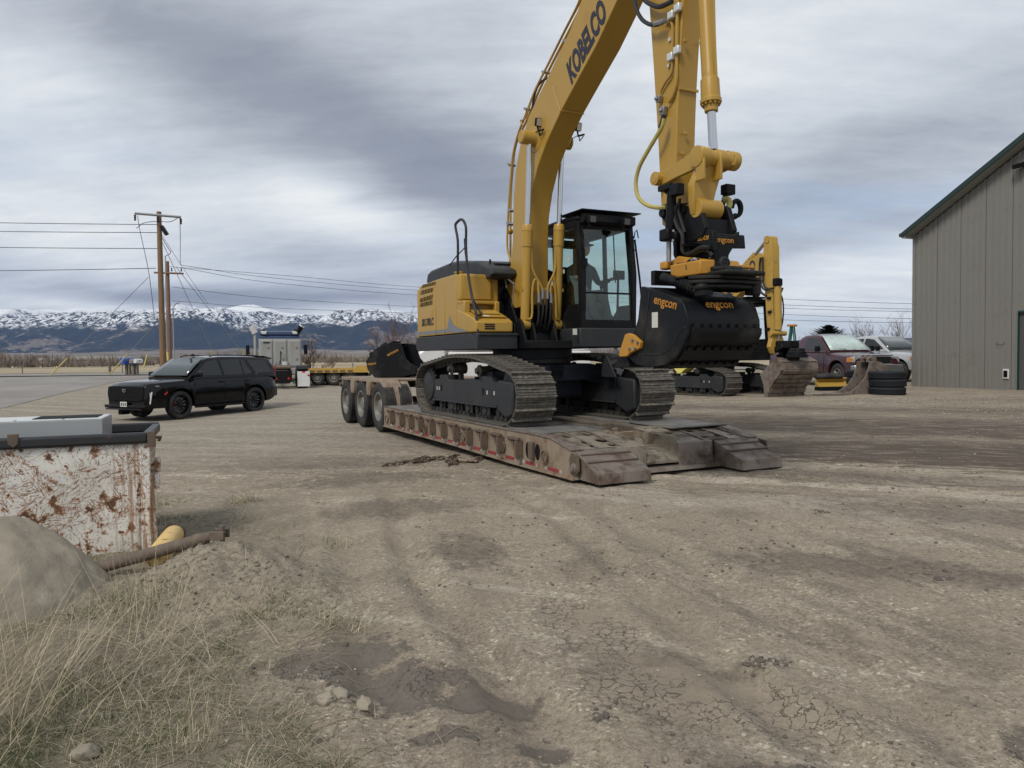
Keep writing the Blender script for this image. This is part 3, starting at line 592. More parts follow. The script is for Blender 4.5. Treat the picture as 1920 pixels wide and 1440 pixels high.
for (y0, y1, x1, lab) in [(413, 421, 295, 'topmost power line running left from the thick utility pole'), (431, 436, 297, 'second power line from the top running left from the thick pole'),
                           (461, 466, 297, 'third power line running left from the thick pole'), (514, 503, 292, 'lowest power line running left, rising toward the thick pole')]:
    cable([(-420, y0-6, 60), (x1, y1, 44.9)], .022, lab, NM, 0.1, name='power_line')
for (x0, y0, xm, ym, x1, y1, lab) in [(340, 497, 520, 522, 830, 547, 'upper power line running right from the shorter utility pole'), (345, 503, 520, 531, 830, 556, 'second power line running right from the shorter utility pole'),
                              (322, 538, 520, 560, 830, 577, 'third power line running right from the shorter utility pole'), (322, 564, 520, 578, 830, 589, 'lowest power line running right from the shorter utility pole'), (318, 500, 540, 517, 830, 541, 'thin uppermost power line right of the shorter utility pole')]:
    cable([(x0, y0, 58), (xm, ym, 66), (x1, y1, 80), (1180, y1+12, 110)], .017, lab, NM, name='power_line')
for k, (y0, y1) in enumerate([(557, 571), (568, 581), (575, 585), (586, 599), (597, 606)]):
    cable([(1400, y0, 90), (1780, y1, 70)], .022, '%s of the thin power lines crossing behind the tall shop wall' % ['topmost', 'second', 'third', 'fourth', 'lowest'][k], NM, .1, name='power_line')
GY = [((278, 520), (96, 702), (160, 669), 'long guy wire with yellow guard ending on the field edge'), ((298, 600), (205, 702), (231, 663), 'guy wire whose yellow guard ends beside the mailboxes'),
      ((305, 455), (402, 668), (396, 655), 'guy wire slanting down to the roof of the black car'), ((330, 500), (460, 668), (455, 655), 'guy wire slanting down toward the truck stack')]
for k, (p, q, g_, lab) in enumerate(GY):
    Y0, Y1 = (45, 50) if k < 2 else (46, 50); P = at(*p, Y0); Q = at(*q, Y1); o = thing('guy_wire', lab, 'guy wire', loc=tuple(Q)); m = MB(); m.tube([(0, 0, 0), P-Q], .018, 5); m.build('strand', 'galvanised', o)
    t_ = (g_[1]-q[1])/(p[1]-q[1]); m = MB(); m.tube([(0, 0, 0), (P-Q)*t_], .045, 6); m.build('guard', 'guard_yellow', o)
p = at(269, 681, 47); o = thing('guy_marker', 'short slanted yellow pipe marker just past the white mailbox', 'marker', loc=tuple(p-Vector((0, 0, .3)))); m = MB(); m.tube([(0, 0, 0), at(276, 664, 47)-p+Vector((0, 0, .3))], .045, 6); m.build('pipe', 'guard_yellow', o)
cable([(258, 404, 44.6), (262, 430, 44.6), (277, 500, 44.8), (283, 540, 44.8), (290, 600, 44.9)], .018, 'loose drop wire hanging left of the thick pole', 'cable')
cable([(337, 408, 44.6), (338, 440, 44.8), (338, 497, 57)], .018, 'drop wire from the right end of the top crossarm', 'cable')
cable([(256, 428, 44.6), (270, 418, 44.6), (296, 415, 44.7), (318, 416, 44.6), (335, 408, 44.6)], .02, 'jumper wire looping under the top crossarm', 'cable')
cable([(304, 446, 44.7), (316, 466, 44.7), (320, 474, 44.7), (309, 481, 44.7)], .02, 'kinked service wire right of the thick pole', 'cable')
cable([(303, 440, 44.8), (345, 505, 48), (390, 570, 52)], .012, 'thin stay strand running from the thick pole toward the mountains', 'cable')
# street-lamp like thin mast behind
p = at(324, 578, 57); o = thing('mast', 'thin grey metal mast with a bent top beside the shorter pole', 'mast', loc=(p.x, p.y, gz(p.x, p.y)-.1)); m = MB()
m.tube([(0, 0, 0), (0, 0, p.z-o.location.z), (.25, 0, p.z-o.location.z+.35), (.5, 0, p.z-o.location.z+.42)], .05, 6); m.build('mast_tube', 'galvanised', o)
# mailboxes
def mailbox(px, py, Y, w, mt, zpost, label):
    p = at(px, py, Y); zb = gz(p.x, p.y); o = thing('mailbox', label, 'mailbox', loc=(p.x, p.y, zb), rz=R(-18), group='roadside mailboxes'); zt = p.z-zb
    m = MB(); pr = [(-w/2, 0), (w/2, 0)] + arc((0, w*.55), w/2, 0, 180, 8); m.prism([(a, b+zt-w*.5) for a, b in pr], -w, w, 'y'); m.build('box', mt, o, bevel=.01)
    m = MB(); m.prism([(a*.9, b*.95+zt-w*.49) for a, b in pr], -w-.012, -w, 'y'); m.build('door', mt, o)
    m = MB(); m.bb(w/2, w/2+.015, -.06, .06, zt-w*.1, zt+w*.35); m.build('flag', 'red_lens' if mt == 'mail_blue' else 'rack_grey', o)
    m = MB(); m.bb(-.07+zpost, .07+zpost, -.07, .07, -.2, zt-w*.5); m.build('post', 'post_wood', o)
mailbox(237, 677, 50, .42, 'mail_blue', .0, 'blue mailbox, biggest of the three by the road'); mailbox(250.5, 677.5, 50, .26, 'galvanised', .0, 'small grey metal mailbox between the blue one and the white one'); mailbox(259, 677, 50, .27, 'white_paint', -.1, 'small white mailbox at the end of the row of three')
for k, (px, yt, yb) in enumerate([(42, 689, 703), (206, 682, 701), (229, 688, 698), (244, 681, 701), (252, 681, 701), (604, 683, 692), (662, 680, 697)]):
    Y = 55 if k not in (3, 4) else 50.6
    p = at(px, yt, Y); zb = gz(p.x, p.y); th = .16 if k in (1, 3, 4) else .06
    m = MB(); m.cyl((0, 0, -.2), (random.uniform(-.04, .04), 0, p.z-zb), th*.6, 8); o = m.build('fence_post', 'post_wood'); o.location = (p.x, p.y, zb)
    tag(o, ['thin fence post at the far edge of the field, nearest the frame edge', 'stout wooden fence post beside the second yellow guard', 'thin leaning fence post just before the mailboxes', 'stout wooden post under the blue mailbox', 'stout wooden post under the grey mailbox', 'fence post seen between the truck and the flatbed trailer', 'fence post standing in front of the field above the yellow flatbed'][k], 'post', 'field fence posts')
for k, dz in enumerate((.45, .75, 1.0)):
    P = [Vector((x, 56.5, gz(x, 56.5)+dz)) for x in range(-70, 20, 5)]; m = MB(); m.tube(P, .008, 4); tag(m.build('fence_wire', 'wire'), '%s strand of the wire fence along the field' % ['lowest', 'middle', 'top'][k], 'wire')

# ------------------------------------------------------------------ bare trees, spruce
def bare_tree(px, py_top, Y, wpx, stems, seed, mt, label, lean=0, name='bare_tree', levels=3):
    rnd = random.Random(seed); p = at(px, py_top, Y); zb = gz(p.x, p.y); H_ = p.z-zb; Wd = wpx/FPX*Y
    o = thing(name, label, 'tree', loc=(p.x, p.y, zb)); tr = MB(); tw = MB()
    def grow(mb, a, d_, L, r, lv):
        pts = [a.copy()]; dd = d_.copy(); n = 4
        for i in range(n): dd = (dd + Vector((rnd.gauss(0, .10), rnd.gauss(0, .10), rnd.gauss(.05, .05)))).normalized(); pts.append(pts[-1]+dd*L/n)
        mb.tube(pts, [r*(1-.8*i/n)+.0035 for i in range(n+1)], 5 if lv == 0 else 3, caps=False)
        if lv < levels:
            for k in range(rnd.randint(4, 6) if lv < 2 else rnd.randint(3, 5)):
                i = rnd.randint(1, n); sp = Vector((rnd.gauss(0, 1), rnd.gauss(0, 1), rnd.gauss(.4, .4))).normalized()
                grow(tw, pts[i], (dd*.75+sp*.75).normalized(), L*rnd.uniform(.35, .6), max(r*.42, .006), lv+1)
    for s_ in range(stems):
        a = rnd.uniform(0, 2*PI); q = rnd.random(); dd = Vector((math.cos(a)*q*Wd/H_*.75+lean, math.sin(a)*q*.4, 1)).normalized()
        grow(tr, Vector((rnd.gauss(0, .12), rnd.gauss(0, .12), -.1)), dd, H_*rnd.uniform(.62, .9), .018+.012*H_/stems**.5, 0)
    tr.build('trunk', mt, o, recalc=False); t_ = tw.build('crown', mt, o, recalc=False); return o
bare_tree(578, 645, 46, 90, 7, 5, 'bark_red', 'leafless reddish shrub tree standing behind the truck\'s mudflap')
bare_tree(612, 668, 50, 60, 3, 8, 'bark_red', 'small leafless shrub at the rear end of the yellow flatbed')
bare_tree(735, 612, 40, 110, 9, 6, 'bark_red', 'big leafless tree behind the black bucket on the trailer')
bare_tree(800, 640, 44, 90, 5, 9, 'bark_red', 'leafless tree behind the white hood under the machine')
bare_tree(1612, 610, 62, 60, 12, 10, 'bark', 'leafless tree above the gap between the maroon and the silver pickup', levels=2)
bare_tree(1680, 606, 60, 80, 12, 12, 'bark', 'leafless tree above the silver pickup', levels=2)
bare_tree(1050, 640, 48, 60, 6, 14, 'bark_red', 'leafless shrub seen under the cab behind the man', levels=2)
def spruce(px, py_top, Y, label):
    rnd = random.Random(3); p = at(px, py_top, Y); zb = gz(p.x, p.y); H_ = p.z-zb+.1
    o = thing('spruce_tree', label, 'tree', loc=(p.x, p.y, zb)); m = MB(); m.tube([(0, 0, 0), (0, 0, H_)], [.14, .02], 8); m.build('trunk', 'bark', o); m = MB()
    for lv in range(40):
        f = lv/40; z = H_*(.98-.85*f); rr = .08+f**.9*2.9
        for k in range(11+int(f*26)):
            a = rnd.uniform(0, 2*PI); L = rr*rnd.uniform(.7, 1.12); dr = Vector((math.cos(a), math.sin(a), -.05+rnd.uniform(0, .5))); b0 = Vector((0, 0, z))
            for j in range(9):
                c0 = b0+dr*L*(j+1)/9; w = .17*(1.1-j/10); 
                for sgn in (-1, 1):
                    sd = Vector((-math.sin(a)*sgn, math.cos(a)*sgn, rnd.uniform(-.3, .3)))*w + dr*.08; m.mesh([c0, c0+sd, c0+dr*.09+Vector((0, 0, .02))], [(0, 1, 2)])
    m.build('crown', 'spruce', o, recalc=False, smooth=0)
spruce(1553, 612, 50, 'dark green spruce whose pointed top shows above the maroon pickup')

# ------------------------------------------------------------------ the air between here and the mountains
m_ = bpy.data.materials.new('haze'); m_.use_nodes = True; ht = NT(m_.node_tree); ho = ht.n('ShaderNodeOutputMaterial'); hv = ht.n('ShaderNodeVolumePrincipled', Density=3.6e-5, Anisotropy=.0)
ht.set(hv.inputs['Color'], (.42, .60, 1.0)); ht.nt.links.new(hv.outputs[0], ho.inputs['Volume']); MATS['haze'] = m_
m = MB(); m.bb(-17500, 17500, -80, 10500, -6, 1150); o = m.build('haze', 'haze', smooth=0); tag(o, kind='stuff', label='thin blue air out to the mountains', cat='haze')
# ------------------------------------------------------------------ the grey metal shop
c0 = at(1712.5, 725, 28.0)
BF = Frame(c0.x, c0.y, c0.z, 20.5)
BLD = thing('shop_building', 'tall grey ribbed metal shop with dark green roof trim and a green door', 'building', BF)
rk = BF.yz([(1690, 437), (1920, 249)], .45); sl_ = (rk[1][1]-rk[0][1])/(rk[1][0]-rk[0][0])
def rake(y): yy = y if y < 8 else 16-y; return rk[0][1] + (yy-rk[0][0])*sl_ - .20
PITCHR = .2286
def siding_sheet(y0, n, z0=.0, zt=None):
    m = MB(); pr = []
    for k in range(n):
        b = y0+k*PITCHR
        pr += [(b, .0), (b+.085, 0), (b+.095, .006), (b+.125, .006), (b+.135, 0), (b+.172, 0), (b+.183, .045), (b+.206, .045)]
    pr.append((y0+n*PITCHR, 0)); vs = []; N = len(pr)
    for y, x in pr: vs.append((x, y, z0))
    for y, x in pr: vs.append((x, y, (zt if zt else rake(y)-.02)))
    m.mesh(vs, [(i, i+1, N+i+1, N+i) for i in range(N-1)]); return m.build('siding_panel', 'siding', BLD, smooth=0, recalc=False)
dy0, dy1 = [BF.yz([(1908.5, 700)], 0)[0][0], None]; dy1 = dy0+1.1; dzt = BF.yz([(1910, 586)], 0)[0][1]
k = 0; y = .05
while y < 15.7:
    n = 4
    if y < dy0 < y+n*PITCHR:
        n = max(1, int(round((dy0-y)/PITCHR)))
        dy0 = y+n*PITCHR; dy1 = dy0+PITCHR*5
        siding_sheet(y, n); siding_sheet(dy0, 5, dzt+.05); y = dy1; continue
    siding_sheet(y, n); y += n*PITCHR+.012
sc_ = MB()
for yy in np.arange(.2, dy0, PITCHR):
    for zz in np.arange(.25, 6, .95):
        if zz < rake(yy)-.3 and int(yy/PITCHR) % 2 == 0: sc_.box((.012, yy+.16, zz), (.012, .014, .014))
tag(sc_.build('screw', 'wire', BLD, smooth=0), kind='stuff')
m = MB(); m.bb(-.3, .03, -.06, .06, -.02, rake(0)+.05); m.build('corner_trim', 'siding', BLD)
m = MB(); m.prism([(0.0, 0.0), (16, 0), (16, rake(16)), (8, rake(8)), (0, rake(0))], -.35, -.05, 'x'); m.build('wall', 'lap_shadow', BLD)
m = MB(); m.bb(-24, -.35, 0, .3, 0, rake(0)); m.build('side_wall', 'siding', BLD)
m = MB(); m.bb(-.3, .06, -.05, 16, -.30, 0.0); m.build('foundation', 'concrete', BLD, bevel=.01)
m = MB(); th = .17; y_e = rk[0][0]
m.prism([(y_e, rake(y_e)+.03), (8, rake(8)+.03), (16-y_e, rake(8+8-y_e)+.03), (16-y_e, rake(16-y_e)+.20), (8, rake(8)+.22), (y_e, rake(y_e)+.20)], .43, .47, 'x'); m.build('rake_trim', 'roof_green', BLD)
m = MB(); m.prism([(y_e, rake(y_e)+.17), (8, rake(8)+.19), (16-y_e, rake(16-y_e)+.17), (16-y_e, rake(16-y_e)+.215), (8, rake(8)+.235), (y_e, rake(y_e)+.215)], -24, .425, 'x'); m.build('roof', 'roof_green', BLD)
m = MB(); m.prism([(y_e+.02, rake(y_e)+.03), (8, rake(8)+.03), (8, rake(8)+.06), (y_e+.02, rake(y_e)+.06)], .0, .425, 'x'); m.build('soffit', 'soffit_grey', BLD)
m = MB(); m.prism([(y_e, rake(y_e)+.0), (-.06, rake(y_e)+.0), (-.06, rake(0)-.02), (y_e, rake(y_e)+.18)], -24, .42, 'x'); m.build('eave_return', 'soffit_grey', BLD)
m = MB(); m.bb(-24, .46, y_e-.11, y_e-.0, rake(y_e)+.06, rake(y_e)+.2); m.build('gutter', 'roof_green', BLD, bevel=.02)
m = MB(); m.bb(-.10, -.06, dy0, dy1, .02, dzt); D_ = m.build('door', 'door_green', BLD)
m = MB(); m.bb(-.055, -.05, dy0+.42, dy1-.2, .3, dzt-.3); m.build('pane', 'screen_glass', D_)
m = MB(); m.bb(-.05, .02, dy1-.14, dy1-.1, .95, 1.05); m.build('handle', 'steel', D_)
for a, b, z0, z1 in ((dy0-.06, dy0, 0, dzt+.06), (dy1, dy1+.06, 0, dzt+.06), (dy0, dy1, dzt, dzt+.06)):
    m = MB(); m.bb(-.09, .035, a, b, z0, z1); m.build('door_frame', 'door_green', BLD)
m = MB(); m.bb(-.05, .12, dy0-.05, dy1, -.04, .02); m.build('sill', 'steel', BLD)
q = BF.hit(1887, 701, 0, 0); m = MB(); m.bb(.0, .05, q.y-.10, q.y+.12, q.z-.16, q.z+.16); V_ = m.build('wall_vent', 'white_paint', BLD, bevel=.01)
m = MB(); m.bb(.05, .06, q.y-.06, q.y+.07, q.z-.11, q.z+.11)
for k in range(5): m.box((.065, q.y, q.z-.09+k*.045), (.02, .12, .008))
m.build('grille', 'matte_black', V_)
q = BF.hit(1876, 645, 0, .03); m = MB(); m.tube([(.03, q.y-.13, q.z+.06), (.07, q.y-.13, q.z), (.08, q.y, q.z-.01), (.07, q.y+.12, q.z-.01), (.03, q.y+.12, q.z+.06)], .009, 6); m.build('hose_hook', 'wire', BLD)
q = BF.hit(1913, 311, 0, .1); m = MB(); m.box((.18, q.y+.05, q.z), (.30, .34, .16), (0, R(18), 0)); L_ = m.build('flood_lamp', 'gloss_black', BLD, bevel=.02)
m = MB(); m.box((.20, q.y+.05, q.z-.088), (.24, .28, .01), (0, R(18), 0)); m.build('lens', 'lamp_clear', L_)
# concrete apron at the foot of the wall
ap = [(-.9, -.4), (-.9, 12)]; m = MB()
A = [BF.w((-.2, -1.0, 0)), BF.w((1.15, -1.0, 0)), BF.w((1.15, 12, 0)), BF.w((-.2, 12, 0))]
m.mesh([(p.x, p.y, c0.z-.22) for p in A]+[(p.x, p.y, c0.z-.035) for p in A], [(0, 1, 2, 3), (4, 5, 6, 7), (0, 1, 5, 4), (1, 2, 6, 5), (2, 3, 7, 6), (3, 0, 4, 7)])
tag(m.build('concrete_apron', 'concrete', bevel=.02), kind='structure')

# ------------------------------------------------------------------ wheels
def wheel(parent, c, side, Rr, w, rim_r, mt_rim, spokes=10, dish=.05, tread=5, style='car', caliper=None):
    """wheel > tyre, rim; side = -1 / +1 gives the outer face"""
    wo = bpy.data.objects.new('wheel', None); COL.objects.link(wo); wo.parent = parent; wo.location = c
    m = MB(); s = side; prof = [(-w/2*.82, rim_r), (-w/2, rim_r+.03), (-w/2, Rr-.07), (-w/2*.9, Rr-.02), (-w/2*.78, Rr)]
    for k in range(tread):
        a = -w*.39+w*.78*(k+.5)/tread
        if k: prof += [(a-w*.78/tread/2-.006, Rr), (a-w*.78/tread/2-.004, Rr-.014), (a-w*.78/tread/2+.004, Rr-.014), (a-w*.78/tread/2+.006, Rr)]
    prof += [(w/2*.78, Rr), (w/2*.9, Rr-.02), (w/2, Rr-.07), (w/2, rim_r+.03), (w/2*.82, rim_r)]
    m.lathe((0, 0, 0), (1, 0, 0), prof, 44, closed=True); m.build('tyre', 'rubber', wo, smooth=50)
    m = MB(); xo = s*w/2
    if style == 'truck':
        m.lathe((0, 0, 0), (s, 0, 0), [(-w*.4, rim_r), (w*.44, rim_r+.005), (w*.47, rim_r-.005), (w*.44, rim_r-.03), (w*.05, rim_r-.06), (w*.0, rim_r*.62), (w*.02, .20), (w*.20, .16), (w*.34, .13), (w*.36, .0)], 36); m.build('rim', mt_rim, wo, smooth=35)
        m = MB()
        for k in range(10): a = 2*PI*k/10; m.cyl((s*w*.02, math.cos(a)*.21, math.sin(a)*.21), (s*w*.14, math.cos(a)*.21, math.sin(a)*.21), .018, 6)
        m.build('lug_nuts', 'steel', wo)
    else:
        m.lathe((0, 0, 0), (s, 0, 0), [(-w*.4, rim_r), (w*.43, rim_r+.004), (w*.46, rim_r-.004), (w*.42, rim_r-.02), (-w*.1, rim_r-.035), (-w*.35, rim_r-.03)], 40, closed=False)
        for k in range(spokes):
            a = 2*PI*k/spokes
            for da in (-.13, .13):
                p = Vector((s*(w*.40), math.cos(a+da*.9)*(rim_r-.01), math.sin(a+da*.9)*(rim_r-.01))); q2 = Vector((s*(w*.40-dish), math.cos(a+da*.2)*.07, math.sin(a+da*.2)*.07)); m.tube([q2, p], [.020, .014], 4)
        m.lathe((s*(w*.40-dish), 0, 0), (s, 0, 0), [(-.05, .085), (0.0, .085), (.015, .06), (.02, .0)], 18); m.build('rim', mt_rim, wo, smooth=35)
        m = MB(); m.lathe((s*w*.05, 0, 0), (s, 0, 0), [(-.02, rim_r*.8), (.02, rim_r*.8), (.02, 0)], 24); m.build('brake_disc', 'steel' if style == 'car' else 'matte_black', wo)
        if caliper: m = MB(); m.box((s*w*.05, .19, .02), (.06, .06, .15)); m.build('brake_caliper', caliper, wo, bevel=.01)
    return wo

# ------------------------------------------------------------------ generic car shell
def car(fr, name, label, cat, P, group=None):
    """P: stations and shapes; body > doors lines, windows, lamps, wheels; local y forward, x right"""
    root = thing(name, label, cat, fr, group); Wd = P['w']/2; paint = P['paint']
    def arch(y):
        z = P['sill']
        for ya, ra in P['axles']:
            if abs(y-ya) < ra: z = max(z, P['wz']+math.sqrt(max(0, ra*ra-(y-ya)**2)))
        return z
    ys = sorted(set([round(v, 3) for v in list(np.linspace(P['y0'], P['y1'], 34)) + [ya+ra*math.sin(t) for ya, ra in P['axles'] for t in np.linspace(-PI/2, PI/2, 19)] + [ya+sg*(ra+.004) for ya, ra in P['axles'] for sg in (-1, 1)]]))
    top = lambda y: float(np.interp(y, [a for a, _ in P['deck']], [b for _, b in P['deck']]))
    wid = lambda y: float(np.interp(y, [a for a, _ in P['plan']], [b for _, b in P['plan']]))*Wd
    rings = []; zb0 = P['sill']
    for y in ys:
        zt = top(y); w = wid(y); za = arch(y); zb = float(np.interp(y, [a for a, _ in P['under']], [b for _, b in P['under']])); za = max(za, zb) if abs(za-P['sill']) < 1e-6 else za
        sh = zt-P['shoulder']; fl = 0
        for ya, ra in P['axles']: fl = max(fl, .022*math.exp(-((y-ya)/(ra*1.15))**4))
        half = [(w*.80, max(za, zb)), (w*.955+fl*.6, max(za, zb)), (w*1.0+fl, max(za, zb)+(sh-max(za, zb))*.10), (w*1.0+fl*.8, max(za, zb)+(sh-max(za, zb))*.5), (w*.985, sh), (w*.955, sh+(zt-sh)*.55), (w*.87, zt-.012), (w*.5, zt+.012), (0, zt+.022)]
        rings.append([Vector((x, y, z)) for x, z in half] + [Vector((-x, y, z)) for x, z in half[-2::-1]])
    m = MB(); m.loft(rings, caps=True, closed=False); m.mesh([rings[0][i] for i in range(len(rings[0]))], [tuple(range(len(rings[0])))]); m.mesh([rings[-1][i] for i in range(len(rings[-1]))], [tuple(range(len(rings[-1])))])
    body = m.build('body', paint, root, smooth=32)
    # inner wheel wells and underbody
    m = MB(); m.bb(-Wd*.80, Wd*.80, P['y0']+.25, P['y1']-.25, P['sill']+.02, P['sill']+.12)
    for ya, ra in P['axles']: m.bb(-Wd*.55, Wd*.55, ya-ra*.9, ya+ra*.9, P['wz']-.02, P['wz']+ra)
    m.build('underbody', 'matte_black', root)
    # greenhouse
    G = P['cabin']; zr = [b for _, b in G['roof']]; yr = [a for a, _ in G['roof']]
    ysg = sorted(set([round(v, 3) for v in list(np.linspace(yr[0], yr[-1], 26)) + yr]))
    belt = lambda y: top(y)-.01; roofz = lambda y: float(np.interp(y, yr, zr))
    wr = G['wr']/2; wbx = Wd*G.get('wb', .93)
    def gx(y, z):
        zb = belt(y); t = (z-zb)/max(.05, (G['h']-zb)); t = min(1, max(0, t)); return wbx + (wr-wbx)*t - .03*G['front'](y)
    rings = []
    for y in ysg:
        z = roofz(y); zb = belt(y); w0 = gx(y, zb); w1 = gx(y, z-.05)
        half = [(w0, zb-.02), (w0*.5+w1*.5+.008, zb*.5+(z-.06)*.5), (w1, z-.055), (w1-.04, z-.018), (w1*.6, z+.012), (0, z+.02)]
        rings.append([Vector((x, y, q)) for x, q in half]+[Vector((-x, y, q)) for x, q in half[-2::-1]])
    m = MB(); m.loft(rings, caps=False, closed=False); N = len(rings[0])
    for r_ in (rings[0], rings[-1]): m.mesh(r_, [tuple(range(N))])
    m.build('cabin', paint, root, smooth=32)
    def side_glass(nm, poly, mt='tint_glass', both=True, off=.012, rows=3):
        for s in ((-1, 1) if both else (-1,)):
            mm = MB(); c = (sum(a for a, _ in poly)/len(poly), sum(b for _, b in poly)/len(poly)); vs = []
            for a, b in poly: vs.append((s*(gx(a, b)+off+.008*math.sin(PI*min(1, max(0, (b-belt(a))/(G['h']-belt(a)))))), a, b))
            for (x, a, b) in list(vs): vs.append((x-s*.03, a, b))
            n = len(poly); mm.mesh(vs, [tuple(range(n))]+[(i, (i+1) % n, n+(i+1) % n, n+i) for i in range(n)]); mm.build(nm, mt, root, smooth=0)
    for nm, poly in G['windows']: side_glass(nm, poly)
    # windscreen: quad between base and header
    def screen(nm, yb, zb, yt, zt, inset_b, inset_t, mt, off):
        mm = MB(); nx = 8; vs = []
        for j, (y, z, wdt) in enumerate(((yb, zb, gx(yb, zb)-inset_b), ((yb+yt)/2, (zb+zt)/2+.012, (gx(yb, zb)-inset_b+gx(yt, zt)-inset_t)/2), (yt, zt, gx(yt, zt)-inset_t))):
            for i in range(nx+1):
                u = -1+2*i/nx; vs.append((wdt*u, y+off*1.6, z+.030))
        fs = [(r_*(nx+1)+i, r_*(nx+1)+i+1, (r_+1)*(nx+1)+i+1, (r_+1)*(nx+1)+i) for r_ in range(2) for i in range(nx)]
        mm.mesh(vs, fs); o = mm.build(nm, mt, root, smooth=180); md = o.modifiers.new('thick', 'SOLIDIFY'); md.thickness = .01; md.offset = 0; return o
    for a in G['screens']: screen(*a)
    for wx in P['wheels']:
        for s in (-1, 1): wheel(root, (s*wx['x'], wx['y'], wx['r']), s, wx['r'], wx['w'], wx['rim'], wx['mt'], wx.get('spokes', 10), style=wx.get('style', 'car'), caliper=wx.get('cal'))
    return root, body, gx, top

# ---- black SUV
SF = Frame(-10.50, 24.75, -.185, -28.2)
PS = dict(w=2.06, paint='car_black', sill=.36, wz=.43, shoulder=.10, y0=-2.62, y1=2.72, axles=[(1.55, .50), (-1.52, .50)],
  deck=[(-2.62, 1.02), (-2.5, 1.22), (-2.2, 1.26), (.9, 1.24), (1.25, 1.22), (2.2, 1.17), (2.5, 1.13), (2.68, 1.06), (2.72, .98)],
  plan=[(-2.62, .86), (-2.5, .93), (-2.2, .97), (-1.2, .995), (1.4, 1.0), (2.2, .97), (2.55, .91), (2.72, .80)], under=[(-2.62, .52), (-2.3, .40), (-2.1, .36), (2.2, .36), (2.4, .32), (2.72, .34)],
  cabin=dict(wr=1.52, wb=.945, h=1.90, front=lambda y: max(0, (y-.3))*.35, roof=[(-2.56, 1.27), (-2.50, 1.62), (-2.36, 1.84), (-2.1, 1.88), (-1.2, 1.915), (-.3, 1.92), (.25, 1.88), (.45, 1.82), (1.22, 1.27)],
    windows=[('side_window', [(.40, 1.74), (.05, 1.80), (-.05, 1.80), (-.12, 1.30), (.98, 1.30), (.92, 1.36)]), ('side_window', [(-.16, 1.80), (-1.0, 1.81), (-1.03, 1.31), (-.22, 1.30)]),
             ('quarter_window', [(-1.06, 1.80), (-1.16, 1.79), (-1.42, 1.34), (-1.08, 1.31)]), ('side_window', [(-1.32, 1.79), (-2.16, 1.76), (-2.38, 1.36), (-1.62, 1.33)])],
    screens=[('windscreen', 1.16, 1.29, .42, 1.82, .05, .06, 'screen_glass', .03), ('rear_window', -2.52, 1.4, -2.38, 1.80, .1, .1, 'tint_glass', -.03)]),
  wheels=[dict(x=.90, y=1.55, r=.425, w=.28, rim=.30, mt='gloss_black', cal='red_lens', spokes=9), dict(x=.90, y=-1.52, r=.425, w=.28, rim=.30, mt='gloss_black', spokes=9)])
SUV, sb, gx_, top_ = car(SF, 'suv', 'big glossy black family car with black wheels parked on the gravel before the truck', 'car', PS)
S = SUV; S.scale = (1, .965, 1); S.location.x += .12
m = MB(); m.prism([(-.80, .60), (-.84, .80), (-.80, 1.02), (-.62, 1.04), (.62, 1.04), (.80, 1.02), (.84, .80), (.80, .60), (.7, .57), (-.7, .57)], 2.60, 2.755, 'y'); gr_ = m.build('grille', 'matte_black', S, bevel=.03)
m = MB()
for k in range(9): m.box((0, 2.76, .62+.048*k), (1.45, .012, .010))
m.build('grille_slats', 'gloss_black', gr_)
m = MB(); m.prism([(-.085, .95), (.085, .95), (.075, .89), (0, .84), (-.075, .89)], 2.765, 2.785, 'y'); bd = m.build('badge', 'chrome', gr_)
m = MB(); m.prism([(-.055, .935), (.055, .935), (.048, .895), (0, .865), (-.048, .895)], 2.785, 2.79, 'y'); m.build('badge', 'dark_grey_paint', gr_)
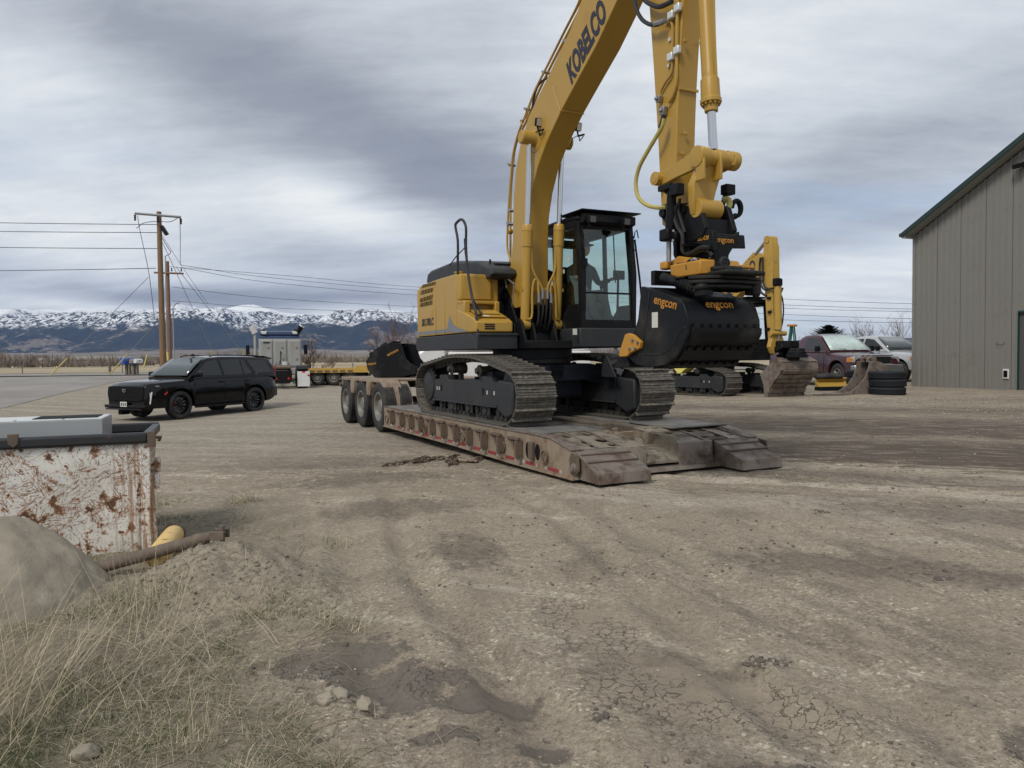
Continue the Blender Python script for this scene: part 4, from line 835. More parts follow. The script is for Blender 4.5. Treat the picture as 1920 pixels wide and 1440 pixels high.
for s in (-1, 1):
    m = MB(); m.mesh([(s*.80, 2.64, 1.035), (s*.99, 2.30, 1.055), (s*1.0, 2.28, 1.0), (s*.83, 2.66, .95), (s*.78, 2.60, 1.035), (s*.95, 2.27, 1.055), (s*.95, 2.25, 1.0), (s*.79, 2.6, .95)], [(0, 1, 2, 3), (4, 5, 6, 7), (0, 1, 5, 4), (1, 2, 6, 5), (2, 3, 7, 6), (3, 0, 4, 7)]); m.build('headlight', 'screen_glass', S, bevel=.006)
    m = MB(); m.box((s*.975, 2.36, 1.03), (.05, .09, .02), (0, 0, 0)); m.build('lamp_strip', 'lamp_clear', S)
    m = MB(); m.tube([(s*.955, 2.53, .86), (s*.93, 2.585, .50)], .020, 6); m.tube([(s*.93, 2.57, .84), (s*.945, 2.58, .62)], .012, 6); m.build('running_light', 'white_paint', S)
    m = MB(); m.box((s*1.045, 2.10, .80), (.02, .13, .05), (R(-35), 0, 0)); m.build('side_marker', 'red_lens', S, bevel=.01)
    m = MB(); m.box((s*1.16, .93, 1.36), (.22, .12, .17)); mi = m.build('door_mirror', 'car_black', S, bevel=.045, seg=3); m = MB(); m.box((s*1.03, .95, 1.30), (.14, .06, .07)); m.build('arm', 'gloss_black', mi)
    for y in (-.18, -1.30):
        m = MB(); m.box((s*1.045, y+.12, 1.10), (.03, .20, .035)); m.build('door_handle', 'gloss_black', S, bevel=.012)
    for y, zt in ((1.02, 1.2), (-.17, 1.2), (-1.10, 1.2)):
        m = MB(); m.bb(s*1.031, s*1.036, y-.004, y+.004, .42, zt-.08); m.build('door_gap', 'matte_black', S)
    m = MB(); m.bb(s*.98, s*1.05, -.98, 1.02, .30, .37); m.build('running_board', 'gloss_black', S, bevel=.015)
    m = MB(); m.box((s*1.035, .02, .46), (.02, 2.0, .05)); m.build('sill_trim', 'gloss_black', S, bevel=.008)
    m = MB(); m.tube([(s*.70, -2.0, 1.89), (s*.70, -1.9, 1.935), (s*.70, .0, 1.955), (s*.70, .15, 1.90)], .018, 6); m.build('roof_rail', 'gloss_black', S)
    m = MB(); m.bb(s*.84, s*.88, -2.64, -2.60, 1.05, 1.6); m.build('tail_lamp', 'red_lens', S, bevel=.01)
m = MB(); m.box((0, 2.71, .43), (1.9, .16, .10)); m.box((0, 2.78, .35), (1.7, .10, .05)); m.prism([(2.50, .30), (2.80, .33), (2.78, .37), (2.5, .40)], -.86, .86, 'x'); m.build('front_bumper', 'gloss_black', S, bevel=.03)
m = MB(); m.tube([(-.80, 2.70, .60), (-.4, 2.77, .555), (.4, 2.77, .555), (.80, 2.70, .60)], .018, 6); m.build('bumper_trim', 'gloss_black', S)
m = MB(); m.bb(-.155, .155, 2.80, 2.812, .42, .57); pl = m.build('number_plate', 'letter_white', S, bevel=.004)
m = MB(); [m.bb(a, a+.05, 2.812, 2.815, .45, .54) for a in (-.12, -.03, .06)]; m.build('plate_marks', 'wire', pl)
m = MB(); m.bb(-.86, .86, -2.74, -2.55, .50, .86); m.build('rear_bumper', 'car_black', S, bevel=.06)
m = MB(); m.prism([(-2.60, 1.80), (-2.2, 1.90), (-2.2, 1.93), (-2.62, 1.85)], -.72, .72, 'x'); m.build('rear_spoiler', 'gloss_black', S, bevel=.015)
m = MB(); m.prism([(-.95, 1.93), (-1.18, 1.93), (-1.16, 2.0), (-1.12, 2.0)], -.02, .02, 'x'); an = m.build('roof_aerial', 'gloss_black', S); an.location = (0, 1.35, 0)
m = MB(); m.bb(-1.033-.0, -1.03, -1.60, -1.52, 1.31, 1.335); em = m.build('side_badge', 'chrome', S)
m = MB(); m.tube([(-.1, 1.16, 1.33), (-.7, 1.05, 1.36)], .012, 5); m.tube([(.1, 1.16, 1.33), (.7, 1.10, 1.35)], .012, 5); m.build('wiper', 'matte_black', S)
m = MB(); m.bb(-.55, -.35, 2.35, 2.6, .16, .3); m.bb(.35, .55, 2.35, 2.6, .16, .3); m.build('tow_bracket', 'matte_black', S)

# ---- pickups
def pickup(fr, label, paint, crew, scale=1.0):
    P = dict(w=2.0, paint=paint, sill=.46, wz=.42, shoulder=.14, y0=-2.75, y1=2.62, axles=[(1.75, .49), (-1.75, .49)],
      deck=[(-2.75, 1.22), (-.6, 1.24), (-.4, 1.24), (1.0, 1.20), (1.3, 1.17), (2.2, 1.08), (2.5, 1.03), (2.62, .96)], plan=[(-2.75, .97), (1.4, 1.0), (2.2, .985), (2.5, .94), (2.62, .88)], under=[(-2.75, .5), (2.62, .46)],
      cabin=dict(wr=1.40, wb=.93, h=1.80, front=lambda y: max(0, y-.2)*.3, roof=([(-.95 if not crew else -1.15, 1.24), (-.80 if not crew else -1.02, 1.72), (-.6, 1.79), (0, 1.815), (.25, 1.79), (.42, 1.74), (1.22, 1.20)]),
        windows=[('side_window', [(.32, 1.66), (.0, 1.70), (-.34 if not crew else -.12, 1.70), (-.38 if not crew else -.15, 1.27), (.92, 1.27), (.86, 1.33)])] + ([('side_window', [(-.22, 1.70), (-.80, 1.68), (-.94, 1.28), (-.24, 1.27)])] if crew else []),
        screens=[('windscreen', 1.16, 1.22, .38, 1.74, .05, .05, 'screen_glass' if crew else 'sunshade', .03), ('rear_window', -1.0, 1.3, -.86, 1.66, .1, .1, 'tint_glass', -.03)]),
      wheels=[dict(x=.85, y=1.75, r=.40, w=.26, rim=.23, mt='rim_grey', spokes=5), dict(x=.85, y=-1.75, r=.40, w=.26, rim=.23, mt='rim_grey', spokes=5)])
    t_, b_, g_, _ = car(fr, 'pickup_truck', label, 'pickup truck', P, 'pickup trucks parked by the shop'); return t_
p = at(1607, 700, 27.6); KF = Frame(p.x, p.y+2.2, .27, 12); KF.o = Vector((p.x, p.y+2.3, .33))
K1 = pickup(KF, 'dark maroon pickup with a crumpled silver sunshade behind its windscreen', 'maroon', False)
def front_end(T, chrome, guard):
    m = MB(); m.prism([(-.52, .82), (-.56, 1.02), (.56, 1.02), (.52, .82)], 2.55, 2.66, 'y'); g = m.build('grille', 'matte_black', T, bevel=.02)
    m = MB()
    for k in range(5): m.box((0, 2.665, .85+k*.038), (1.0, .01, .01))
    m.build('grille_bar', 'dark_grey_paint', g)
    m = MB(); pr = [(-.56, .79), (-.62, 1.06), (.62, 1.06), (.56, .79)]
    m.tube([(a, 2.64, b) for a, b in pr+[pr[0]]], .024, 6); m.build('grille_surround', chrome, T)
    for s in (-1, 1):
        m = MB(); m.prism([(s*.60, .80), (s*.62, 1.03), (s*.90, 1.02), (s*.94, .84)], 2.40, 2.61, 'y'); h = m.build('headlight', 'lamp_clear', T, bevel=.015)
        m = MB(); m.prism([(s*.88, .83), (s*.88, 1.0), (s*.975, .98), (s*.985, .84)], 2.28, 2.55, 'y'); m.build('turn_signal', 'amber_lens', h, bevel=.01)
        m = MB(); m.box((s*1.16, .86, 1.30), (.22, .10, .20)); m.build('door_mirror', 'matte_black', T, bevel=.04)
        m = MB(); m.box((s*1.015, -.22, 1.08), (.02, .15, .03)); m.build('door_handle', 'matte_black', T)
        for y in (1.0, -.45): m = MB(); m.bb(s*1.003, s*1.008, y-.004, y+.004, .52, 1.14); m.build('door_gap', 'matte_black', T)
    m = MB(); m.prism([(-.98, .52), (-.98, .74), (-.5, .78), (.5, .78), (.98, .74), (.98, .52), (.6, .5), (-.6, .5)], 2.5, 2.76, 'y'); m.build('front_bumper', chrome, T, bevel=.03)
    m = MB(); m.tube([(-.1, 1.2, 1.26), (-.7, 1.08, 1.30)], .012, 5); m.tube([(.2, 1.2, 1.27), (.75, 1.1, 1.30)], .012, 5); m.build('wiper', 'matte_black', T)
front_end(K1, 'chrome', False)
p = at(1700, 700, 31.5); K2F = Frame(p.x+.0, p.y+2.2, .34, 22)
K2 = pickup(K2F, 'silver crew cab pickup partly hidden behind the corner of the grey shop', 'grey_silver', True)
front_end(K2, 'grey_silver', True)
m = MB(); pr = [(.52, 2.70, .78), (.52, 2.72, 1.07), (.98, 2.62, 1.07), (1.02, 2.60, .78)]
m.tube(pr+[pr[0]], .028, 6); m.tube([(.5, 2.71, .92), (1.0, 2.61, .92)], .014, 5); m.build('lamp_guard', 'matte_black', K2)
m = MB(); m.cyl((-.8, .9, 1.2), (-.82, .85, 2.3), .008, 5); m.build('whip_aerial', 'wire', K2)

for t_ in (K1, K2): t_.scale = (1.03, 1.03, 1.12)
# ---- yellow steel blade, bent plate, and the narrow digging bucket, tyres
p = at(1556, 712, 25.6); o = thing('snow_blade', 'yellow steel blade lying on black blocks in front of the maroon pickup', 'blade', loc=(p.x, p.y, gz(p.x, p.y)), rz=R(8))
m = MB(); m.prism([(-.1, .14), (.12, .12), (.2, .30), (.1, .44), (-.02, .42), (.06, .30)], -.45, .8, 'x'); m.build('blade', 'old_yellow', o, bevel=.01)
m = MB(); m.bb(-.4, .7, -.2, .3, -.02, .13); m.build('block', 'matte_black', o, bevel=.02)
m = MB(); m.prism([(-.05, .40), (.15, .42), (.26, .50), (.2, .60), (.0, .58), (-.12, .48)], -.5, .45, 'x'); m.build('rubber_edge', 'rubber', o, bevel=.04)

BK = Frame(*at(1600, 741, 23.2).to_tuple()[:2], 0, -80); BK.o.z = gz(BK.o.x, BK.o.y)
def dig_bucket(fr, W_, prof, lip, label, mt, strips, name='digging_bucket', cat='bucket', parent=None, th=.03, cutter=True):
    """prof: list of (y, z) outer shell from the top hinge round the back to the cutting edge; lip: side-plate front edge back up"""
    o = parent if parent is not None else thing(name, label, cat, fr)
    outline = prof + lip
    for s in (-1, 1): m = MB(); m.prism(outline, s*W_/2, s*(W_/2-th), 'x'); m.build('side_plate', mt, o, bevel=.008)
    inner = []
    n = len(prof)
    for i, (y, z) in enumerate(prof):
        a = Vector(prof[max(0, i-1)]); b = Vector(prof[min(n-1, i+1)]); t = (b-a).normalized(); nrm = Vector((-t.y, t.x)); c = Vector((sum(q[0] for q in outline)/len(outline), sum(q[1] for q in outline)/len(outline)))
        if nrm.dot(c-Vector((y, z))) < 0: nrm = -nrm
        inner.append((y+nrm.x*th, z+nrm.y*th))
    m = MB(); m.prism(prof+inner[::-1], -W_/2+th*.6, W_/2-th*.6, 'x'); m.build('shell', mt, o, smooth=30)
    return o
pr = [(-.62, 1.02), (-.80, .95), (-.98, .78), (-1.06, .56), (-1.03, .34), (-.90, .15), (-.70, .04), (-.40, .0), (.55, .0)]
DB = dig_bucket(BK, .62, pr, [(.55, .05), (.30, .10), (.02, .28), (-.20, .55), (-.30, .85), (-.33, 1.02)], 'narrow worn grey digging bucket with a curved open mouth beside the tyre stack', 'ramp_steel', 0)
m = MB(); m.box((0, .68, .02), (.62, .36, .035), (R(-3), 0, 0)); m.build('cutting_edge', 'ramp_steel', DB, bevel=.008)
for s in (-1, 1): m = MB(); m.prism([(-.66, .98), (-.68, 1.12), (-.52, 1.20), (-.36, 1.10), (-.34, .98)], s*.12, s*.17, 'x'); m.build('hanger', 'ramp_steel', DB, bevel=.01)
m = MB(); m.cyl((-.24, -.44, 1.10), (.24, -.44, 1.10), .035, 12); m.build('pin', 'rust_iron', DB)
for s in (-1, 1): m = MB(); m.prism([(-.62, .90), (-.95, .70), (-1.0, .5), (-.90, .24), (-.7, .12), (-.45, .14), (-.4, .3), (-.55, .33), (-.8, .42), (-.72, .66), (-.55, .78)], s*.31, s*.325, 'x'); m.build('wear_plate', 'ramp_steel', DB)
p = at(1556, 746, 22.4); m = MB(); m.prism([(-.55, -.05), (-.1, .10), (.4, .12), (.62, -.02), (.2, -.10), (-.3, -.14)], 0, .03, 'z'); o = m.build('steel_plate', 'rust_iron', bevel=.006); o.location = (p.x, p.y, gz(p.x, p.y)+.01); tag(o, 'flat rusty pointed steel plate lying on the dirt by the digging bucket', 'steel plate')
def tyre_obj(loc, label, mt, rot=0, Rr=.52, w=.245, tilt=(0, 0)):
    m = MB(); r0 = .285; prof = [(-w/2*.7, r0), (-w/2, r0+.04), (-w/2, Rr-.08), (-w/2*.85, Rr-.015), (-w/2*.62, Rr)]
    for k in range(1, 5): a = -w*.31+w*.62*k/5; prof += [(a-.007, Rr), (a-.004, Rr-.018), (a+.004, Rr-.018), (a+.007, Rr)]
    prof += [(w/2*.62, Rr), (w/2*.85, Rr-.015), (w/2, Rr-.08), (w/2, r0+.04), (w/2*.7, r0), (w/2*.4, r0+.02), (w/2*.5, Rr-.06), (-w/2*.5, Rr-.06), (-w/2*.4, r0+.02)]
    m.lathe((0, 0, 0), (0, 0, 1), prof, 44, closed=True); o = m.build('truck_tyre', mt, smooth=50); o.location = loc; o.rotation_euler = (tilt[0], tilt[1], rot); tag(o, label, 'tyre', 'stacked truck tyres'); return o
p = at(1679, 741, 22.2); zt = gz(p.x, p.y)
for k in range(3): tyre_obj((p.x+(0, .02, -.01)[k], p.y+.5, zt+.115+k*.243), ['bottom tyre of the stack of three by the shop corner', 'middle tyre of the stack of three by the shop corner', 'top tyre of the stack of three by the shop corner'][k], 'rubber_dark', k)
tyre_obj((p.x+.12, p.y+2.25, zt+.118), 'bottom black tyre half hidden behind the digging bucket', 'rubber_dark', 1); tyre_obj((p.x+.10, p.y+2.25, zt+.36), 'middle black tyre half hidden behind the digging bucket', 'rubber_dark', 2); tyre_obj((p.x+.12, p.y+2.27, zt+.603), 'upper black tyre half hidden behind the digging bucket', 'rubber_dark', 2)
# ladder
p = at(1484, 640, 25); zb = gz(p.x, p.y); o = thing('step_ladder', 'green fibreglass step ladder standing behind the older yellow machine', 'ladder', loc=(p.x, p.y, zb), rz=R(60)); hT = at(1482, 612, 25).z-zb
for s in (-1, 1):
    m = MB(); m.tube([(s*.22, .25, 0), (s*.15, 0, hT)], .03, 4); m.build('rail', 'ladder_green', o)
    m = MB(); m.tube([(s*.22, -.30, 0), (s*.15, -.06, hT)], .022, 4); m.build('back_rail', 'ladder_green', o)
for k in range(1, 6): f = k/6.3; m = MB(); m.box((0, .25*(1-f), hT*f), (.4-.12*f, .07, .03)); m.build('rung', 'rack_grey', o)
m = MB(); m.box((0, -.02, hT+.03), (.42, .26, .06)); m.build('top_cap', 'tilt_yellow', o)
# ------------------------------------------------------------------ the yellow excavator on the lowboy
MF = Frame(.335, 12.087, .66, 26.3)
EX = thing('excavator', 'clean yellow excavator with black cab standing on the rusty lowboy trailer, boom raised high', 'excavator', MF)
def hx(px, py, x): return MF.hit(px, py, 0, x)
def hy(px, py, y): return MF.hit(px, py, 1, y)
def YZ(l, x): return MF.yz(l, x)
def XZ(l, y): return MF.xz(l, y)
# --- tracks
def shoe_mesh(w=.60, p=.168):
    m = MB(); m.bb(-w/2, w/2, -p/2+.004, p/2-.001, -.014, 0)
    for y, h in ((-p/2+.016, .042), (-.004, .012), (p/2-.045, .012)): m.prism([(y-.015, 0), (y+.015, 0), (y+.008, h), (y-.009, h)], -w/2, w/2, 'x')
    for x in (-.13, .13):
        for y in (-.035, .035): m.cyl((x, y-.01, 0), (x, y-.01, .010), .013, 6)
    m.cur = 1; m.bb(-.055, .055, .012, .036, -.0, .004)
    for x in (-.085, .085): m.bb(x-.022, x+.022, -p/2, p/2+.01, -.085, -.014)
    m.cyl((-.12, -p/2+.03, -.055), (.12, -p/2+.03, -.055), .022, 8)
    return m.data('track_shoe', ['track_steel', 'track_chain'], smooth=30)
SHOE = shoe_mesh()
def closed_path(pts, step):
    P = [Vector(p) for p in pts]; n = len(P); sm = []
    for i in range(n):
        a, b, c, d_ = P[i-1], P[i], P[(i+1) % n], P[(i+2) % n]
        for k in range(8):
            t = k/8; sm.append(.5*((2*b)+(c-a)*t+(2*a-5*b+4*c-d_)*t*t+(3*b-a-3*c+d_)*t**3))
    L = [0]
    for i in range(len(sm)): L.append(L[-1]+(sm[(i+1) % len(sm)]-sm[i]).length)
    N = round(L[-1]/step); out = []
    for k in range(N):
        s_ = L[-1]*k/N; i = max(j for j in range(len(L)) if L[j] <= s_+1e-9); i = min(i, len(sm)-1); t = (s_-L[i])/max(1e-9, L[i+1]-L[i])
        p = sm[i].lerp(sm[(i+1) % len(sm)], t); q = sm[(i+1) % len(sm)]-sm[i]; out.append((p, math.atan2(q.y, q.x)))
    return out
TRK = [(-1.62, .012), (-.8, .012), (0, .012), (.8, .012), (1.50, .012), (1.76, .07), (1.93, .22), (1.985, .42), (1.93, .60), (1.76, .725), (1.37, .80), (.93, .88), (.54, .935), (.02, .955), (-.49, .945), (-.91, .90), (-1.43, .84), (-1.72, .80), (-1.93, .66), (-2.01, .46), (-1.96, .24), (-1.82, .08)]
def undercarriage(root, trk, shoe, step, xc, mts=('dark_grey_paint', 'track_chain'), out=1, wt=.6):
    """one crawler: track frame, idler, sprocket, rollers, shoes"""
    tr = bpy.data.objects.new('crawler_track', None); COL.objects.link(tr); tr.parent = root; tr.location = (xc, 0, 0)
    for p, a in closed_path([(y, z) for y, z in trk], step):
        # path runs forward along the bottom, so outward is to the right of travel
        o = link_mesh('track_shoe', shoe, tr, (0, p.x, p.y), (a+PI, 0, 0))
    w = wt*.5
    m = MB(); m.prism([(-1.30, .27), (-1.30, .53), (-1.22, .585), (1.20, .585), (1.22, .27), (1.16, .235), (-1.24, .235)], -w*.62, w*.68*1, 'x'); m.prism([(-1.28, .225), (1.2, .225), (1.2, .245), (-1.28, .245)], -w*.75, w*.80, 'x')
    for y in (-1.0, .75): m.prism([(y-.14, .58), (y+.26, .58), (y+.18, .66), (y-.10, .66)], -w*.2, w*.62, 'x')
    m.build('track_frame', mts[0], tr, bevel=.012)
    for y, s_ in ((-.98, .02), (.72, .02)):
        m = MB(); m.box((out*w*.685, y, .44), (.006, .055, .10)); m.build('slot', 'matte_black', tr)
    for y in (-1.18, -1.08, .86, 1.1):
        m = MB(); m.box((out*w*.685, y, .43), (.006, .03, .055)); m.build('sticker', 'sticker', tr)
    m = MB(); m.prism([(1.21, .20), (1.24, .62), (1.70, .60), (1.72, .16), (1.50, .09)], -w*.72, w*.74, 'x'); m.build('idler_guard', mts[0], tr, bevel=.03)
    m = MB(); m.lathe((-w*.25, 1.50, .44), (1, 0, 0), [(-.05, .30), (-.02, .37), (w*.5+.02, .37), (w*.5+.05, .30)], 28); m.build('idler', mts[1], tr)
    m = MB(); c = Vector((out*w*.55, -1.60, .455)); pr_ = []
    for k in range(21):
        a = 2*PI*k/21
        for da, r in ((-.09, .285), (-.05, .33), (.05, .33), (.09, .285)): pr_.append((c.y+r*math.cos(a+da), c.z+r*math.sin(a+da)))
    m.prism(pr_, c.x-.02, c.x+.02, 'x'); m.lathe(c, (out, 0, 0), [(0, .25), (.05, .24), (.055, .20), (.07, .17), (.07, 0)], 28); m.build('sprocket', mts[0], tr)
    for k, y in enumerate(np.linspace(-1.15, 1.1, 7)):
        m = MB(); m.lathe((out*w*.1, y, .155), (out, 0, 0), [(-w*.45, .07), (-w*.4, .095), (w*.2, .095), (w*.25, .11), (w*.3, .11), (w*.32, .06), (w*.42, .055), (w*.43, 0)], 16); m.build('track_roller', mts[1], tr)
    for y in (-.55, .12, .75):
        m = MB(); m.prism([(y-.16, .24), (y+.16, .24), (y+.13, .09), (y-.13, .09)], out*w*.56, out*w*.62, 'x'); m.lathe((out*w*.62, y, .15), (out, 0, 0), [(0, .055), (.02, .05), (.022, .0)], 12); m.build('track_guide', mts[0], tr, bevel=.01)
    for y, z in ((-.62, .76), (.50, .74)):
        m = MB(); m.lathe((out*w*.05, y, z), (out, 0, 0), [(-.10, .085), (.0, .085), (.02, .07), (.12, .07), (.13, .088), (.16, .088), (.17, .05), (.21, .045), (.215, 0)], 16); m.bb(-.03, .03, y-.05, y+.05, .58, z); m.build('carrier_roller', mts[1], tr)
    return tr
undercarriage(EX, TRK, SHOE, .172, .995, out=1)
undercarriage(EX, TRK, SHOE, .172, -.995, out=-1)
# --- centre frame
m = MB(); m.prism(XZ([(1033, 684), (1108, 681), (1128, 685), (1160, 692), (1164, 738), (1150, 727), (1102, 712), (1036, 716)], .85), .35, .80, 'y'); m.build('x_frame_leg', 'frame_navy', EX, bevel=.012)
m = MB(); m.prism([(-q[0], q[1]) for q in XZ([(1033, 684), (1108, 681), (1128, 685), (1160, 692), (1164, 738), (1150, 727), (1102, 712), (1036, 716)], .85)], .35, .80, 'y'); m.build('x_frame_leg', 'frame_navy', EX, bevel=.012)
m = MB(); m.bb(-.68, .68, -.80, -.35, .30, .62); m.build('x_frame_leg', 'frame_navy', EX, bevel=.012)
m = MB(); m.bb(-.55, .55, -.8, .62, .33, .70); m.lathe((0, 0, .70), (0, 0, 1), [(0, .60), (.12, .60), (.12, .56), (.20, .56), (.20, .64), (.36, .64)], 40); m.build('centre_frame', 'frame_navy', EX, bevel=.01)
m = MB(); m.lathe((0, 0, .84), (0, 0, 1), [(0, .62), (.07, .62)], 40); m.build('slewing_ring', 'track_chain', EX)
m = MB(); m.box((-.86, 1.34, .92), (.55, .10, .05), (0, 0, R(12))); m.prism([(1.1, .62), (1.5, .62), (1.25, .95), (1.12, .95)], -.62, -.60, 'x'); m.build('chain_guard', 'dark_grey_paint', EX, bevel=.01)

# --- slewing upper
def PX(px, py, x): q = hx(px, py, x); return q.y
m = MB(); m.prism([(-1.18, 1.24), (.95, 1.24), (1.25, 1.05), (1.25, -1.9), (.9, -2.2), (-.9, -2.2), (-1.2, -1.9), (-1.2, 1.2)], 0, 1, 'z')
m = MB(); m.prism([(.62, .62), (1.25, .62), (1.25, -1.95), (1.0, -2.15), (-1.0, -2.15), (-1.18, -1.95), (-1.18, .62)], 1.07, 1.30, 'z'); m.build('deck_frame', 'dark_grey_paint', EX, bevel=.02)
m = MB(); m.bb(-.12, .58, -.4, 1.05, 1.06, 1.18); m.bb(-.12, .62, -.6, .6, 1.14, 1.44); m.build('swing_frame', 'black_paint', EX, bevel=.01)
m = MB(); m.prism([(-2.02, 1.10), (-1.85, 1.06), (.62, 1.06), (.62, 1.22), (.44, 1.30), (-2.0, 1.30)], 1.20, 1.275, 'x'); m.build('side_skirt', 'dark_grey_paint', EX, bevel=.012)
m = MB(); m.bb(.62, 1.275, .60, .70, 1.06, 1.27); m.bb(.60, 1.25, .40, .72, 1.26, 1.285)
for k in range(12): m.box((.66+k*.05, .70, 1.29), (.02, .035, .014))
m.build('step_plate', 'dark_grey_paint', EX, bevel=.006)
# engine side panels
ys_ = [-1.98, PX(817, 580, 1.25), PX(834, 580, 1.25), PX(857, 580, 1.25)-.01]; tops = [(2.20, 2.235), (2.235, 2.24), (2.24, 2.245)]
for k in range(3):
    a, b = ys_[k]+.010, ys_[k+1]-.010; z0 = 1.315; t0, t1 = tops[k]
    m = MB(); m.prism([(a, z0), (b, z0), (b, t1), (a + (.10 if k == 0 else 0), t0)], 1.195, 1.25, 'x'); pn = m.build('side_door' if k != 1 else 'side_panel', 'yellow_paint', EX, bevel=.015)
    if k == 0:
        for (p0, p1, p2, p3) in [((792, 534), (817, 528), (814, 534), (791, 540)), ((789, 545), (812, 539), (811, 547), (788, 553)), ((787, 560), (811, 552), (810, 561), (787, 567)), ((787, 569), (810, 563), (810, 571), (787, 576))]:
            q = YZ([p0, p1, p2, p3], 1.256); mm = MB(); mm.prism([(max(a+.03, y), z) for y, z in q], 1.250, 1.2535, 'x')
            mm.build('louvre', 'matte_black', pn)
            mm = MB(); ya, yb = max(a+.04, q[0][0]), q[1][0]
            for j in range(8):
                f = (j+.5)/8; y = ya+(yb-ya)*f; zt = q[0][1]+(q[1][1]-q[0][1])*f; zb = q[3][1]+(q[2][1]-q[3][1])*f; mm.box((1.256, y, (zt+zb)/2), (.006, .012, abs(zt-zb)))
            mm.build('louvre_slat', 'old_yellow', pn)
        q = hx(810, 586, 1.25); mm = MB(); mm.box((1.252, q.y, q.z), (.008, .13, .13)); mm.build('door_latch', 'yellow_paint', pn, bevel=.004); mm = MB(); mm.box((1.258, q.y, q.z), (.006, .06, .07)); mm.build('latch_pocket', 'old_yellow', pn)
        q = hx(799, 605, 1.255); text('model_lettering', 'SK170LC', .17, 'letter_navy', pn, (1.253, q.y+.06, q.z), (0, 1, 0), (0, 0, 1), bold=.004, sx=.9, shear=.15)
    mm = MB(); mm.prism([(a+.01, 1.345), (b, 1.345), (b, 1.40), (a+.01, 1.40)], 1.2505, 1.2535, 'x'); mm.build('stripe', 'decal_grey', pn)
m = MB(); q = YZ([(840, 594), (846, 612), (877, 621), (857, 606)], 1.25); q = YZ([(838, 621), (843, 593), (850, 609), (856, 613), (878, 621), (857, 624)], 1.25)
m.prism([(y, z) for y, z in q if True], 1.2535, 1.256, 'x'); m.build('swoosh_decal', 'decal_grey', EX)
# body behind the panels, rounded counterweight
m = MB(); m.bb(-1.15, 1.19, -1.9, -.15, 1.30, 2.12); m.build('engine_bay', 'dark_grey_paint', EX, bevel=.03)
cw = [(-1.2, -1.55)] + [( -1.2+ .0, -1.9)] + [(x, -2.0-.42*(1-(x/1.25)**2)) for x in np.linspace(-1.15, 1.15, 14)] + [(1.25, -1.99), (1.25, -1.96)]
m = MB(); m.prism([(-1.2, -1.98), *[(x, -2.02-.40*(1-(x/1.3)**2)) for x in np.linspace(-1.18, 1.22, 16)], (1.25, -1.99), (1.2, -1.9), (-1.2, -1.9)], 1.12, 2.16, 'z'); m.build('counterweight', 'yellow_paint', EX, bevel=.06, seg=3)
# black engine hood and second black cover
hp = YZ([(800, 528), (802, 512), (807, 506), (842, 491.5), (857, 488.5), (896, 488.5), (906, 496), (921, 504), (924, 512)], .80)
hp = [(y, max(z, 2.16)) for y, z in hp] + [(.15, 2.16), (-2.1, 2.16)]
m = MB(); rings = []
for x, sc_ in ((.82, .90), (.74, 1.0), (-.2, 1.04), (-.35, .92)): rings.append([Vector((x, y*(.985 if sc_ < 1 else 1), 2.16+(z-2.16)*sc_)) for y, z in hp])
m.loft(rings); m.build('engine_hood', 'dark_grey_paint', EX, bevel=.02)
m = MB(); m.prism(YZ([(908, 497), (955, 494), (955, 518), (924, 518), (924, 505)], .35)+[], .10, .60, 'x'); m.bb(-.05, .7, -.7, -.05, 2.10, 2.30); m.build('cover', 'black_paint', EX, bevel=.015)
for k in range(4): m = MB(); m.cyl((.7-k*.02, -.95+.25*k, 2.30), (.7-k*.02, -.95+.25*k, 2.50), .018, 8); m.tube([(.7, -1+.2*k, 2.42), (.55, -.9+.2*k, 2.44)], .015, 6); m.build('hose_fitting', 'black_paint', EX)
m = MB(); m.cyl((1.0, -.62, 2.24), (1.0, -.62, 2.31), .07, 14); m.cyl((1.0, -.62, 2.31), (1.0, -.62, 2.335), .085, 14); m.build('filler_cap', 'yellow_paint', EX)
# fuel tank and stepped tool box
def hxr(v, lo, hi): return max(lo, min(hi, v))
m = MB(); m.bb(.70, 1.25, -.14, .02, 1.82, 2.235); m.bb(.58, 1.24, -.5, -.02, 1.5, 2.23); m.build('fuel_tank', 'yellow_paint', EX, bevel=.035, seg=3)
m = MB(); m.bb(.745, 1.20, .018, .032, 1.84, 2.20); m.build('tank_face', 'yellow_paint', EX, bevel=.012)
m = MB(); m.prism([(-.16, 1.31), (-.16, 1.70), (.12, 1.64), (.50, 1.52), (.60, 1.47), (.605, 1.31)], .64, 1.25, 'x'); tb = m.build('tool_box', 'yellow_paint', EX, bevel=.025, seg=3)
m = MB(); m.bb(1.15, 1.245, -.14, .16, 1.6, 1.80); m.bb(.64, .72, -.14, .14, 1.6, 1.80); m.bb(.64, 1.245, -.14, .12, 1.76, 1.815); m.build('step_recess', 'yellow_paint', tb, bevel=.015)
m = MB(); m.prism([(.10, 1.66), (.50, 1.535), (.505, 1.55), (.11, 1.675)], .70, 1.14, 'x'); m.build('lid', 'yellow_paint', tb, bevel=.006)
m = MB(); m.prism([(.18, 1.66), (.40, 1.59), (.405, 1.60), (.185, 1.67)], .76, 1.02, 'x'); m.build('tread_pad', 'old_yellow', tb)
for k in range(3): m = MB(); m.box((1.03, .608, 1.365+.032*k), (.16, .008, .016)); m.build('vent_slot', 'matte_black', tb)
m = MB(); q = hy(911, 588, .5); m.box((1.02, .46, 1.562), (.10, .06, .006), (R(-18), 0, 0)); m.build('sticker', 'white_paint', tb)
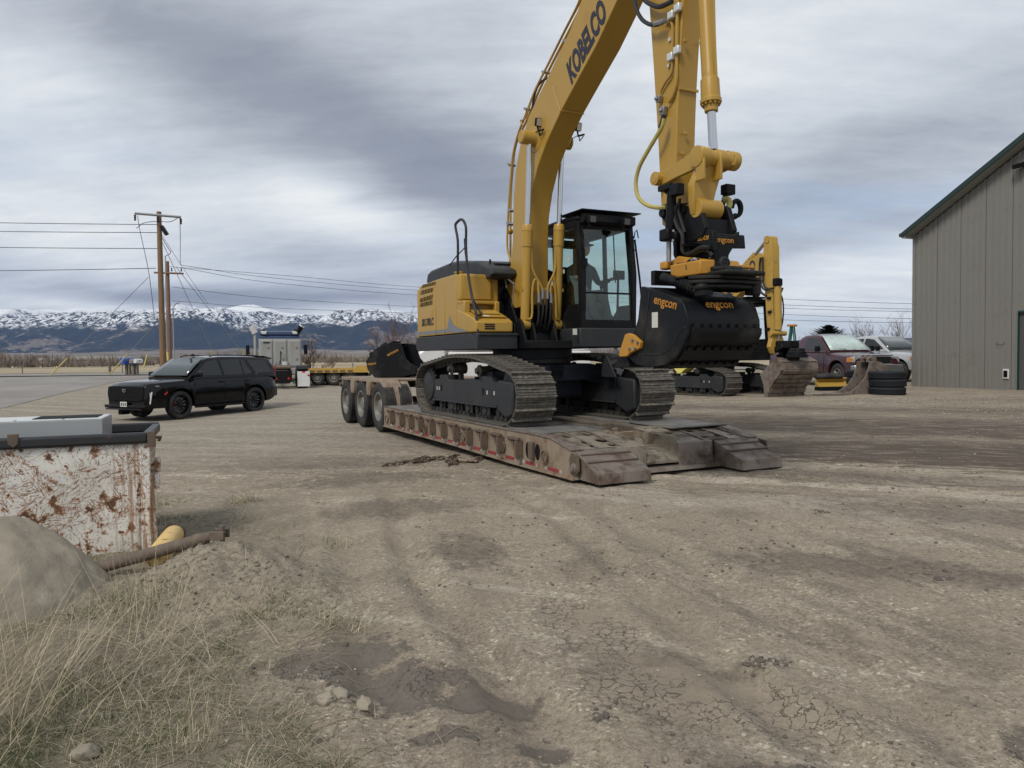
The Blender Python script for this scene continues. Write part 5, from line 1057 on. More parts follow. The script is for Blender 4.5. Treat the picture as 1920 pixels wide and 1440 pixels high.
# handrail
rl = [(.62, 1.12), (.60, 1.27), (.53, 1.61), (.41, 1.81), (.24, 2.27), (.19, 2.65), (.20, 2.91), (.05, 3.05), (-.16, 3.04), (-.22, 2.98), (-.13, 2.75), (-.15, 2.38), (-.15, 2.24)]
m = MB(); m.tube([(1.22, y, z) for y, z in spline([(a, b, 0) for a, b in rl], 3) for y, z in [(y, z)]] if False else [(1.22, p.x, p.y) for p in spline([(a, b, 0) for a, b in rl], 3)], .021, 8); rail = m.build('handrail', 'dark_grey_paint', EX)
m = MB(); m.tube([(1.20, .10, 2.9-.15), (1.20, .12, 2.55), (1.21, .22, 2.3)], .017, 8); m.tube([(1.2, .11, 2.62), (1.26, -.12, 2.50), (1.3, -.3, 2.38)], .009, 6); m.build('mirror_bracket', 'gloss_black', rail)
m = MB(); m.tube([(1.22, .40, 1.83), (1.12, .40, 1.66), (1.10, .48, 1.58), (1.2, .54, 1.56)], .016, 8); m.build('rail_stay', 'dark_grey_paint', rail)

# --- cab
def beam(mb, p, q, w, d_=None): mb.tube([p, q], w*.707, 4)
cz0, cz1 = 1.36, 2.99; XL, XR = -.17, -1.15      # picture-left side of the cab, far side
FB, FT, BB = 1.24, 1.16, -.55
m = MB(); m.bb(-1.19, -.12, -.60, 1.28, 1.07, 1.36); m.build('cab_base', 'dark_grey_paint', EX, bevel=.02)
m = MB(); q = hy(1078, 622, 1.285); m.box((q.x, 1.284, q.z), (.07, .006, .09)); m.build('sticker', 'sticker', EX)
cab = MB()
for x in (XL, XR):
    s_ = 1 if x == XL else -1
    cab.prism([(FB, cz0), (FB-.07, cz0), (FB-.10, 2.2), (FT-.12, cz1-.05), (FT, cz1-.05), (FB+.02, 2.2)], x, x-.075*s_, 'x')             # front pillar
    cab.prism([(BB, cz0), (BB+.10, cz0), (BB+.10, cz1-.1), (BB+.03, cz1-.1)], x, x-.06*s_, 'x')                                           # rear pillar
    cab.prism([(.42, cz0), (.50, cz0), (.44, cz1-.1), (.38, cz1-.1)], x, x-.05*s_, 'x')
    cab.prism([(BB, cz0), (FB-.02, cz0), (FB-.10, 1.72), (.85, 1.72), (.62, 1.50), (BB, 1.50)], x, x-.05*s_, 'x')                       # lower door skin
    cab.prism([(BB+.02, cz1-.14), (FT-.02, cz1-.12), (FT-.10, cz1), (BB+.12, cz1)], x, x-.08*s_, 'x')
cab.bb(XR+.02, XL-.02, FB-.05, FB, cz0, cz0+.12); cab.bb(XR+.02, XL-.02, FT-.10, FT, cz1-.14, cz1)
cab.bb(XR, XL, BB, BB+.05, cz0, 1.75); cab.bb(XR, XL, BB, BB+.05, 2.8, cz1-.05); cab.bb(XR+.02, XL-.02, FB-.3, FB-.02, cz0-.01, cz0+.03)
cab.bb(XR+.02, XL-.02, BB, FB, cz0-.02, cz0+.01)
cab.build('cab_frame', 'black_paint', EX, bevel=.012)
m = MB(); m.prism([(BB-.02, cz1-.02), (FT+.02, cz1-.03), (FT, cz1+.035), (.8, cz1+.06), (BB+.1, cz1+.04)], XR-.01, XL+.01, 'x'); m.build('cab_roof', 'black_paint', EX, bevel=.03)
m = MB(); q0 = [(XL+.04, .65), (XL+.04, 1.34), (XR-.02, 1.36), (XR-.02, .60)]; m.prism(q0, cz1+.085, cz1+.105, 'z'); m.prism([(1.18, cz1-.10), (1.30, cz1-.07), (1.30, cz1+.05), (1.2, cz1+.06)], XR+.04, XL-.02, 'x'); m.build('visor', 'black_paint', EX, bevel=.01)
for px_, py_ in ((1109, 411), (1173, 416)):
    q = hy(px_, py_, 1.38); m = MB(); m.box(q, (.12, .09, .11), (R(-8), 0, 0)); l_ = m.build('work_light', 'matte_black', EX, bevel=.015); m = MB(); m.box(q+Vector((0, .048, -.006)), (.095, .008, .085), (R(-8), 0, 0)); m.build('lens', 'screen_glass', l_); m = MB(); m.box(q+Vector((.02, -.02, -.08)), (.03, .03, .07)); m.build('bracket', 'matte_black', l_)
def pane(name, pts, mt='cab_glass', th=.008):
    P = [Vector(p) for p in pts]; nrm = (P[1]-P[0]).cross(P[-1]-P[0]).normalized()*th; n = len(P)
    mm = MB(); mm.mesh(P+[p+nrm for p in P], [tuple(range(n))]+[(i, (i+1) % n, n+(i+1) % n, n+i) for i in range(n)]+[tuple(range(2*n-1, n-1, -1))]); return mm.build(name, mt, EX, smooth=0)
zb_ = hy(1130, 548, 1.25).z
pane('windscreen', [(XL-.05, FB-.025, zb_), (XR+.05, FB-.025, zb_), (XR+.05, FT-.04, cz1-.14), (XL-.05, FT-.04, cz1-.14)])
pane('lower_windscreen', [(XL-.05, FB-.03, cz0+.11), (XR+.05, FB-.03, cz0+.11), (XR+.05, FB-.025, zb_-.015), (XL-.05, FB-.025, zb_-.015)])
m = MB(); m.bb(XR+.03, XL-.03, FB-.035, FB-.005, zb_-.02, zb_+.004); m.build('window_bar', 'matte_black', EX)
for x in (XL-.03, XR+.03):
    pane('side_window', [(x, .52, 1.52), (x, FB-.12, 1.74), (x, FT-.14, cz1-.14), (x, .46, cz1-.14)]); pane('side_window', [(x, BB+.11, 1.52), (x, .42, 1.52), (x, .38, cz1-.14), (x, BB+.11, cz1-.14)])
pane('rear_window', [(XR+.06, BB+.02, 1.75), (XL-.06, BB+.02, 1.75), (XL-.06, BB+.02, 2.8), (XR+.06, BB+.02, 2.8)])
pane('number_plate_film', [(-.30, .86, 1.55), (-.62, .80, 1.50), (-.62, .70, 2.0), (-.50, .68, 2.2), (-.25, .74, 2.18), (-.32, .78, 2.0)], 'plastic_film', .004).name = 'plastic_wrap'
m = MB(); m.bb(-1.02, -.52, .02, .58, 1.66, 1.80); m.bb(-.92, -.62, .1, .5, 1.36, 1.66); m.prism([(.0, 1.72), (.12, 1.72), (.06, 2.40), (-.06, 2.42)], -1.0, -.54, 'x'); m.build('operator_seat', 'seat_fabric', EX, bevel=.05, seg=3)
for x in (-.34, -1.02):
    m = MB(); m.bb(x-.08, x+.08, -.15, .55, 1.5, 1.86); m.tube([(x, .42, 1.84), (x, .48, 2.02)], .02, 8); m.sphere((x, .485, 2.05), .035, 8, 6); m.build('control_console', 'matte_black', EX, bevel=.02)
m = MB(); m.tube([(-1.06, .86, 1.4), (-1.06, .9, 2.25)], .02, 6); m.box((-1.05, .93, 2.2), (.2, .03, .14)); m.build('monitor', 'matte_black', EX)
for px_ in (1108, 1118): pass
m = MB(); m.tube([hy(1150, 440, .3), hy(1154, 530, .3)], .012, 6); m.build('far_window_bar', 'matte_black', EX)
m = MB(); m.tube([(XL-.06, FB+.01, 2.25), (XL-.05, FB+.015, 1.62)], .012, 6); m.box((XL-.05, FB+.02, 2.32), (.07, .05, .12)); m.tube([(XL-.045, FB-.03, 2.85), (XL-.06, FB+.015, 2.3)], .012, 6); m.build('wiper', 'matte_black', EX)
m = MB()
for k in range(9):
    z = cz0+.05+k*.19
    for x in (XL-.035, XR+.035): m.cyl((x, FB-.01, z), (x, FB+.012, z), .014, 8)
tag(m.build('guard_bolt', 'gloss_black', EX), kind='stuff')
# mirror mast beside the cab
A_ = [hy(1207, 596, 1.15), hy(1199, 520, 1.1), hy(1190, 449, 1.1), hy(1187, 444, 1.1)]
m = MB(); m.tube([A_[0], A_[1], A_[2]], .016, 8); m.tube([hy(1178, 442, 1.1), hy(1186, 446, 1.1), hy(1190, 442, 1.1), hy(1190, 436, 1.1), hy(1194, 431, 1.1), hy(1197, 447, 1.1)], .010, 6); m.build('mirror_stay', 'gloss_black', EX)
for k, (px_, py_) in enumerate(((1067, 486), (1057, 509))): q = hx(px_, py_, -.14); m = MB(); m.box(q, (.01, .035, .06)); m.build('sticker', 'sticker', EX)

# --- operator
def person_seated():
    o = thing('person', 'man in a dark cap and hoodie seated at the controls inside the cab', 'person', MF); o.location = MF.w((-.10, .26, .13)); b = bpy.data.meshes.new('body'); vs = [(-.67, .02, 1.74), (-.67, .0, 2.0), (-.67, .0, 2.22), (-.67, .03, 2.34), (-.67, .08, 2.43), (-.47, .02, 2.20), (-.40, .12, 1.98), (-.36, .38, 2.02), (-.87, .02, 2.20), (-.94, .12, 1.98), (-.98, .38, 2.02), (-.57, .05, 1.76), (-.55, .45, 1.80), (-.55, .62, 1.42), (-.55, .74, 1.38), (-.77, .05, 1.76), (-.79, .45, 1.80), (-.79, .62, 1.42), (-.79, .74, 1.38)]
    ed = [(0, 1), (1, 2), (2, 3), (3, 4), (2, 5), (5, 6), (6, 7), (2, 8), (8, 9), (9, 10), (0, 11), (11, 12), (12, 13), (13, 14), (0, 15), (15, 16), (16, 17), (17, 18)]
    b.from_pydata(vs, ed, []); rr = [.15, .16, .17, .075, .055, .085, .05, .035, .085, .05, .035, .10, .075, .055, .04, .10, .075, .055, .04]; bo = bpy.data.objects.new('body', b); COL.objects.link(bo); bo.parent = o
    md = bo.modifiers.new('skin', 'SKIN'); sv = b.skin_vertices[0].data
    for i, r in enumerate(rr): sv[i].radius = (r, r*.8 if i < 3 else r)
    sv[0].use_root = True; bo.modifiers.new('sub', 'SUBSURF').levels = 1; bo.modifiers['sub'].render_levels = 2; b.materials.append(MATS['cloth_dark'])
    m = MB(); m.sphere((-.67, .12, 2.53), .105, 16, 12, (.80, .95, 1.12)); m.sphere((-.67, .215, 2.52), .02, 8, 6, (.7, 1, 1.2)); m.sphere((-.585, .11, 2.52), .03, 8, 6, (.4, .8, 1.1)); m.sphere((-.755, .11, 2.52), .03, 8, 6, (.4, .8, 1.1)); m.build('head', 'skin', o, smooth=180)
    m = MB(); m.sphere((-.67, .11, 2.575), .11, 16, 8, (.86, .98, .85)); m.prism([(-.75, .18), (-.59, .18), (-.60, .29), (-.67, .32), (-.74, .29)], 2.57, 2.585, 'z'); m.build('cap', 'matte_black', o, smooth=60)
    for s_, x in ((1, -.36), (-1, -.98)):
        m = MB(); m.sphere((x, .43, 2.03), .045, 10, 8, (.8, 1.2, .6))
        for k in range(4): m.tube([(x-.03+.02*k, .46, 2.045), (x-.03+.02*k, .50, 2.04), (x-.03+.02*k, .505, 2.01)], [.011, .010, .008], 6)
        m.tube([(x+.04*s_, .42, 2.03), (x+.05*s_, .47, 2.02)], .011, 6); m.build('hand', 'skin', o, smooth=180)
person_seated()

# --- boom
BX0, BX1 = .02, .38
btop = [(3.05, 6.42), (2.386, 5.789), (1.895, 5.334), (1.238, 4.909), (.664, 4.533), (.40, 4.22), (.22, 3.85), (.132, 3.4), (.088, 2.782), (.02, 2.435), (-.10, 2.217), (-.183, 2.01), (-.20, 1.86)]
bbot = [(.0, 1.74), (.20, 1.70), (.574, 1.736), (.596, 2.709), (.631, 3.056), (.748, 3.408), (.937, 3.73), (1.221, 4.02), (1.652, 4.342), (2.10, 4.62), (2.547, 4.892), (2.98, 5.23), (3.55, 5.72), (3.95, 6.15)]
boom_o = btop[::-1] + [(3.35, 6.70), (3.62, 6.80), (3.85, 6.62)] + bbot[::-1]
m = MB(); m.prism(boom_o, BX0, BX1, 'x'); boom = m.build('boom', 'yellow_paint', EX, bevel=.012, smooth=25)
m = MB()
for a, b in (((1036, 162), (1051, 208)), ((1063, 204), (1090, 207))):
    if a[0] < 1060: p, q = hx(*a, .385), hx(*b, .385); m.tube([p, q], .007, 5)
p, q = hx(1063, 204, .36), None; m.build('weld_seam', 'yellow_paint', boom)
m = MB(); m.tube([(.375, 1.675, 4.325), (.03, 1.675, 4.325)], .008, 5); m.build('weld_seam', 'yellow_paint', boom)
m = MB(); q0 = hx(1000, 262, .38); m.lathe((.375, q0.y+.06, q0.z), (1, 0, 0), [(0, .21), (.012, .20), (.02, .12), (.06, .10), (.24, .10), (.24, .085), (.25, .085), (.25, 0)], 30); m.build('pin_boss', 'yellow_paint', boom, bevel=.004)
m = MB(); m.lathe((.025, q0.y+.06, q0.z), (-1, 0, 0), [(0, .21), (.012, .20), (.02, .12), (.06, .10), (.24, .10), (.25, 0)], 30); m.build('pin_boss', 'yellow_paint', boom)
PIN = Vector((.2, q0.y+.06, q0.z))
# letters along the boom flank
A, B = hx(1062, 152, .384), hx(1136, 8, .384); dr = (B-A).normalized(); C_ = hx(1100, 80, .384)
text('boom_lettering', 'KOBELCO', .45, 'letter_navy', boom, (.382, (A.y+B.y)/2+.0, (A.z+B.z)/2), dr, Vector((0, -dr.z, dr.y)), bold=.019, shear=.30, sx=(B-A).length/1.62*.71, space=1.0)
# hydraulic lines riding on the boom's back
def pipe(name, pts, x, r, mt='yellow_paint', par=None, smooth=5):
    m = MB(); m.tube(spline([hx(a, b, x) for a, b in pts], smooth), r, 7); return m.build(name, mt, par or EX)
pipe('hydraulic_pipe', [(1112, -40), (1096, 0), (1066, 60), (1034, 122), (1010, 172), (990, 220), (972, 258), (965, 282), (962, 310), (958, 360), (957, 420), (957, 470), (956, 505)], .20, .020, par=boom)
pipe('hydraulic_pipe', [(1104, -40), (1089, 0), (1060, 56), (1030, 116), (1004, 168), (987, 212), (972, 250), (962, 290), (958, 330), (953, 400), (951, 460), (955, 480), (961, 500), (950, 520), (942, 548)], .30, .018, par=boom)
pipe('hydraulic_pipe', [(1099, -40), (1084, 6), (1056, 62), (1026, 124), (1001, 176), (986, 220), (976, 226), (982, 236)], .34, .012, par=boom)
pipe('hydraulic_hose', [(1026, 146), (1012, 156), (1004, 172), (1000, 190), (998, 206)], .33, .018, 'hose_black', boom)
for a, b in ((1064, 77), (1024, 136), (990, 205), (959, 309), (957, 420), (960, 395)):
    q = hx(a, b, .28); m = MB(); m.box(q, (.12, .08, .035), (R(-30), 0, 0)); m.build('pipe_clamp', 'steel', boom, bevel=.005)
q = hx(957, 434, .2); m = MB(); m.sphere(q, .05, 10, 8); m.build('pipe_fitting', 'yellow_paint', boom)
# boom lamps
def lamp_on(px_, py_, x, par, s_=1):
    q = hx(px_, py_, x); m = MB(); m.box(q, (.09, .07, .12), (R(-14), 0, 0)); l_ = m.build('work_light', 'matte_black', par, bevel=.015); m = MB(); m.box(q+Vector((0, .038, -.01)), (.075, .006, .1), (R(-14), 0, 0)); m.build('lens', 'lamp_clear', l_)
    m = MB(); m.tube([q+Vector((0, -.02, -.06)), q+Vector((0, 0, -.13)), q+Vector((-.0, .16, -.15))], .014, 6); m.tube([q+Vector((0, .02, -.14)), q+Vector((0, .04, -.21)), q+Vector((0, .14, -.17))], .008, 5); m.tube([q+Vector((0, -.02, -.12)), q+Vector((0, -.16, -.12)), q+Vector((-.02, -.25, -.20))], .006, 5); m.build('bracket', 'matte_black', l_)
lamp_on(1009, 229, .42, boom); lamp_on(1084, 238, -.04, boom)
# boom cylinders
for x, pxt, pxb in ((.47, 985, 984), (-.07, 1043, 1043)):
    top_ = Vector((x, PIN.y, PIN.z)); bot = Vector((x, .66, 1.43)); dr = (top_-bot); L_ = dr.length; dn = dr.normalized(); zj = hx(pxt, 422, x).z; k = (zj-bot.z)/(top_.z-bot.z)
    m = MB(); m.lathe(bot, dn, [(.06, .062), (.07, .072), (L_*k-.33, .072), (L_*k-.33, .082), (L_*k-.10, .084), (L_*k-.10, .088), (L_*k-.02, .080), (L_*k, .07), (L_*k, .04)], 24); m.lathe(bot+Vector((-.06, 0, 0)), (1, 0, 0), [(0, .085), (.12, .085)], 18); bc = m.build('cylinder_barrel', 'yellow_paint', EX, bevel=.003)
    m = MB(); m.cyl(bot+dn*(L_*k-.02), top_, .040, 18); m.build('cylinder_rod', 'chrome', bc)
    sg = 1 if x > .2 else -1; xi = x-sg*.13
    za, zb2 = hx(pxt, 500, x).z, hx(pxt, 548, x).z
    m = MB(); m.tube(spline([(x-sg*.02, .74, zj-.12), (x-sg*.06, .78, zj-.3), (x-sg*.075, .78, hx(pxt, 505, x).z), (x-sg*.22, .80, hx(pxt, 540, x).z), (x-sg*.23, .80, hx(pxt, 562, x).z)], 5), .016, 7)
    m.tube(spline([(x-sg*.0, .75, 1.50), (x-sg*.06, .77, 1.55), (x-sg*.07, .77, 1.90), (x-sg*.10, .78, 2.08), (x-sg*.155, .78, 2.08), (x-sg*.165, .79, 1.95), (x-sg*.165, .79, 1.86)], 5), .018, 7); m.build('cylinder_pipe', 'yellow_paint', bc)
    m = MB(); m.tube(spline([(x-sg*.23, .80, 1.90), (x-sg*.24, .78, 1.6), (x-sg*.22, .66, 1.35), (x-sg*.2, .5, 1.25)], 4), .020, 8); m.tube(spline([(x-sg*.165, .79, 1.86), (x-sg*.17, .77, 1.5), (x-sg*.16, .62, 1.3)], 4), .020, 8); m.build('cylinder_hose', 'hose_black', bc)
    for dx_, zz_ in ((.23, 1.86), (.165, 1.80)): m = MB(); m.cyl((x-sg*dx_, .80, zz_-.05), (x-sg*dx_, .80, zz_+.09), .024, 8); m.build('hose_coupling', 'steel', bc)
    m = MB(); m.bb(min(x-sg*.25, x+sg*.09), max(x-sg*.25, x+sg*.09), .72, .74, 1.93, 1.98); m.build('pipe_bracket', 'yellow_paint', bc)
    for dx2 in (-.09, .09): m = MB(); m.prism([(.35, 1.10), (.88, 1.10), (.86, 1.2), (.76, 1.45), (.66, 1.52), (.56, 1.45), (.5, 1.3)], x+dx2-.018, x+dx2+.018, 'x'); m.build('cylinder_bracket', 'black_paint', EX, bevel=.006)
for x in (-.01, .41): m = MB(); m.prism(YZ([(940, 548), (948, 542), (957, 560), (970, 600), (980, 640), (940, 640), (936, 570)], .41), x-.018, x+.018, 'x'); m.build('boom_bracket', 'black_paint', EX, bevel=.006)
m = MB(); q = hx(945, 557, .43); m.lathe((.43, q.y, q.z), (1, 0, 0), [(0, .11), (.03, .10), (.04, .06), (.06, .055), (.06, 0)], 22); m.build('boom_foot_pin', 'black_paint', EX)
m = MB(); m.tube([hx(945, 520, .5), hx(953, 524, .5), hx(965, 533, .5)], .014, 6); m.tube([hx(944, 500, .5), hx(947, 522, .5), hx(950, 540, .5)], .012, 6); m.tube([hx(963, 532, .5), hx(962, 560, .5), hx(960, 575, .5)], .008, 5); m.build('linkage_lever', 'steel', EX)

# --- arm
AX0, AX1 = .07, .33
arm_o = [(3.42, 6.35), (3.576, 4.969), (3.651, 4.242), (3.725, 3.468), (3.779, 2.704), (3.80, 2.42), (3.90, 2.36), (3.98, 2.45), (4.046, 3.09), (4.076, 3.644), (4.10, 3.961), (4.175, 4.77), (4.27, 5.7), (4.30, 6.3), (4.1, 6.9), (3.7, 7.2), (3.45, 7.0)]
m = MB(); m.prism(arm_o, AX0, AX1, 'x'); arm = m.build('arm', 'yellow_paint', EX, bevel=.012, smooth=25)
m = MB(); m.bb(AX0-.004, AX1+.004, 4.105, 4.115, 3.84, 3.87); m.build('weld_plate', 'yellow_paint', arm)
for a, b in ((1278, 80), (1308, 85), (1288, 249), (1285, 286)): q = hy(a, b, 4.12); m = MB(); m.box((q.x, 4.0+(q.z-3.1)*.085+.075, q.z), (.045, .02, .035)); m.build('lug', 'yellow_paint', arm, bevel=.004)
for a, b in ((1256, 74), (1254, 123)): q = hx(a, b, .34); m = MB(); m.box(q, (.02, .035, .035)); m.build('bracket', 'white_metal', arm)
P_ = [(1271, -30), (1270, 20), (1265, 60), (1262, 110), (1268, 160), (1262, 180), (1254, 190), (1253, 205)]
pipe('hydraulic_pipe', [(1272, -30), (1270, 30), (1269, 100), (1268, 150), (1262, 178), (1254, 192)], .36, .020, par=arm)
pipe('hydraulic_pipe', [(1247, 38), (1256, 40), (1261, 50), (1261, 90), (1259, 135), (1249, 152), (1240, 168), (1238, 176)], .36, .015, par=arm)
for a, b in ((1265, 21), (1264, 100)):
    q = hx(a, b, .375)
    for dy_ in (-.06, .05): m = MB(); m.box(q+Vector((0, dy_, dy_*.3)), (.05, .09, .085)); m.build('hose_clamp', 'white_metal', arm, bevel=.01)
for a, b, s_ in ((1236, 186, .055), (1244, 208, .07)): q = hx(a, b, .37); m = MB(); m.box(q, (.06, s_, s_*1.4), (R(-15), 0, 0)); m.cyl(q+Vector((.03, 0, 0)), q+Vector((.06, 0, 0)), .022, 8); m.build('shut_off_valve', 'steel', arm, bevel=.008)
pipe('feed_hose', [(1245, 222), (1241, 238), (1232, 254), (1213, 286), (1198, 315), (1192, 344), (1197, 369), (1212, 384), (1231, 389), (1250, 388)], .46, .024, 'hose_yellow', arm, 6)
m = MB(); q = [hx(a, b, .46) for a, b in ((1245, 215), (1242, 228), (1238, 240))]; m.tube(q, .028, 8); m.build('hose_ferrule', 'hose_black', arm)
pipe('hydraulic_hose', [(1186, -40), (1192, 10), (1202, 34), (1216, 45), (1232, 46), (1245, 40)], .42, .024, 'hose_black', arm)
pipe('hydraulic_hose', [(1200, -30), (1208, -2), (1222, 9), (1238, 12), (1260, 3)], .40, .028, 'hose_black', arm)
m = MB(); q = [hx(a, b, .42) for a, b in ((1228, 45), (1240, 42), (1246, 39))]; m.tube(q, .032, 8); m.build('hose_ferrule', 'steel', arm)
# bucket cylinder
c0_, c1_, c2_ = hx(1321, -40, .2), hx(1331, 150, .2), hx(1338, 290, .2)
dn = (c2_-c0_).normalized(); L1 = (c1_-c0_).length
m = MB(); m.lathe(c0_, dn, [(-.8, .083), (L1-.02, .083), (L1, .098), (L1+.20, .102), (L1+.21, .112), (L1+.25, .112), (L1+.26, .075), (L1+.34, .07), (L1+.34, .04)], 28); bk = m.build('cylinder_barrel', 'yellow_paint', EX, bevel=.003)
m = MB(); m.cyl(c0_+dn*(L1+.3), c2_-dn*.05, .046, 18); m.build('cylinder_rod', 'chrome', bk)
m = MB()
for k in range(12): a = 2*PI*k/12; u_ = dn.orthogonal().normalized(); w_ = dn.cross(u_); m.cyl(c0_+dn*(L1+.25)+(u_*math.cos(a)+w_*math.sin(a))*.092, c0_+dn*(L1+.275)+(u_*math.cos(a)+w_*math.sin(a))*.092, .012, 6)
m.build('gland_bolts', 'yellow_paint', bk)
m = MB(); m.tube([hy(1338, -30, 4.55), hy(1340, 60, 4.55), hy(1344, 170, 4.55), hy(1345, 182, 4.5)], .012, 6); m.build('cylinder_pipe', 'yellow_paint', bk)
# idler links and bucket link
pA, pB = hx(1237, 336, .38), hx(1313, 294, .40)
for x in (.37, .015):
    m = MB(); l = [(pA.y-.07, pA.z+.0), (pA.y-.02, pA.z+.08), (pA.y+.12, pA.z+.08), (pB.y-.12, pB.z+.09), (pB.y, pB.z+.11), (pB.y+.09, pB.z+.05), (pB.y+.08, pB.z-.07), (pB.y-.05, pB.z-.10), (pA.y+.30, pA.z-.05), (pA.y+.10, pA.z-.07), (pA.y-.04, pA.z-.07)]
    m.prism(l, x-.02, x+.02+.0, 'x'); m.build('idler_link', 'yellow_paint', EX, bevel=.01)
m = MB(); m.lathe((.35, pA.y, pA.z), (1, 0, 0), [(0, .075), (.11, .075), (.11, .05), (.115, .05), (.115, 0)], 20); m.build('link_pin', 'yellow_paint', EX, bevel=.004)
m = MB(); m.lathe((-.10, pB.y, pB.z), (1, 0, 0), [(0, .06), (.02, .10), (.10, .10), (.11, .085), (.20, .085), (.21, .10), (.30, .10), (.31, .085), (.42, .085), (.43, .11), (.56, .11), (.565, .06), (.57, 0)], 26); m.build('link_pin', 'yellow_paint', EX, bevel=.004)
m = MB(); fr_ = XZ([(1318, 308), (1362, 302), (1348, 360), (1342, 395), (1330, 408), (1312, 400), (1307, 380), (1305, 340)], pB.y+.03); yb = pB.y
rings = [[Vector((x, yb+.02-(pB.z-z)*.10, z)) for x, z in fr_], [Vector((x, yb-.09-(pB.z-z)*.05, z)) for x, z in fr_]]
m.loft(rings); hl = m.build('bucket_link', 'yellow_paint', EX, bevel=.012)
for a in (1320, 1352): q = hy(a, 312, yb+.1); m = MB(); m.prism([(q.z+.05, 0)], 0, 0) if False else m.box((q.x, yb+.05, q.z-.02), (.03, .12, .22)); m.build('rib', 'yellow_paint', hl, bevel=.006)
q = hy(1330, 396, yb); m = MB(); m.lathe((q.x-.15, yb-.04, q.z+.03), (1, 0, 0), [(0, .10), (.30, .10)], 24); m.build('pin_boss', 'yellow_paint', hl, bevel=.004)
# --- tiltrotator and bucket hanging from the arm
def sprism(name, px, x0, x1, mt, par, bev=.008, xp=None): m = MB(); m.prism(YZ(px, x0 if xp is None else xp), x0, x1, 'x'); return m.build(name, mt, par, bevel=bev)
def fprism(name, px, y0, y1, mt, par, bev=.008): m = MB(); m.prism(XZ(px, y0), y0, y1, 'y'); return m.build(name, mt, par, bevel=bev)
QC = sprism('quick_coupler', [(1236, 386), (1250, 381), (1304, 380), (1311, 384), (1317, 408), (1322, 426), (1318, 440), (1300, 452), (1262, 452), (1248, 430), (1247, 418), (1236, 404)], .42, .36, 'black_paint', EX)
sprism('coupler_plate', [(1236, 386), (1250, 381), (1304, 380), (1311, 384), (1317, 408), (1322, 426), (1318, 440), (1300, 452), (1262, 452), (1248, 430), (1247, 418), (1236, 404)], .04, -.02, 'black_paint', QC, xp=.42)
m = MB(); q = hx(1245, 400, .40); m.cyl((.45, q.y+.02, q.z), (-.06, q.y+.02, q.z), .05, 16); q = hx(1285, 392, .40); m.cyl((.45, q.y, q.z), (-.02, q.y, q.z), .055, 16); m.build('coupler_pin', 'black_paint', QC)
fprism('coupler_beam', [(1316, 408), (1362, 410), (1376, 414), (1370, 429), (1321, 428)], 4.50, 4.10, 'black_paint', QC)
sprism('coupler_body', [(1256, 410), (1316, 408), (1318, 452), (1262, 455)], .36, .04, 'black_paint', QC, xp=.4)
TR = sprism('tilt_frame', [(1284, 446), (1298, 433), (1309, 425), (1336, 433), (1338, 470), (1326, 464), (1310, 458), (1286, 458)], .40, .34, 'black_paint', EX)
yF = hx(1336, 433, .37).y
m = MB(); fp = XZ([(1334, 431), (1345, 441), (1362, 444), (1378, 440), (1387, 433.5), (1386, 455), (1374, 466), (1367, 478), (1366, 490), (1358, 504), (1346, 505), (1340, 499), (1340, 478), (1334, 464)], yF); m.prism(fp, yF-.07, yF, 'y'); m.build('end_plate', 'black_paint', TR, bevel=.008)
m = MB(); m.prism([(x, z) for x, z in fp], yF-.62, yF-.56, 'y'); m.build('end_plate', 'black_paint', TR, bevel=.008)
sprism('tilt_frame_web', [(1262, 440), (1334, 436), (1336, 462), (1262, 462)], .34, -.08, 'black_paint', TR, xp=.37)
sprism('tilt_frame_web', [(1250, 430), (1280, 432), (1286, 480), (1262, 482), (1252, 460)], .30, .0, 'black_paint', TR, xp=.37)
q = hy(1357, 493, yF+.01); m = MB(); m.lathe((q.x, yF-.02, q.z), (0, 1, 0), [(0, .07), (.05, .066), (.06, .06), (.06, 0)], 26)
m.build('pivot_cap', 'dark_grey_paint', TR)
m = MB()
for k in range(8):
    a = 2*PI*k/8; m.cyl((q.x+.036*math.cos(a), yF+.04, q.z+.036*math.sin(a)), (q.x+.036*math.cos(a), yF+.046, q.z+.036*math.sin(a)), .009, 8)
m.cyl((q.x, yF+.04, q.z), (q.x, yF+.047, q.z), .01, 8); m.build('pivot_holes', 'matte_black', TR)
q = hy(1359, 450, yF+.003); text('plate_lettering', 'engcon', .085, 'letter_orange', TR, (q.x, yF+.002, q.z), (-1, 0, 0), (0, 0, 1), bold=.001)
q = hx(1318, 447, .405); text('plate_lettering', 'EC-Oil', .062, 'letter_orange', TR, (.402, q.y, q.z), (0, 1, -.05), (0, 0, 1), bold=.001)
q = hx(1286, 385, .43); text('plate_lettering', 'engcon', .03, 'letter_orange', QC, (.422, q.y, q.z), (0, 1, 0), (0, 0, 1), bold=.001)
# hoses around the tilt frame
def pip(name, pts, x, r, mt, par): return pipe(name, pts, x, r, mt, par)
pip('hose_loop', [(1279, 455), (1280, 470), (1288, 476), (1300, 472), (1314, 464), (1330, 463)], .42, .022, 'hose_black', TR)
pip('hose_loop', [(1268, 385), (1264, 405), (1270, 425), (1279, 440), (1280, 458)], .50, .022, 'hose_black', TR)
pip('hose_loop', [(1275, 372), (1272, 392), (1277, 412), (1284, 436)], .47, .018, 'hose_black', TR)
pip('hose_loop', [(1300, 478), (1312, 470), (1328, 470), (1336, 480)], .38, .022, 'hose_black', TR)
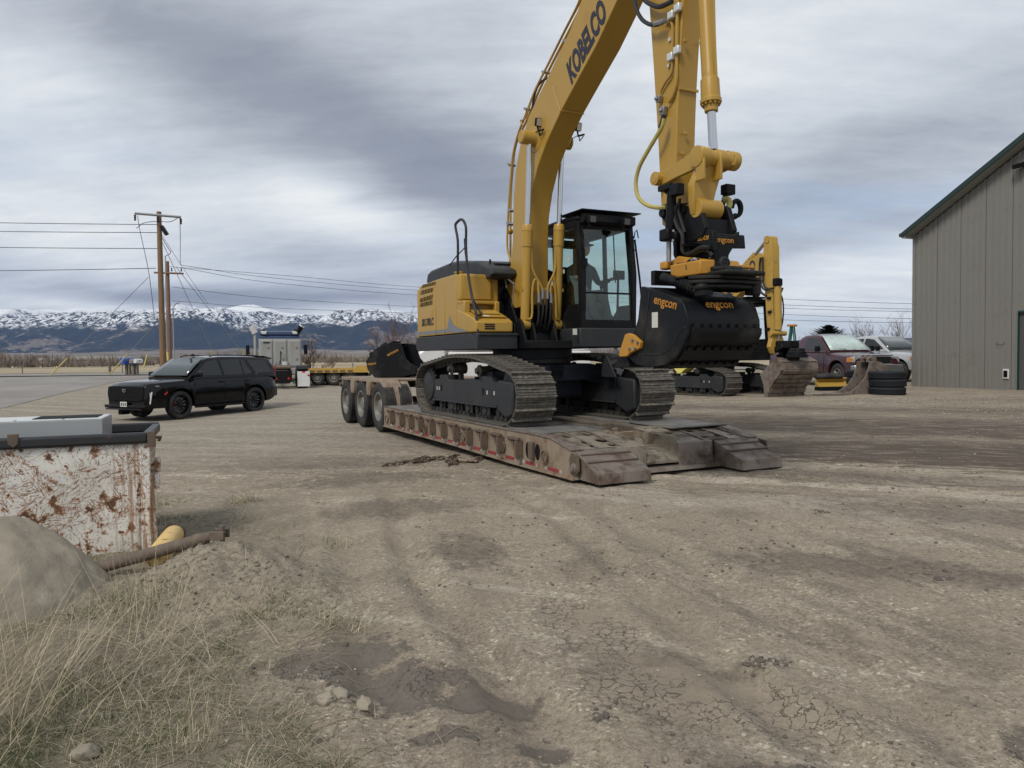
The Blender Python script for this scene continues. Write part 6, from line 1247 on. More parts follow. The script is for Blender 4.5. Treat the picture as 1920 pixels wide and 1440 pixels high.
# tilt cylinder on the near side
m = MB(); m.tube([hx(1260, 352, .52), hx(1258, 400, .52), hx(1255, 448, .52)], .052, 16); tc_ = m.build('tilt_cylinder', 'black_paint', TR, smooth=50)
m = MB(); m.tube([hx(1254, 448, .52), hx(1254, 492, .52)], .026, 12); m.build('cylinder_rod', 'steel', tc_)
m = MB(); q = hx(1254, 441, .53); m.box(q, (.16, .15, .13)); q = hx(1268, 442, .5); m.box(q, (.10, .09, .09)); m.build('clamp', 'black_paint', tc_, bevel=.02)
for a, b in ((1263, 433), (1262, 451)): q = hx(a, b, .60); m = MB(); m.cyl(q, q+Vector((.015, .015, 0)), .012, 8); m.build('bolt', 'steel', tc_)
m = MB(); q = hx(1252, 352, .55); m.box(q+Vector((0, 0, .0)), (.12, .20, .06)); q = hx(1269, 356, .56); m.box(q, (.10, .13, .12)); m.build('hose_bracket', 'black_paint', tc_, bevel=.008)
m = MB(); m.tube([hx(1243, 354, .5), hx(1252, 360, .52)], .03, 6); m.build('bracket_arm', 'black_paint', tc_)
m = MB(); q = hy(1365, 356, 4.3); m.box(q, (.13, .10, .11)); m.tube([q, hy(1358, 372, 4.25), hy(1355, 385, 4.2)], .03, 6); m.build('hose_bracket', 'black_paint', TR, bevel=.008)
m = MB(); m.tube(spline([hy(1356, 375, 4.32), hy(1364, 374, 4.36), hy(1368, 382, 4.38), hy(1362, 396, 4.38), hy(1349, 408, 4.36)], 5), .034, 8); m.build('yellow_sleeve_hose', 'hose_yellow', TR)
m = MB(); cc = hy(1381, 391, 4.2); ring = [cc+Vector((-.062*math.cos(R(a)), 0, .085*math.sin(R(a)))) for a in range(-100, 190, 20)]; m.tube(ring, [.02+.012*math.sin(PI*i/(len(ring)-1)) for i in range(len(ring))], 8)
m.tube([ring[0], hy(1372, 408, 4.2), hy(1366, 416, 4.2)], .035, 8); m.build('lifting_hook', 'black_paint', QC)
fprism('hook_bracket', [(1356, 394), (1371, 392), (1376, 404), (1374, 418), (1356, 412)], 4.26, 4.14, 'black_paint', QC)
# yellow rotator housing
RT = sprism('rotator_housing', [(1243, 492), (1255, 490), (1262, 486), (1271, 480), (1300, 484), (1322, 486), (1326, 500), (1324, 513), (1300, 515), (1262, 508), (1243, 504)], .44, -.02, 'tilt_yellow', EX, .015)
q = hx(1302, 499, .46); m = MB(); ax_ = Vector((.75, .65, 0)).normalized(); m.lathe(q-ax_*.02, ax_, [(0, .088), (.05, .088), (.055, .08), (.055, 0)], 26); mo = m.build('motor_cap', 'gloss_black', RT)
m = MB(); u_ = Vector((0, 0, 1)); w_ = ax_.cross(u_)
for k in range(8): a = 2*PI*(k+.5)/8; c = q+ax_*.03+(u_*math.cos(a)+w_*math.sin(a))*.068; m.cyl(c, c+ax_*.012, .010, 6)
m.build('cap_bolts', 'steel', mo)
m = MB(); m.lathe(q-ax_*.02, -ax_, [(0, .092), (.22, .095), (.3, .08)], 26); m.build('motor_housing', 'tilt_yellow', RT)
fprism('rotator_front', [(1312, 487), (1341, 486), (1341, 514), (1314, 514)], hx(1324, 500, .44).y+.02, 4.2, 'tilt_yellow', RT, .015)
m = MB(); a, b = hy(1345, 507, yF-.10), hy(1388, 506, yF-.10); m.tube([a, b], [.055, .055], 14); m.box(b+Vector((.0, 0, .03)), (.30, .12, .03)); m.build('rotator_arm', 'tilt_yellow', RT, bevel=.006)
q = hx(1260, 498, .445); m = MB(); m.cyl((.44, q.y, q.z), (.45, q.y, q.z), .022, 12); m.build('pin_hole', 'matte_black', RT)
q = hx(1248, 498, .47); m = MB(); m.box((.46, q.y, q.z), (.10, .12, .09)); m.build('rod_eye', 'tilt_yellow', RT, bevel=.02)
q = hx(1281, 494, .445); text('plate_lettering', 'engcon', .075, 'letter_navy', RT, (.443, q.y, q.z), (0, 1, -.06), (0, 0, 1), bold=.001)
# machine coupler plate above the bucket
zc = hx(1300, 520, .2).z
def slab(name, px, z0, z1, mt, par, bev=.01):
    pts = []
    for a, b in px: q = MF.hit(a, b, 2, z0); pts.append((q.x, q.y))
    m = MB(); m.prism(pts, z0-(.0), z1, 'z'); return m.build(name, mt, par, bevel=bev)
yq0, yq1 = hx(1237, 520, .42).y, hx(1330, 530, .42).y
CP_ = MB(); CP_.bb(-.08, .44, yq0, yq1+.28, zc-.05, zc); CPO = CP_.build('bucket_coupler', 'bucket_black', EX, bevel=.02)
m = MB(); cy0 = (yq0+yq1)/2+.30; R0 = .50
fan = [(.19+(R0)*math.sin(R(a)), cy0+(R0*.62)*math.cos(R(a))) for a in range(-75, 76, 10)] + [(-.22, cy0-.20), (.60, cy0-.20)]
for k, (dz, sc_) in enumerate(((-.05, 1.0), (-.095, 1.0), (-.14, .93))): m = MB(); m.prism([(.19+(x-.19)*sc_, cy0+(y-cy0)*sc_) for x, y in fan], zc+dz-.035, zc+dz, 'z'); m.build('latch_plate', 'bucket_black', CPO, bevel=.008)
m = MB(); m.prism([(.02, cy0-.15), (.42, cy0-.15), (.40, cy0+.16), (.28, cy0+.24), (.10, cy0+.24), (.0, cy0+.16)], zc, zc+.055, 'z'); m.build('latch_cover', 'bucket_black', CPO, bevel=.02)
m = MB(); m.bb(-.15, -.02, cy0-.1, cy0+.12, zc-.02, zc+.04); m.bb(.46, .52, cy0-.2, cy0+.1, zc-.03, zc+.02); m.build('latch_block', 'bucket_black', CPO, bevel=.015)
m = MB(); a, b = hx(1244, 520, .55), hx(1312, 543, .55); m.tube([a, a.lerp(b, .55)], .055, 14); m.tube([a.lerp(b, .45), b], .068, 10); m.build('latch_cylinder', 'bucket_black', CPO)
for f in (.55, .62, .69, .76, .83, .9): c = a.lerp(b, f); d2 = (b-a).normalized(); m = MB(); m.tube([c, c+d2*.012], .073, 12); m.build('ring', 'black_paint', CPO)
m = MB(); m.sphere(b+Vector((0, .03, .02)), .075, 10, 8, (1, 1.1, .7)); m.box(b+Vector((0, .06, -.04)), (.10, .16, .05)); m.build('cylinder_eye', 'bucket_black', CPO)
m = MB(); q = hy(1411, 545, cy0+.2); m.box(q, (.10, .14, .10)); m.sphere(q+Vector((0, .05, -.03)), .05, 8, 6); m.build('hose_block', 'bucket_black', CPO, bevel=.02)
m = MB(); q = hx(1240, 520, .45); m.box((.36, q.y, q.z-.01), (.42, .07, .16)); m.build('rear_plate', 'bucket_black', CPO, bevel=.008)
# the bucket
bx0, bx1 = .75, -.215
sp = YZ([(1202, 538), (1206, 537), (1275, 561), (1283, 574), (1289.7, 598.7), (1290.5, 623.7), (1283, 642.5), (1269, 667.5), (1247.5, 684.7), (1216, 689), (1192, 684), (1176, 668), (1182, 650), (1196, 597)], bx0)
BU = MB(); BU.prism(sp, bx0, bx0-.035, 'x'); BKT = BU.build('bucket', 'bucket_black', EX, bevel=.008)
m = MB(); m.prism(sp, bx1, bx1+.035, 'x'); m.build('side_plate', 'bucket_black', BKT, bevel=.008)
prof = sp[1:10]; cgy, cgz = 4.2, 1.25; inn = []
for i, (y, z) in enumerate(prof):
    a_ = Vector(prof[max(0, i-1)]); b_ = Vector(prof[min(len(prof)-1, i+1)]); t_ = (b_-a_).normalized(); n_ = Vector((-t_.y, t_.x))
    if n_.dot(Vector((cgy-y, cgz-z))) < 0: n_ = -n_
    inn.append((y+n_.x*.03, z+n_.y*.03))
m = MB(); m.prism([(y+(cgy-y)*.012, z+(cgz-z)*.012) for y, z in prof]+inn[::-1], bx1+.02, bx0-.02, 'x'); m.build('shell', 'bucket_black', BKT, smooth=40)
def along(pf, f0, f1, off):
    L = [0]
    for i in range(len(pf)-1): L.append(L[-1]+math.dist(pf[i], pf[i+1]))
    def P(s_):
        i = max(j for j in range(len(L)-1) if L[j] <= s_+1e-9); t = (s_-L[i])/(L[i+1]-L[i]); a, b = Vector(pf[i]), Vector(pf[i+1]); tn = (b-a).normalized(); n = Vector((-tn.y, tn.x)); p = a.lerp(b, t)
        if n.dot(Vector((cgy, cgz))-p) > 0: n = -n
        return p, n
    s0, s1 = f0*L[-1], f1*L[-1]; k = [P(s0+(s1-s0)*j/3) for j in range(4)]
    return [tuple(p+n*off) for p, n in k]+[tuple(p-n*.01) for p, n in k[::-1]]
for f0, f1 in ((.535, .62), (.675, .76), (.82, .89), (.93, .99)):
    m = MB(); m.prism(along(prof, f0, f1, .018), bx1-.006, bx0-.045, 'x'); ws = m.build('wear_strip', 'bucket_black', BKT, bevel=.004)
    m = MB()
    for k in range(8): x = bx0-.10-k*.115; m.prism(along(prof, f0-.022, f0+.004, .022), x-.032, x+.032, 'x')
    m.build('weld_tabs', 'black_paint', ws)
q = YZ([(1179, 625), (1188, 628), (1202, 641), (1200, 653), (1183, 661), (1176, 668), (1164, 669), (1161, 666), (1164, 655), (1173, 627)], .79)
m = MB(); m.prism(q, .755, .80, 'x'); sc2 = m.build('side_cutter', 'tilt_yellow', BKT, bevel=.006)
for a, b in ((1186, 637.5), (1196, 642), (1181, 654), (1191, 653.5)): q = hx(a, b, .805); m = MB(); m.cyl((.80, q.y, q.z), (.825, q.y, q.z), .017, 8); m.build('bolt', 'steel', sc2)
m = MB(); m.prism(YZ([(1161, 666), (1176, 668), (1180, 688), (1150, 690)], .74), .74, bx1, 'x'); m.build('cutting_edge', 'bucket_black', BKT, bevel=.006)
q = hx(1247, 567, .755); q2 = hx(1268, 574, .755); text('side_lettering', 'engcon', .135, 'letter_orange', BKT, (.752, q.y, q.z), (0, 1, -.24), (0, 0, 1), bold=.002)
a, b = hx(1222, 586, .755), hx(1233, 614, .755); m = MB(); m.bb(.75, .754, a.y, b.y, b.z, a.z); m.build('rating_plate', 'sticker', BKT)
m = MB(); m.tube([hx(x, y, .752) for x, y in ((1205, 664), (1222, 665), (1240, 664), (1255, 655), (1265, 642), (1268, 632), (1275, 620), (1282, 613), (1288, 614))], .006, 5); m.tube([hx(x, y, .752) for x, y in ((1218, 545), (1212, 600), (1197, 678))], .008, 5); m.build('weld_seam', 'dark_grey_paint', BKT)
i2 = prof[2]; i3 = prof[3]; tv = Vector((0, i3[0]-i2[0], i3[1]-i2[1])).normalized(); mid = Vector((0, (i2[0]+i3[0])/2, (i2[1]+i3[1])/2)); ny = Vector((0, -tv.z, tv.y)); ny = ny if ny.y > 0 else -ny
text('back_lettering', 'engcon', .128, 'letter_orange', BKT, Vector((.29, mid.y, mid.z))-tv*.10+ny*.006, (-1, 0, 0), -tv, bold=.002)
# ------------------------------------------------------------------ the lowboy trailer under the machine
TF = Frame(.335, 12.087, 0.0, 26.3)
TR_ = thing('lowboy_trailer', 'rusty tan lowboy trailer with holed nose ramps carrying the yellow machine', 'trailer', TF)
def tx(px, py, x): return TF.hit(px, py, 0, x)
def ty(px, py, y): return TF.hit(px, py, 1, y)
def tz(px, py, z): return TF.hit(px, py, 2, z)
TL, TRt = 1.34, -1.44; ZD = .645
side_o = [(-3.85, .255), (-3.85, ZD-.012), (2.68, ZD-.012), (2.95, .625), (3.42, .535), (3.50, .50), (3.56, .215), (2.0, .215), (-.1, .25)]
for s, x in ((1, TL), (-1, TRt)):
    m = MB(); m.prism(side_o, x-s*.035, x, 'x'); sb_ = m.build('side_beam', 'trailer_tan', TR_, bevel=.004)
    m = MB(); m.prism([(-3.85, .235), (-.1, .23), (2.0, .20), (3.5, .20), (3.5, .222), (2.0, .222), (-.1, .255), (-3.85, .262)], x-s*.10, x+s*.022, 'x'); m.build('bottom_flange', 'trailer_tan', TR_, bevel=.003)
    m = MB(); m.prism([(-3.85, ZD-.012), (2.68, ZD-.012), (2.95, .627), (3.46, .53), (3.46, .545), (2.95, .642), (2.68, ZD+.004), (-3.85, ZD+.004)], x-s*.16, x+s*.012, 'x'); m.build('top_flange', 'ramp_steel', TR_, bevel=.003)
# brackets, and black discs painting the shade of holes, along both sides
def bracket_mesh(s):
    m = MB(); m.box((s*.055, .12, .10), (.10, .05, .20)); m.lathe((s*.075, .12, -.03), (0, 0, 1), [(0, .028), (.0, .034), (.02, .034), (.02, .026), (.24, .026), (.24, .036), (.265, .036), (.265, 0)], 10)
    m.box((s*.06, -.02, .22), (.075, .26, .018)); m.tube([(s*.07, -.14, .215), (s*.085, .10, .05)], .014, 4); m.tube([(s*.07, -.14, .20), (s*.08, .0, .20)], .014, 4); m.box((s*.03, -.145, .20), (.06, .03, .06)); m.box((s*.07, .0, .14), (.02, .03, .12))
    return m.data('outrigger_bracket', 'rust_iron', smooth=30)
def ring_mesh():
    m = MB(); n = 18; rings = [[Vector((.012*math.cos(2*PI*j/6), (.052+.012*math.sin(2*PI*j/6))*math.cos(2*PI*k/n), (.072+.012*math.sin(2*PI*j/6))*math.sin(2*PI*k/n))) for j in range(6)] for k in range(n)]
    rings.append(rings[0]); m.loft(rings, caps=False); return m.data('lashing_ring', 'rust_iron', smooth=60)
RING = ring_mesh()
for s, x in ((1, TL), (-1, TRt)):
    bmz = bracket_mesh(s); holem = MB(); holem.lathe((0, 0, 0), (s, 0, 0), [(-.001, .075), (.004, .075), (.0042, .0)], 18); hm = holem.data('beam_hole_shade', 'matte_black', smooth=0)
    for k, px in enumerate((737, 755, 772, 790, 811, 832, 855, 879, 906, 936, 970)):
        y = tx(px, 800, TL).y+.02; link_mesh('outrigger_bracket', bmz, TR_, (x, y, .375-.004*k)); h = link_mesh('beam_hole_shade', hm, TR_, (x, y-.03, .40-.004*k)); h.scale = (1, .8, 1.25)
    for px, py in ((990, 838), (1008, 842)): y = tx(px, py, TL).y; h = link_mesh('beam_hole_shade', hm, TR_, (x, y, .43)); h.scale = (1, .8, 1.35)
    for px in (728, 800, 870, 945, 1024): y = tx(px, 800, TL).y; link_mesh('lashing_ring', RING, TR_, (x+s*.03, y, .40), (0, 0, R(12)))
    m = MB(); y = tx(1000, 838, TL).y; m.box((x+s*.03, y, .44), (.05, .10, .22)); m.build('latch_box', 'rust_iron', TR_, bevel=.008)
    q = tx(1079, 881, TL); m = MB(); m.prism([(q.y-.09, .28), (q.y+.02, .26), (q.y+.10, .33), (q.y+.08, .50), (q.y-.06, .52), (q.y-.11, .44)], x, x+s*.018, 'x'); hp_ = m.build('hinge_plate', 'rust_iron', TR_, bevel=.004); m = MB(); m.lathe((x, q.y, q.z+.02), (s, 0, 0), [(0, .06), (.035, .055), (.04, .04), (.06, .04), (.06, 0)], 14); m.build('hinge_pin', 'ramp_steel', hp_)
# reflector tape dashes
for s, x in ((1, TL), (-1, TRt)):
    pxs = [727, 741, 746, 764, 776, 797, 803, 817, 830, 846, 861, 873, 887, 900, 915, 932, 948, 965, 978, 984, 1003, 1016, 1026, 1048]
    ypos = [(733, 736, 0), (738, 741, 0), (745, 753, 1), (755, 758, 0), (764, 769, 1), (770, 773, 0), (778, 787, 1), (790, 793, 0), (796, 805, 1), (806, 809, 0), (813, 816, 0), (817, 828, 1), (828, 831, 0), (835, 838, 0), (840, 848, 1), (850, 853, 0), (856, 859, 0), (861, 873, 1), (874, 877, 0), (882, 885, 0), (887, 900, 1), (901, 905, 0), (911, 914, 0), (915, 930, 1), (931, 934, 0), (941, 945, 0), (947, 964, 1), (965, 969, 0), (979, 984, 0), (985, 1002, 1), (1005, 1007, 0), (1021, 1025, 0), (1027, 1047, 1), (1049, 1053, 0)]
    for a, b, r_ in ypos:
        ya, yb = tx(a, 820, TL).y, tx(b, 820, TL).y; z = .295 - .035*max(0, (ya+1)/4.5); m = MB(); m.bb(x, x+s*.003, ya, yb, z-.020, z+.020); m.build('reflector_tape', 'tape_red' if r_ else 'tape_white', TR_, smooth=0)
# deck: cross members, rubber mats, timbers
for k in range(13): y = -3.6+k*.5; m = MB(); m.bb(TL-.04, TRt+.04, y-.05, y+.05, ZD-.16, ZD-.06); m.build('cross_member', 'trailer_tan', TR_, bevel=.005)
for x in (.42, -.52): m = MB(); m.bb(x-.05, x+.05, -3.8, 2.7, ZD-.22, ZD-.008); m.build('inner_beam', 'trailer_tan', TR_, bevel=.005)
def mat_slab(x0, x1, y0, y1, z, seed, mt='mat_rubber', name='deck_mat', th=.016):
    nx, ny = 8, max(4, int((y1-y0)/.12)); vs = []; fs = []
    for j in range(ny+1):
        for i in range(nx+1):
            u, v = i/nx, j/ny; xx = x0+(x1-x0)*u; yy = y0+(y1-y0)*v; n_ = noise.noise(Vector((xx*3, yy*2, seed))); e = .03*noise.noise(Vector((yy*6, xx*6, seed+5)))*(1 if i in (0, nx) or j in (0, ny) else 0)
            vs.append((xx+e, yy+e, z+th+.007*n_+.004*noise.noise(Vector((xx*14, yy*14, seed)))))
    for j in range(ny):
        for i in range(nx): a = j*(nx+1)+i; fs.append((a, a+1, a+nx+2, a+nx+1))
    m = MB(); m.mesh(vs, fs); o = m.build(name, mt, TR_, smooth=30); md = o.modifiers.new('thick', 'SOLIDIFY'); md.thickness = th; md.offset = -1 if True else 1; return o
mat_slab(1.29, .40, -3.8, -.9, ZD-.008, 1); mat_slab(1.29, .42, -.85, 1.5, ZD-.008, 2); mat_slab(1.27, .36, 1.35, 2.62, ZD-.002, 3)
mat_slab(-.48, -1.46, -3.8, -.2, ZD-.008, 4); mat_slab(-.50, -1.46, -.15, 2.1, ZD-.006, 5); mat_slab(-.48, -1.40, 2.0, 2.95, ZD+.004, 6)
for (x0, x1, y0, y1, z0, z1, rz) in [(.20, .02, .9, 2.30, .56, .70, .02), (-.06, -.30, -.5, 1.9, .52, .66, -.03), (.36, .22, 1.2, 2.45, .55, .665, .05), (-.32, -.46, .3, 2.5, .54, .64, 0), (.1, -.35, -3.6, -.6, .5, .6, 0)]:
    m = MB(); m.box(((x0+x1)/2, (y0+y1)/2, (z0+z1)/2), (abs(x1-x0), y1-y0, z1-z0), (0, 0, rz)); m.build('timber', 'timber', TR_, bevel=.012)
# nose: two holed lobes, channel between them, ramps
def holed(name, outer, holes, zf, th, mt, parent):
    cu = bpy.data.curves.new(name, 'CURVE'); cu.dimensions = '2D'; cu.fill_mode = 'BOTH'; cu.extrude = th/2
    def sp_(pts):
        s_ = cu.splines.new('POLY'); s_.points.add(len(pts)-1); s_.use_cyclic_u = True
        for p, q in zip(s_.points, pts): p.co = (q[0], q[1], 0, 1)
    sp_(outer)
    for (cx, cy, rx, ry) in holes: sp_([(cx+rx*math.cos(2*PI*k/18), cy+ry*math.sin(2*PI*k/18)) for k in range(18)])
    t_ = bpy.data.objects.new(name, cu); COL.objects.link(t_); bpy.context.view_layer.update(); me = bpy.data.meshes.new_from_object(t_.evaluated_get(bpy.context.evaluated_depsgraph_get())); bpy.data.objects.remove(t_)
    for v in me.vertices: v.co.z += zf(v.co.x, v.co.y)
    me.materials.clear(); me.materials.append(MATS[mt]); me.shade_smooth(); me.set_sharp_from_angle(angle=R(30)); o = bpy.data.objects.new(name, me); COL.objects.link(o); o.parent = parent; return o
def nz_(x, y): return ZD - .004 if y < 2.7 else ZD-.004-(y-2.7)*.155
def hole_at(px, py, rx, ry):
    q = tz(px, py, .60)
    for _ in range(12): q = q.lerp(tz(px, py, nz_(q.x, q.y)), .6)
    s_ = 1 if q.x > 0 else -1; return (s_*min(abs(q.x), 1.22 if s_ > 0 else 1.38) if abs(q.x) > .3 or s_ > 0 else -.30, min(3.33, max(2.46 if s_ < 0 else 2.55, q.y)), rx, ry)
HL = [(1035, 825, .06, .07), (1063, 820, .055, .06), (1101, 816, .06, .06), (1067, 836, .06, .06), (1099, 831, .06, .065), (1127, 827, .075, .085), (1093, 848, .06, .06), (1123, 843, .055, .055), (1154, 838, .06, .06), (1146, 812, .05, .05), (1172, 822, .05, .05)]
HR = [(1227, 804, .05, .05), (1254, 813, .055, .05), (1265, 800, .055, .05), (1287, 798, .06, .055), (1292, 809, .065, .07), (1316, 808, .055, .055), (1339, 806, .05, .04), (1320, 820, .06, .05), (1346, 818, .055, .05), (1369, 816, .045, .04), (1310, 797, .04, .04)]
mat('nose_worn', (.27, .235, .18), .55, metal=.3, var=.2, sc=3, c2=(.10, .075, .055), amt=.52, edge=.12, sc2=4, bump=.3, bsc=30, streak=.5)
holed('nose_plate', [(TL-.02, 2.45), (.42, 2.45), (.30, 2.62), (.30, 3.36), (.55, 3.40), (TL-.02, 3.44)], [hole_at(*h) for h in HL], nz_, .016, 'nose_worn', TR_)
holed('nose_plate', [(-.18, 2.50), (-1.41, 2.35), (-1.41, 3.44), (-.70, 3.40), (-.24, 3.36)], [hole_at(*h) for h in HR], nz_, .016, 'nose_worn', TR_)
for (x0, x1, y0, y1) in [(1.30, .32, 2.45, 3.40), (-.20, -1.46, 2.4, 3.40)]: m = MB(); m.bb(x0, x1, y0, y1, .22, .26); m.build('nose_floor', 'matte_black', TR_)  # floor coloured black to paint in the shade below the plate holes
for (x, y0, y1) in [(.97, 2.5, 3.42), (.66, 2.6, 3.40), (-.60, 2.4, 3.4), (-.98, 2.4, 3.42), (-1.25, 2.4, 3.42)]:
    m = MB(); m.prism([(y0, nz_(0, y0)+.010), (2.7, nz_(0, 2.7)+.010), (y1, nz_(0, y1)+.010), (y1, nz_(0, y1)+.024), (2.7, nz_(0, 2.7)+.024), (y0, nz_(0, y0)+.024)], x-.012, x+.012, 'x'); m.build('nose_rib', 'ramp_steel', TR_, bevel=.003)
m = MB(); m.bb(.30, .325, 2.6, 3.38, .33, .60); m.bb(-.21, -.185, 2.5, 3.38, .33, .60)
m.build('channel_wall', 'nose_worn', TR_, bevel=.004)
m = MB(); cpf = [(2.3, .50), (2.7, .475), (3.0, .46), (3.2, .44), (3.38, .40), (3.46, .33)]; m.prism(cpf+[(y, z-.03) for y, z in cpf[::-1]], -.185, .30, 'x'); m.build('channel_floor', 'nose_worn', TR_, smooth=40)
for x0, x1 in ((.30, .70), (-.18, -.72)):
    m = MB(); m.prism([(3.36, .235), (3.36, .545), (3.44, .53), (3.47, .235)], x0, x1, 'x'); nf = m.build('nose_face', 'nose_worn' if x0 > 0 else 'ramp_steel', TR_, bevel=.01)
    c = (x0*.35+x1*.65, 3.44, .41); m = MB(); m.lathe(c, (0, 1, 0), [(0, .075), (.03, .065), (.10, .055), (.14, .045), (.155, .02), (.157, 0)], 18); m.build('nose_pin', 'ramp_steel', nf, smooth=60)
m = MB(); m.prism([(3.34, .21), (3.34, .27), (3.52, .26), (3.56, .215)], -.78, .62, 'x'); m.build('nose_crossbar', 'ramp_steel', TR_, bevel=.01)
for x0, x1 in ((1.30, .60), (-.74, -1.38)):
    m = MB(); m.prism([(3.43, .215), (3.43, .53), (3.56, .50), (3.575, .475), (3.70, .435), (3.715, .41), (3.90, .345), (3.93, .33), (3.95, .21)], x0, x1, 'x'); rp = m.build('ramp', 'ramp_steel', TR_, bevel=.008)
    for y, z in ((3.565, .49), (3.71, .425)): m = MB(); m.box(((x0+x1)/2, y, z), (abs(x1-x0)-.02, .022, .02), (R(-18), 0, 0)); m.build('tread_bar', 'rust_iron', rp, bevel=.004)
# rear: axle frame, three axles of dual wheels
gq = [(-3.80, .64), (-3.95, .9), (-4.05, 1.10), (-4.25, 1.185), (-7.35, 1.16), (-7.4, 1.14), (-7.4, .98), (-7.25, 1.03), (-4.45, 1.06), (-4.35, 1.0), (-4.15, .66), (-3.95, .40), (-3.80, .40)]
gq = [(-3.82, .62), (-3.98, .88), (-4.2, 1.10), (-4.45, 1.19), (-7.45, 1.17), (-7.45, 1.0), (-7.35, 1.10), (-4.55, 1.12), (-4.35, 1.03), (-3.98, .70), (-3.82, .50)]
for x0, x1 in ((.98, .72), (-.86, -1.12)): m = MB(); m.prism([(-3.82, .64), (-3.98, .95), (-4.2, 1.12), (-7.45, 1.12), (-7.45, .80), (-4.6, .78), (-4.2, .5), (-3.82, .36)], x0-.1, x1, 'x'); m.build('frame_rail', 'trailer_tan', TR_, bevel=.01)
m = MB(); m.bb(1.10, -1.26, -7.45, -4.3, 1.12, 1.165); m.build('rear_deck', 'trailer_tan', TR_, bevel=.01)
m = MB(); m.prism([(-3.84, .60), (-3.90, .84), (-4.05, 1.03), (-4.3, 1.165), (-7.46, 1.15), (-7.46, 1.09), (-4.34, 1.10), (-4.12, .98), (-3.99, .82), (-3.96, .60)], 1.30, .9, 'x'); m.build('fender', 'trailer_tan', TR_, bevel=.008)
m = MB(); m.prism([(-3.84, .60), (-3.90, .84), (-4.05, 1.03), (-4.3, 1.165), (-7.46, 1.15), (-7.46, 1.09), (-4.34, 1.10), (-4.12, .98), (-3.99, .82), (-3.96, .60)], -1.46, -1.06, 'x'); m.build('fender', 'trailer_tan', TR_, bevel=.008)
m = MB(); m.bb(1.30, -1.46, -7.56, -7.44, .86, 1.17); m.build('rear_bumper', 'trailer_tan', TR_, bevel=.01)
m = MB(); m.cyl((1.24, -7.50, .98), (1.36, -7.50, .98), .05, 12); m.cyl((1.24, -7.5, 1.1), (1.36, -7.5, 1.1), .03, 10); m.build('tail_lamp', 'rust_iron', TR_)
for y in (-5.0-.0, -6.37):
    for x in (1.27, -1.43): m = MB(); m.prism([(y-.14, 1.12), (y+.14, 1.12), (y+.17, .98), (y+.11, .82), (y-.11, .82), (y-.17, .98)], x-.07, x+.07, 'x'); m.box((x+.075 if x > 0 else x-.075, y, .93), (.012, .10, .16)); m.build('hanger_bracket', 'trailer_tan', TR_, bevel=.01)
for k, y in enumerate((-4.33, -5.70, -7.07)):
    zw = .10-.01*k+.505; m = MB(); m.cyl((1.2, y, zw), (-1.4, y, zw), .07, 12); m.build('axle', 'rust_iron', TR_)
    for x, s in ((1.20, 1), (.87, 1), (-1.36, -1), (-1.03, -1)): wheel(TR_, (x, y, zw), s, .505, .27, .30, 'rim_grey', style='truck')
# black grading bucket lying on the trailer's rear deck
bp_ = at(735, 708, 17.2); GBF = Frame(bp_.x, bp_.y, 1.165, 78)
def gb(l): return GBF.yz(l, .45)
shell_ = gb([(735, 643), (715, 651), (697, 661), (686, 678), (689, 694), (702, 708), (749, 708.5), (777, 702)])
lipp = gb([(783, 689), (768, 682), (760, 672), (755, 657), (751, 645)])
mz_ = min(z for _, z in shell_); shell_ = [(y, z-mz_+.004) for y, z in shell_]; lipp = [(y, z-mz_+.004) for y, z in lipp]
GB = thing('loose_bucket', 'black bucket with a scooped open side resting on the rear deck of the lowboy', 'bucket', GBF)
for x0 in (.45, -.55): m = MB(); m.prism(shell_+lipp, x0, x0-.03, 'x'); m.build('side_plate', 'bucket_black', GB, bevel=.006)
m = MB(); cc_ = (sum(a for a, _ in shell_)/8, sum(b for _, b in shell_)/8); m.prism([(y+(cc_[0]-y)*.015, z+(cc_[1]-z)*.015) for y, z in shell_]+[(y+(cc_[0]-y)*.07, z+(cc_[1]-z)*.07) for y, z in shell_[::-1]], -.53, .43, 'x'); m.build('shell', 'bucket_black', GB, smooth=30)
q = GBF.hit(738, 690, 0, .45); m = MB(); m.prism([(y, z-mz_+.004) for y, z in GBF.yz([(712, 690), (728, 685), (745, 686), (766, 695), (775, 703), (740, 707), (716, 706)], .452)], .452, .456, 'x'); m.build('scoop_shade', 'matte_black', GB)  # flat black sheet paints the shaded hollow onto the side plate
m = MB(); m.prism([(y, z-mz_+.004) for y, z in GBF.yz([(697, 664), (730, 645), (737, 640), (727, 645), (722, 642), (700, 658)], .3)], -.3, .3, 'x'); q = GBF.hit(699, 665, 0, .3); m.cyl((-.35, q.y, q.z-mz_), (.38, q.y, q.z-mz_), .06, 12); m.build('coupler_bar', 'bucket_black', GB, bevel=.01)
q = GBF.hit(722, 655, 0, .46); m = MB(); m.box((.30, q.y, q.z-mz_+.03), (.02, .10, .06)); m.build('rating_plate', 'letter_white', GB)
q = GBF.hit(736, 661, 0, .46); text('side_lettering', 'engcon', .10, 'letter_orange', GB, (.456, q.y, q.z-mz_), (0, .95, .45), (0, 0, 1), bold=.002)
q = GBF.hit(697, 682, 0, .46); text('side_lettering', 'engcon', .07, 'letter_orange', GB, (.456, q.y, q.z-mz_), (0, .98, .1), (0, 0, 1), bold=.002)
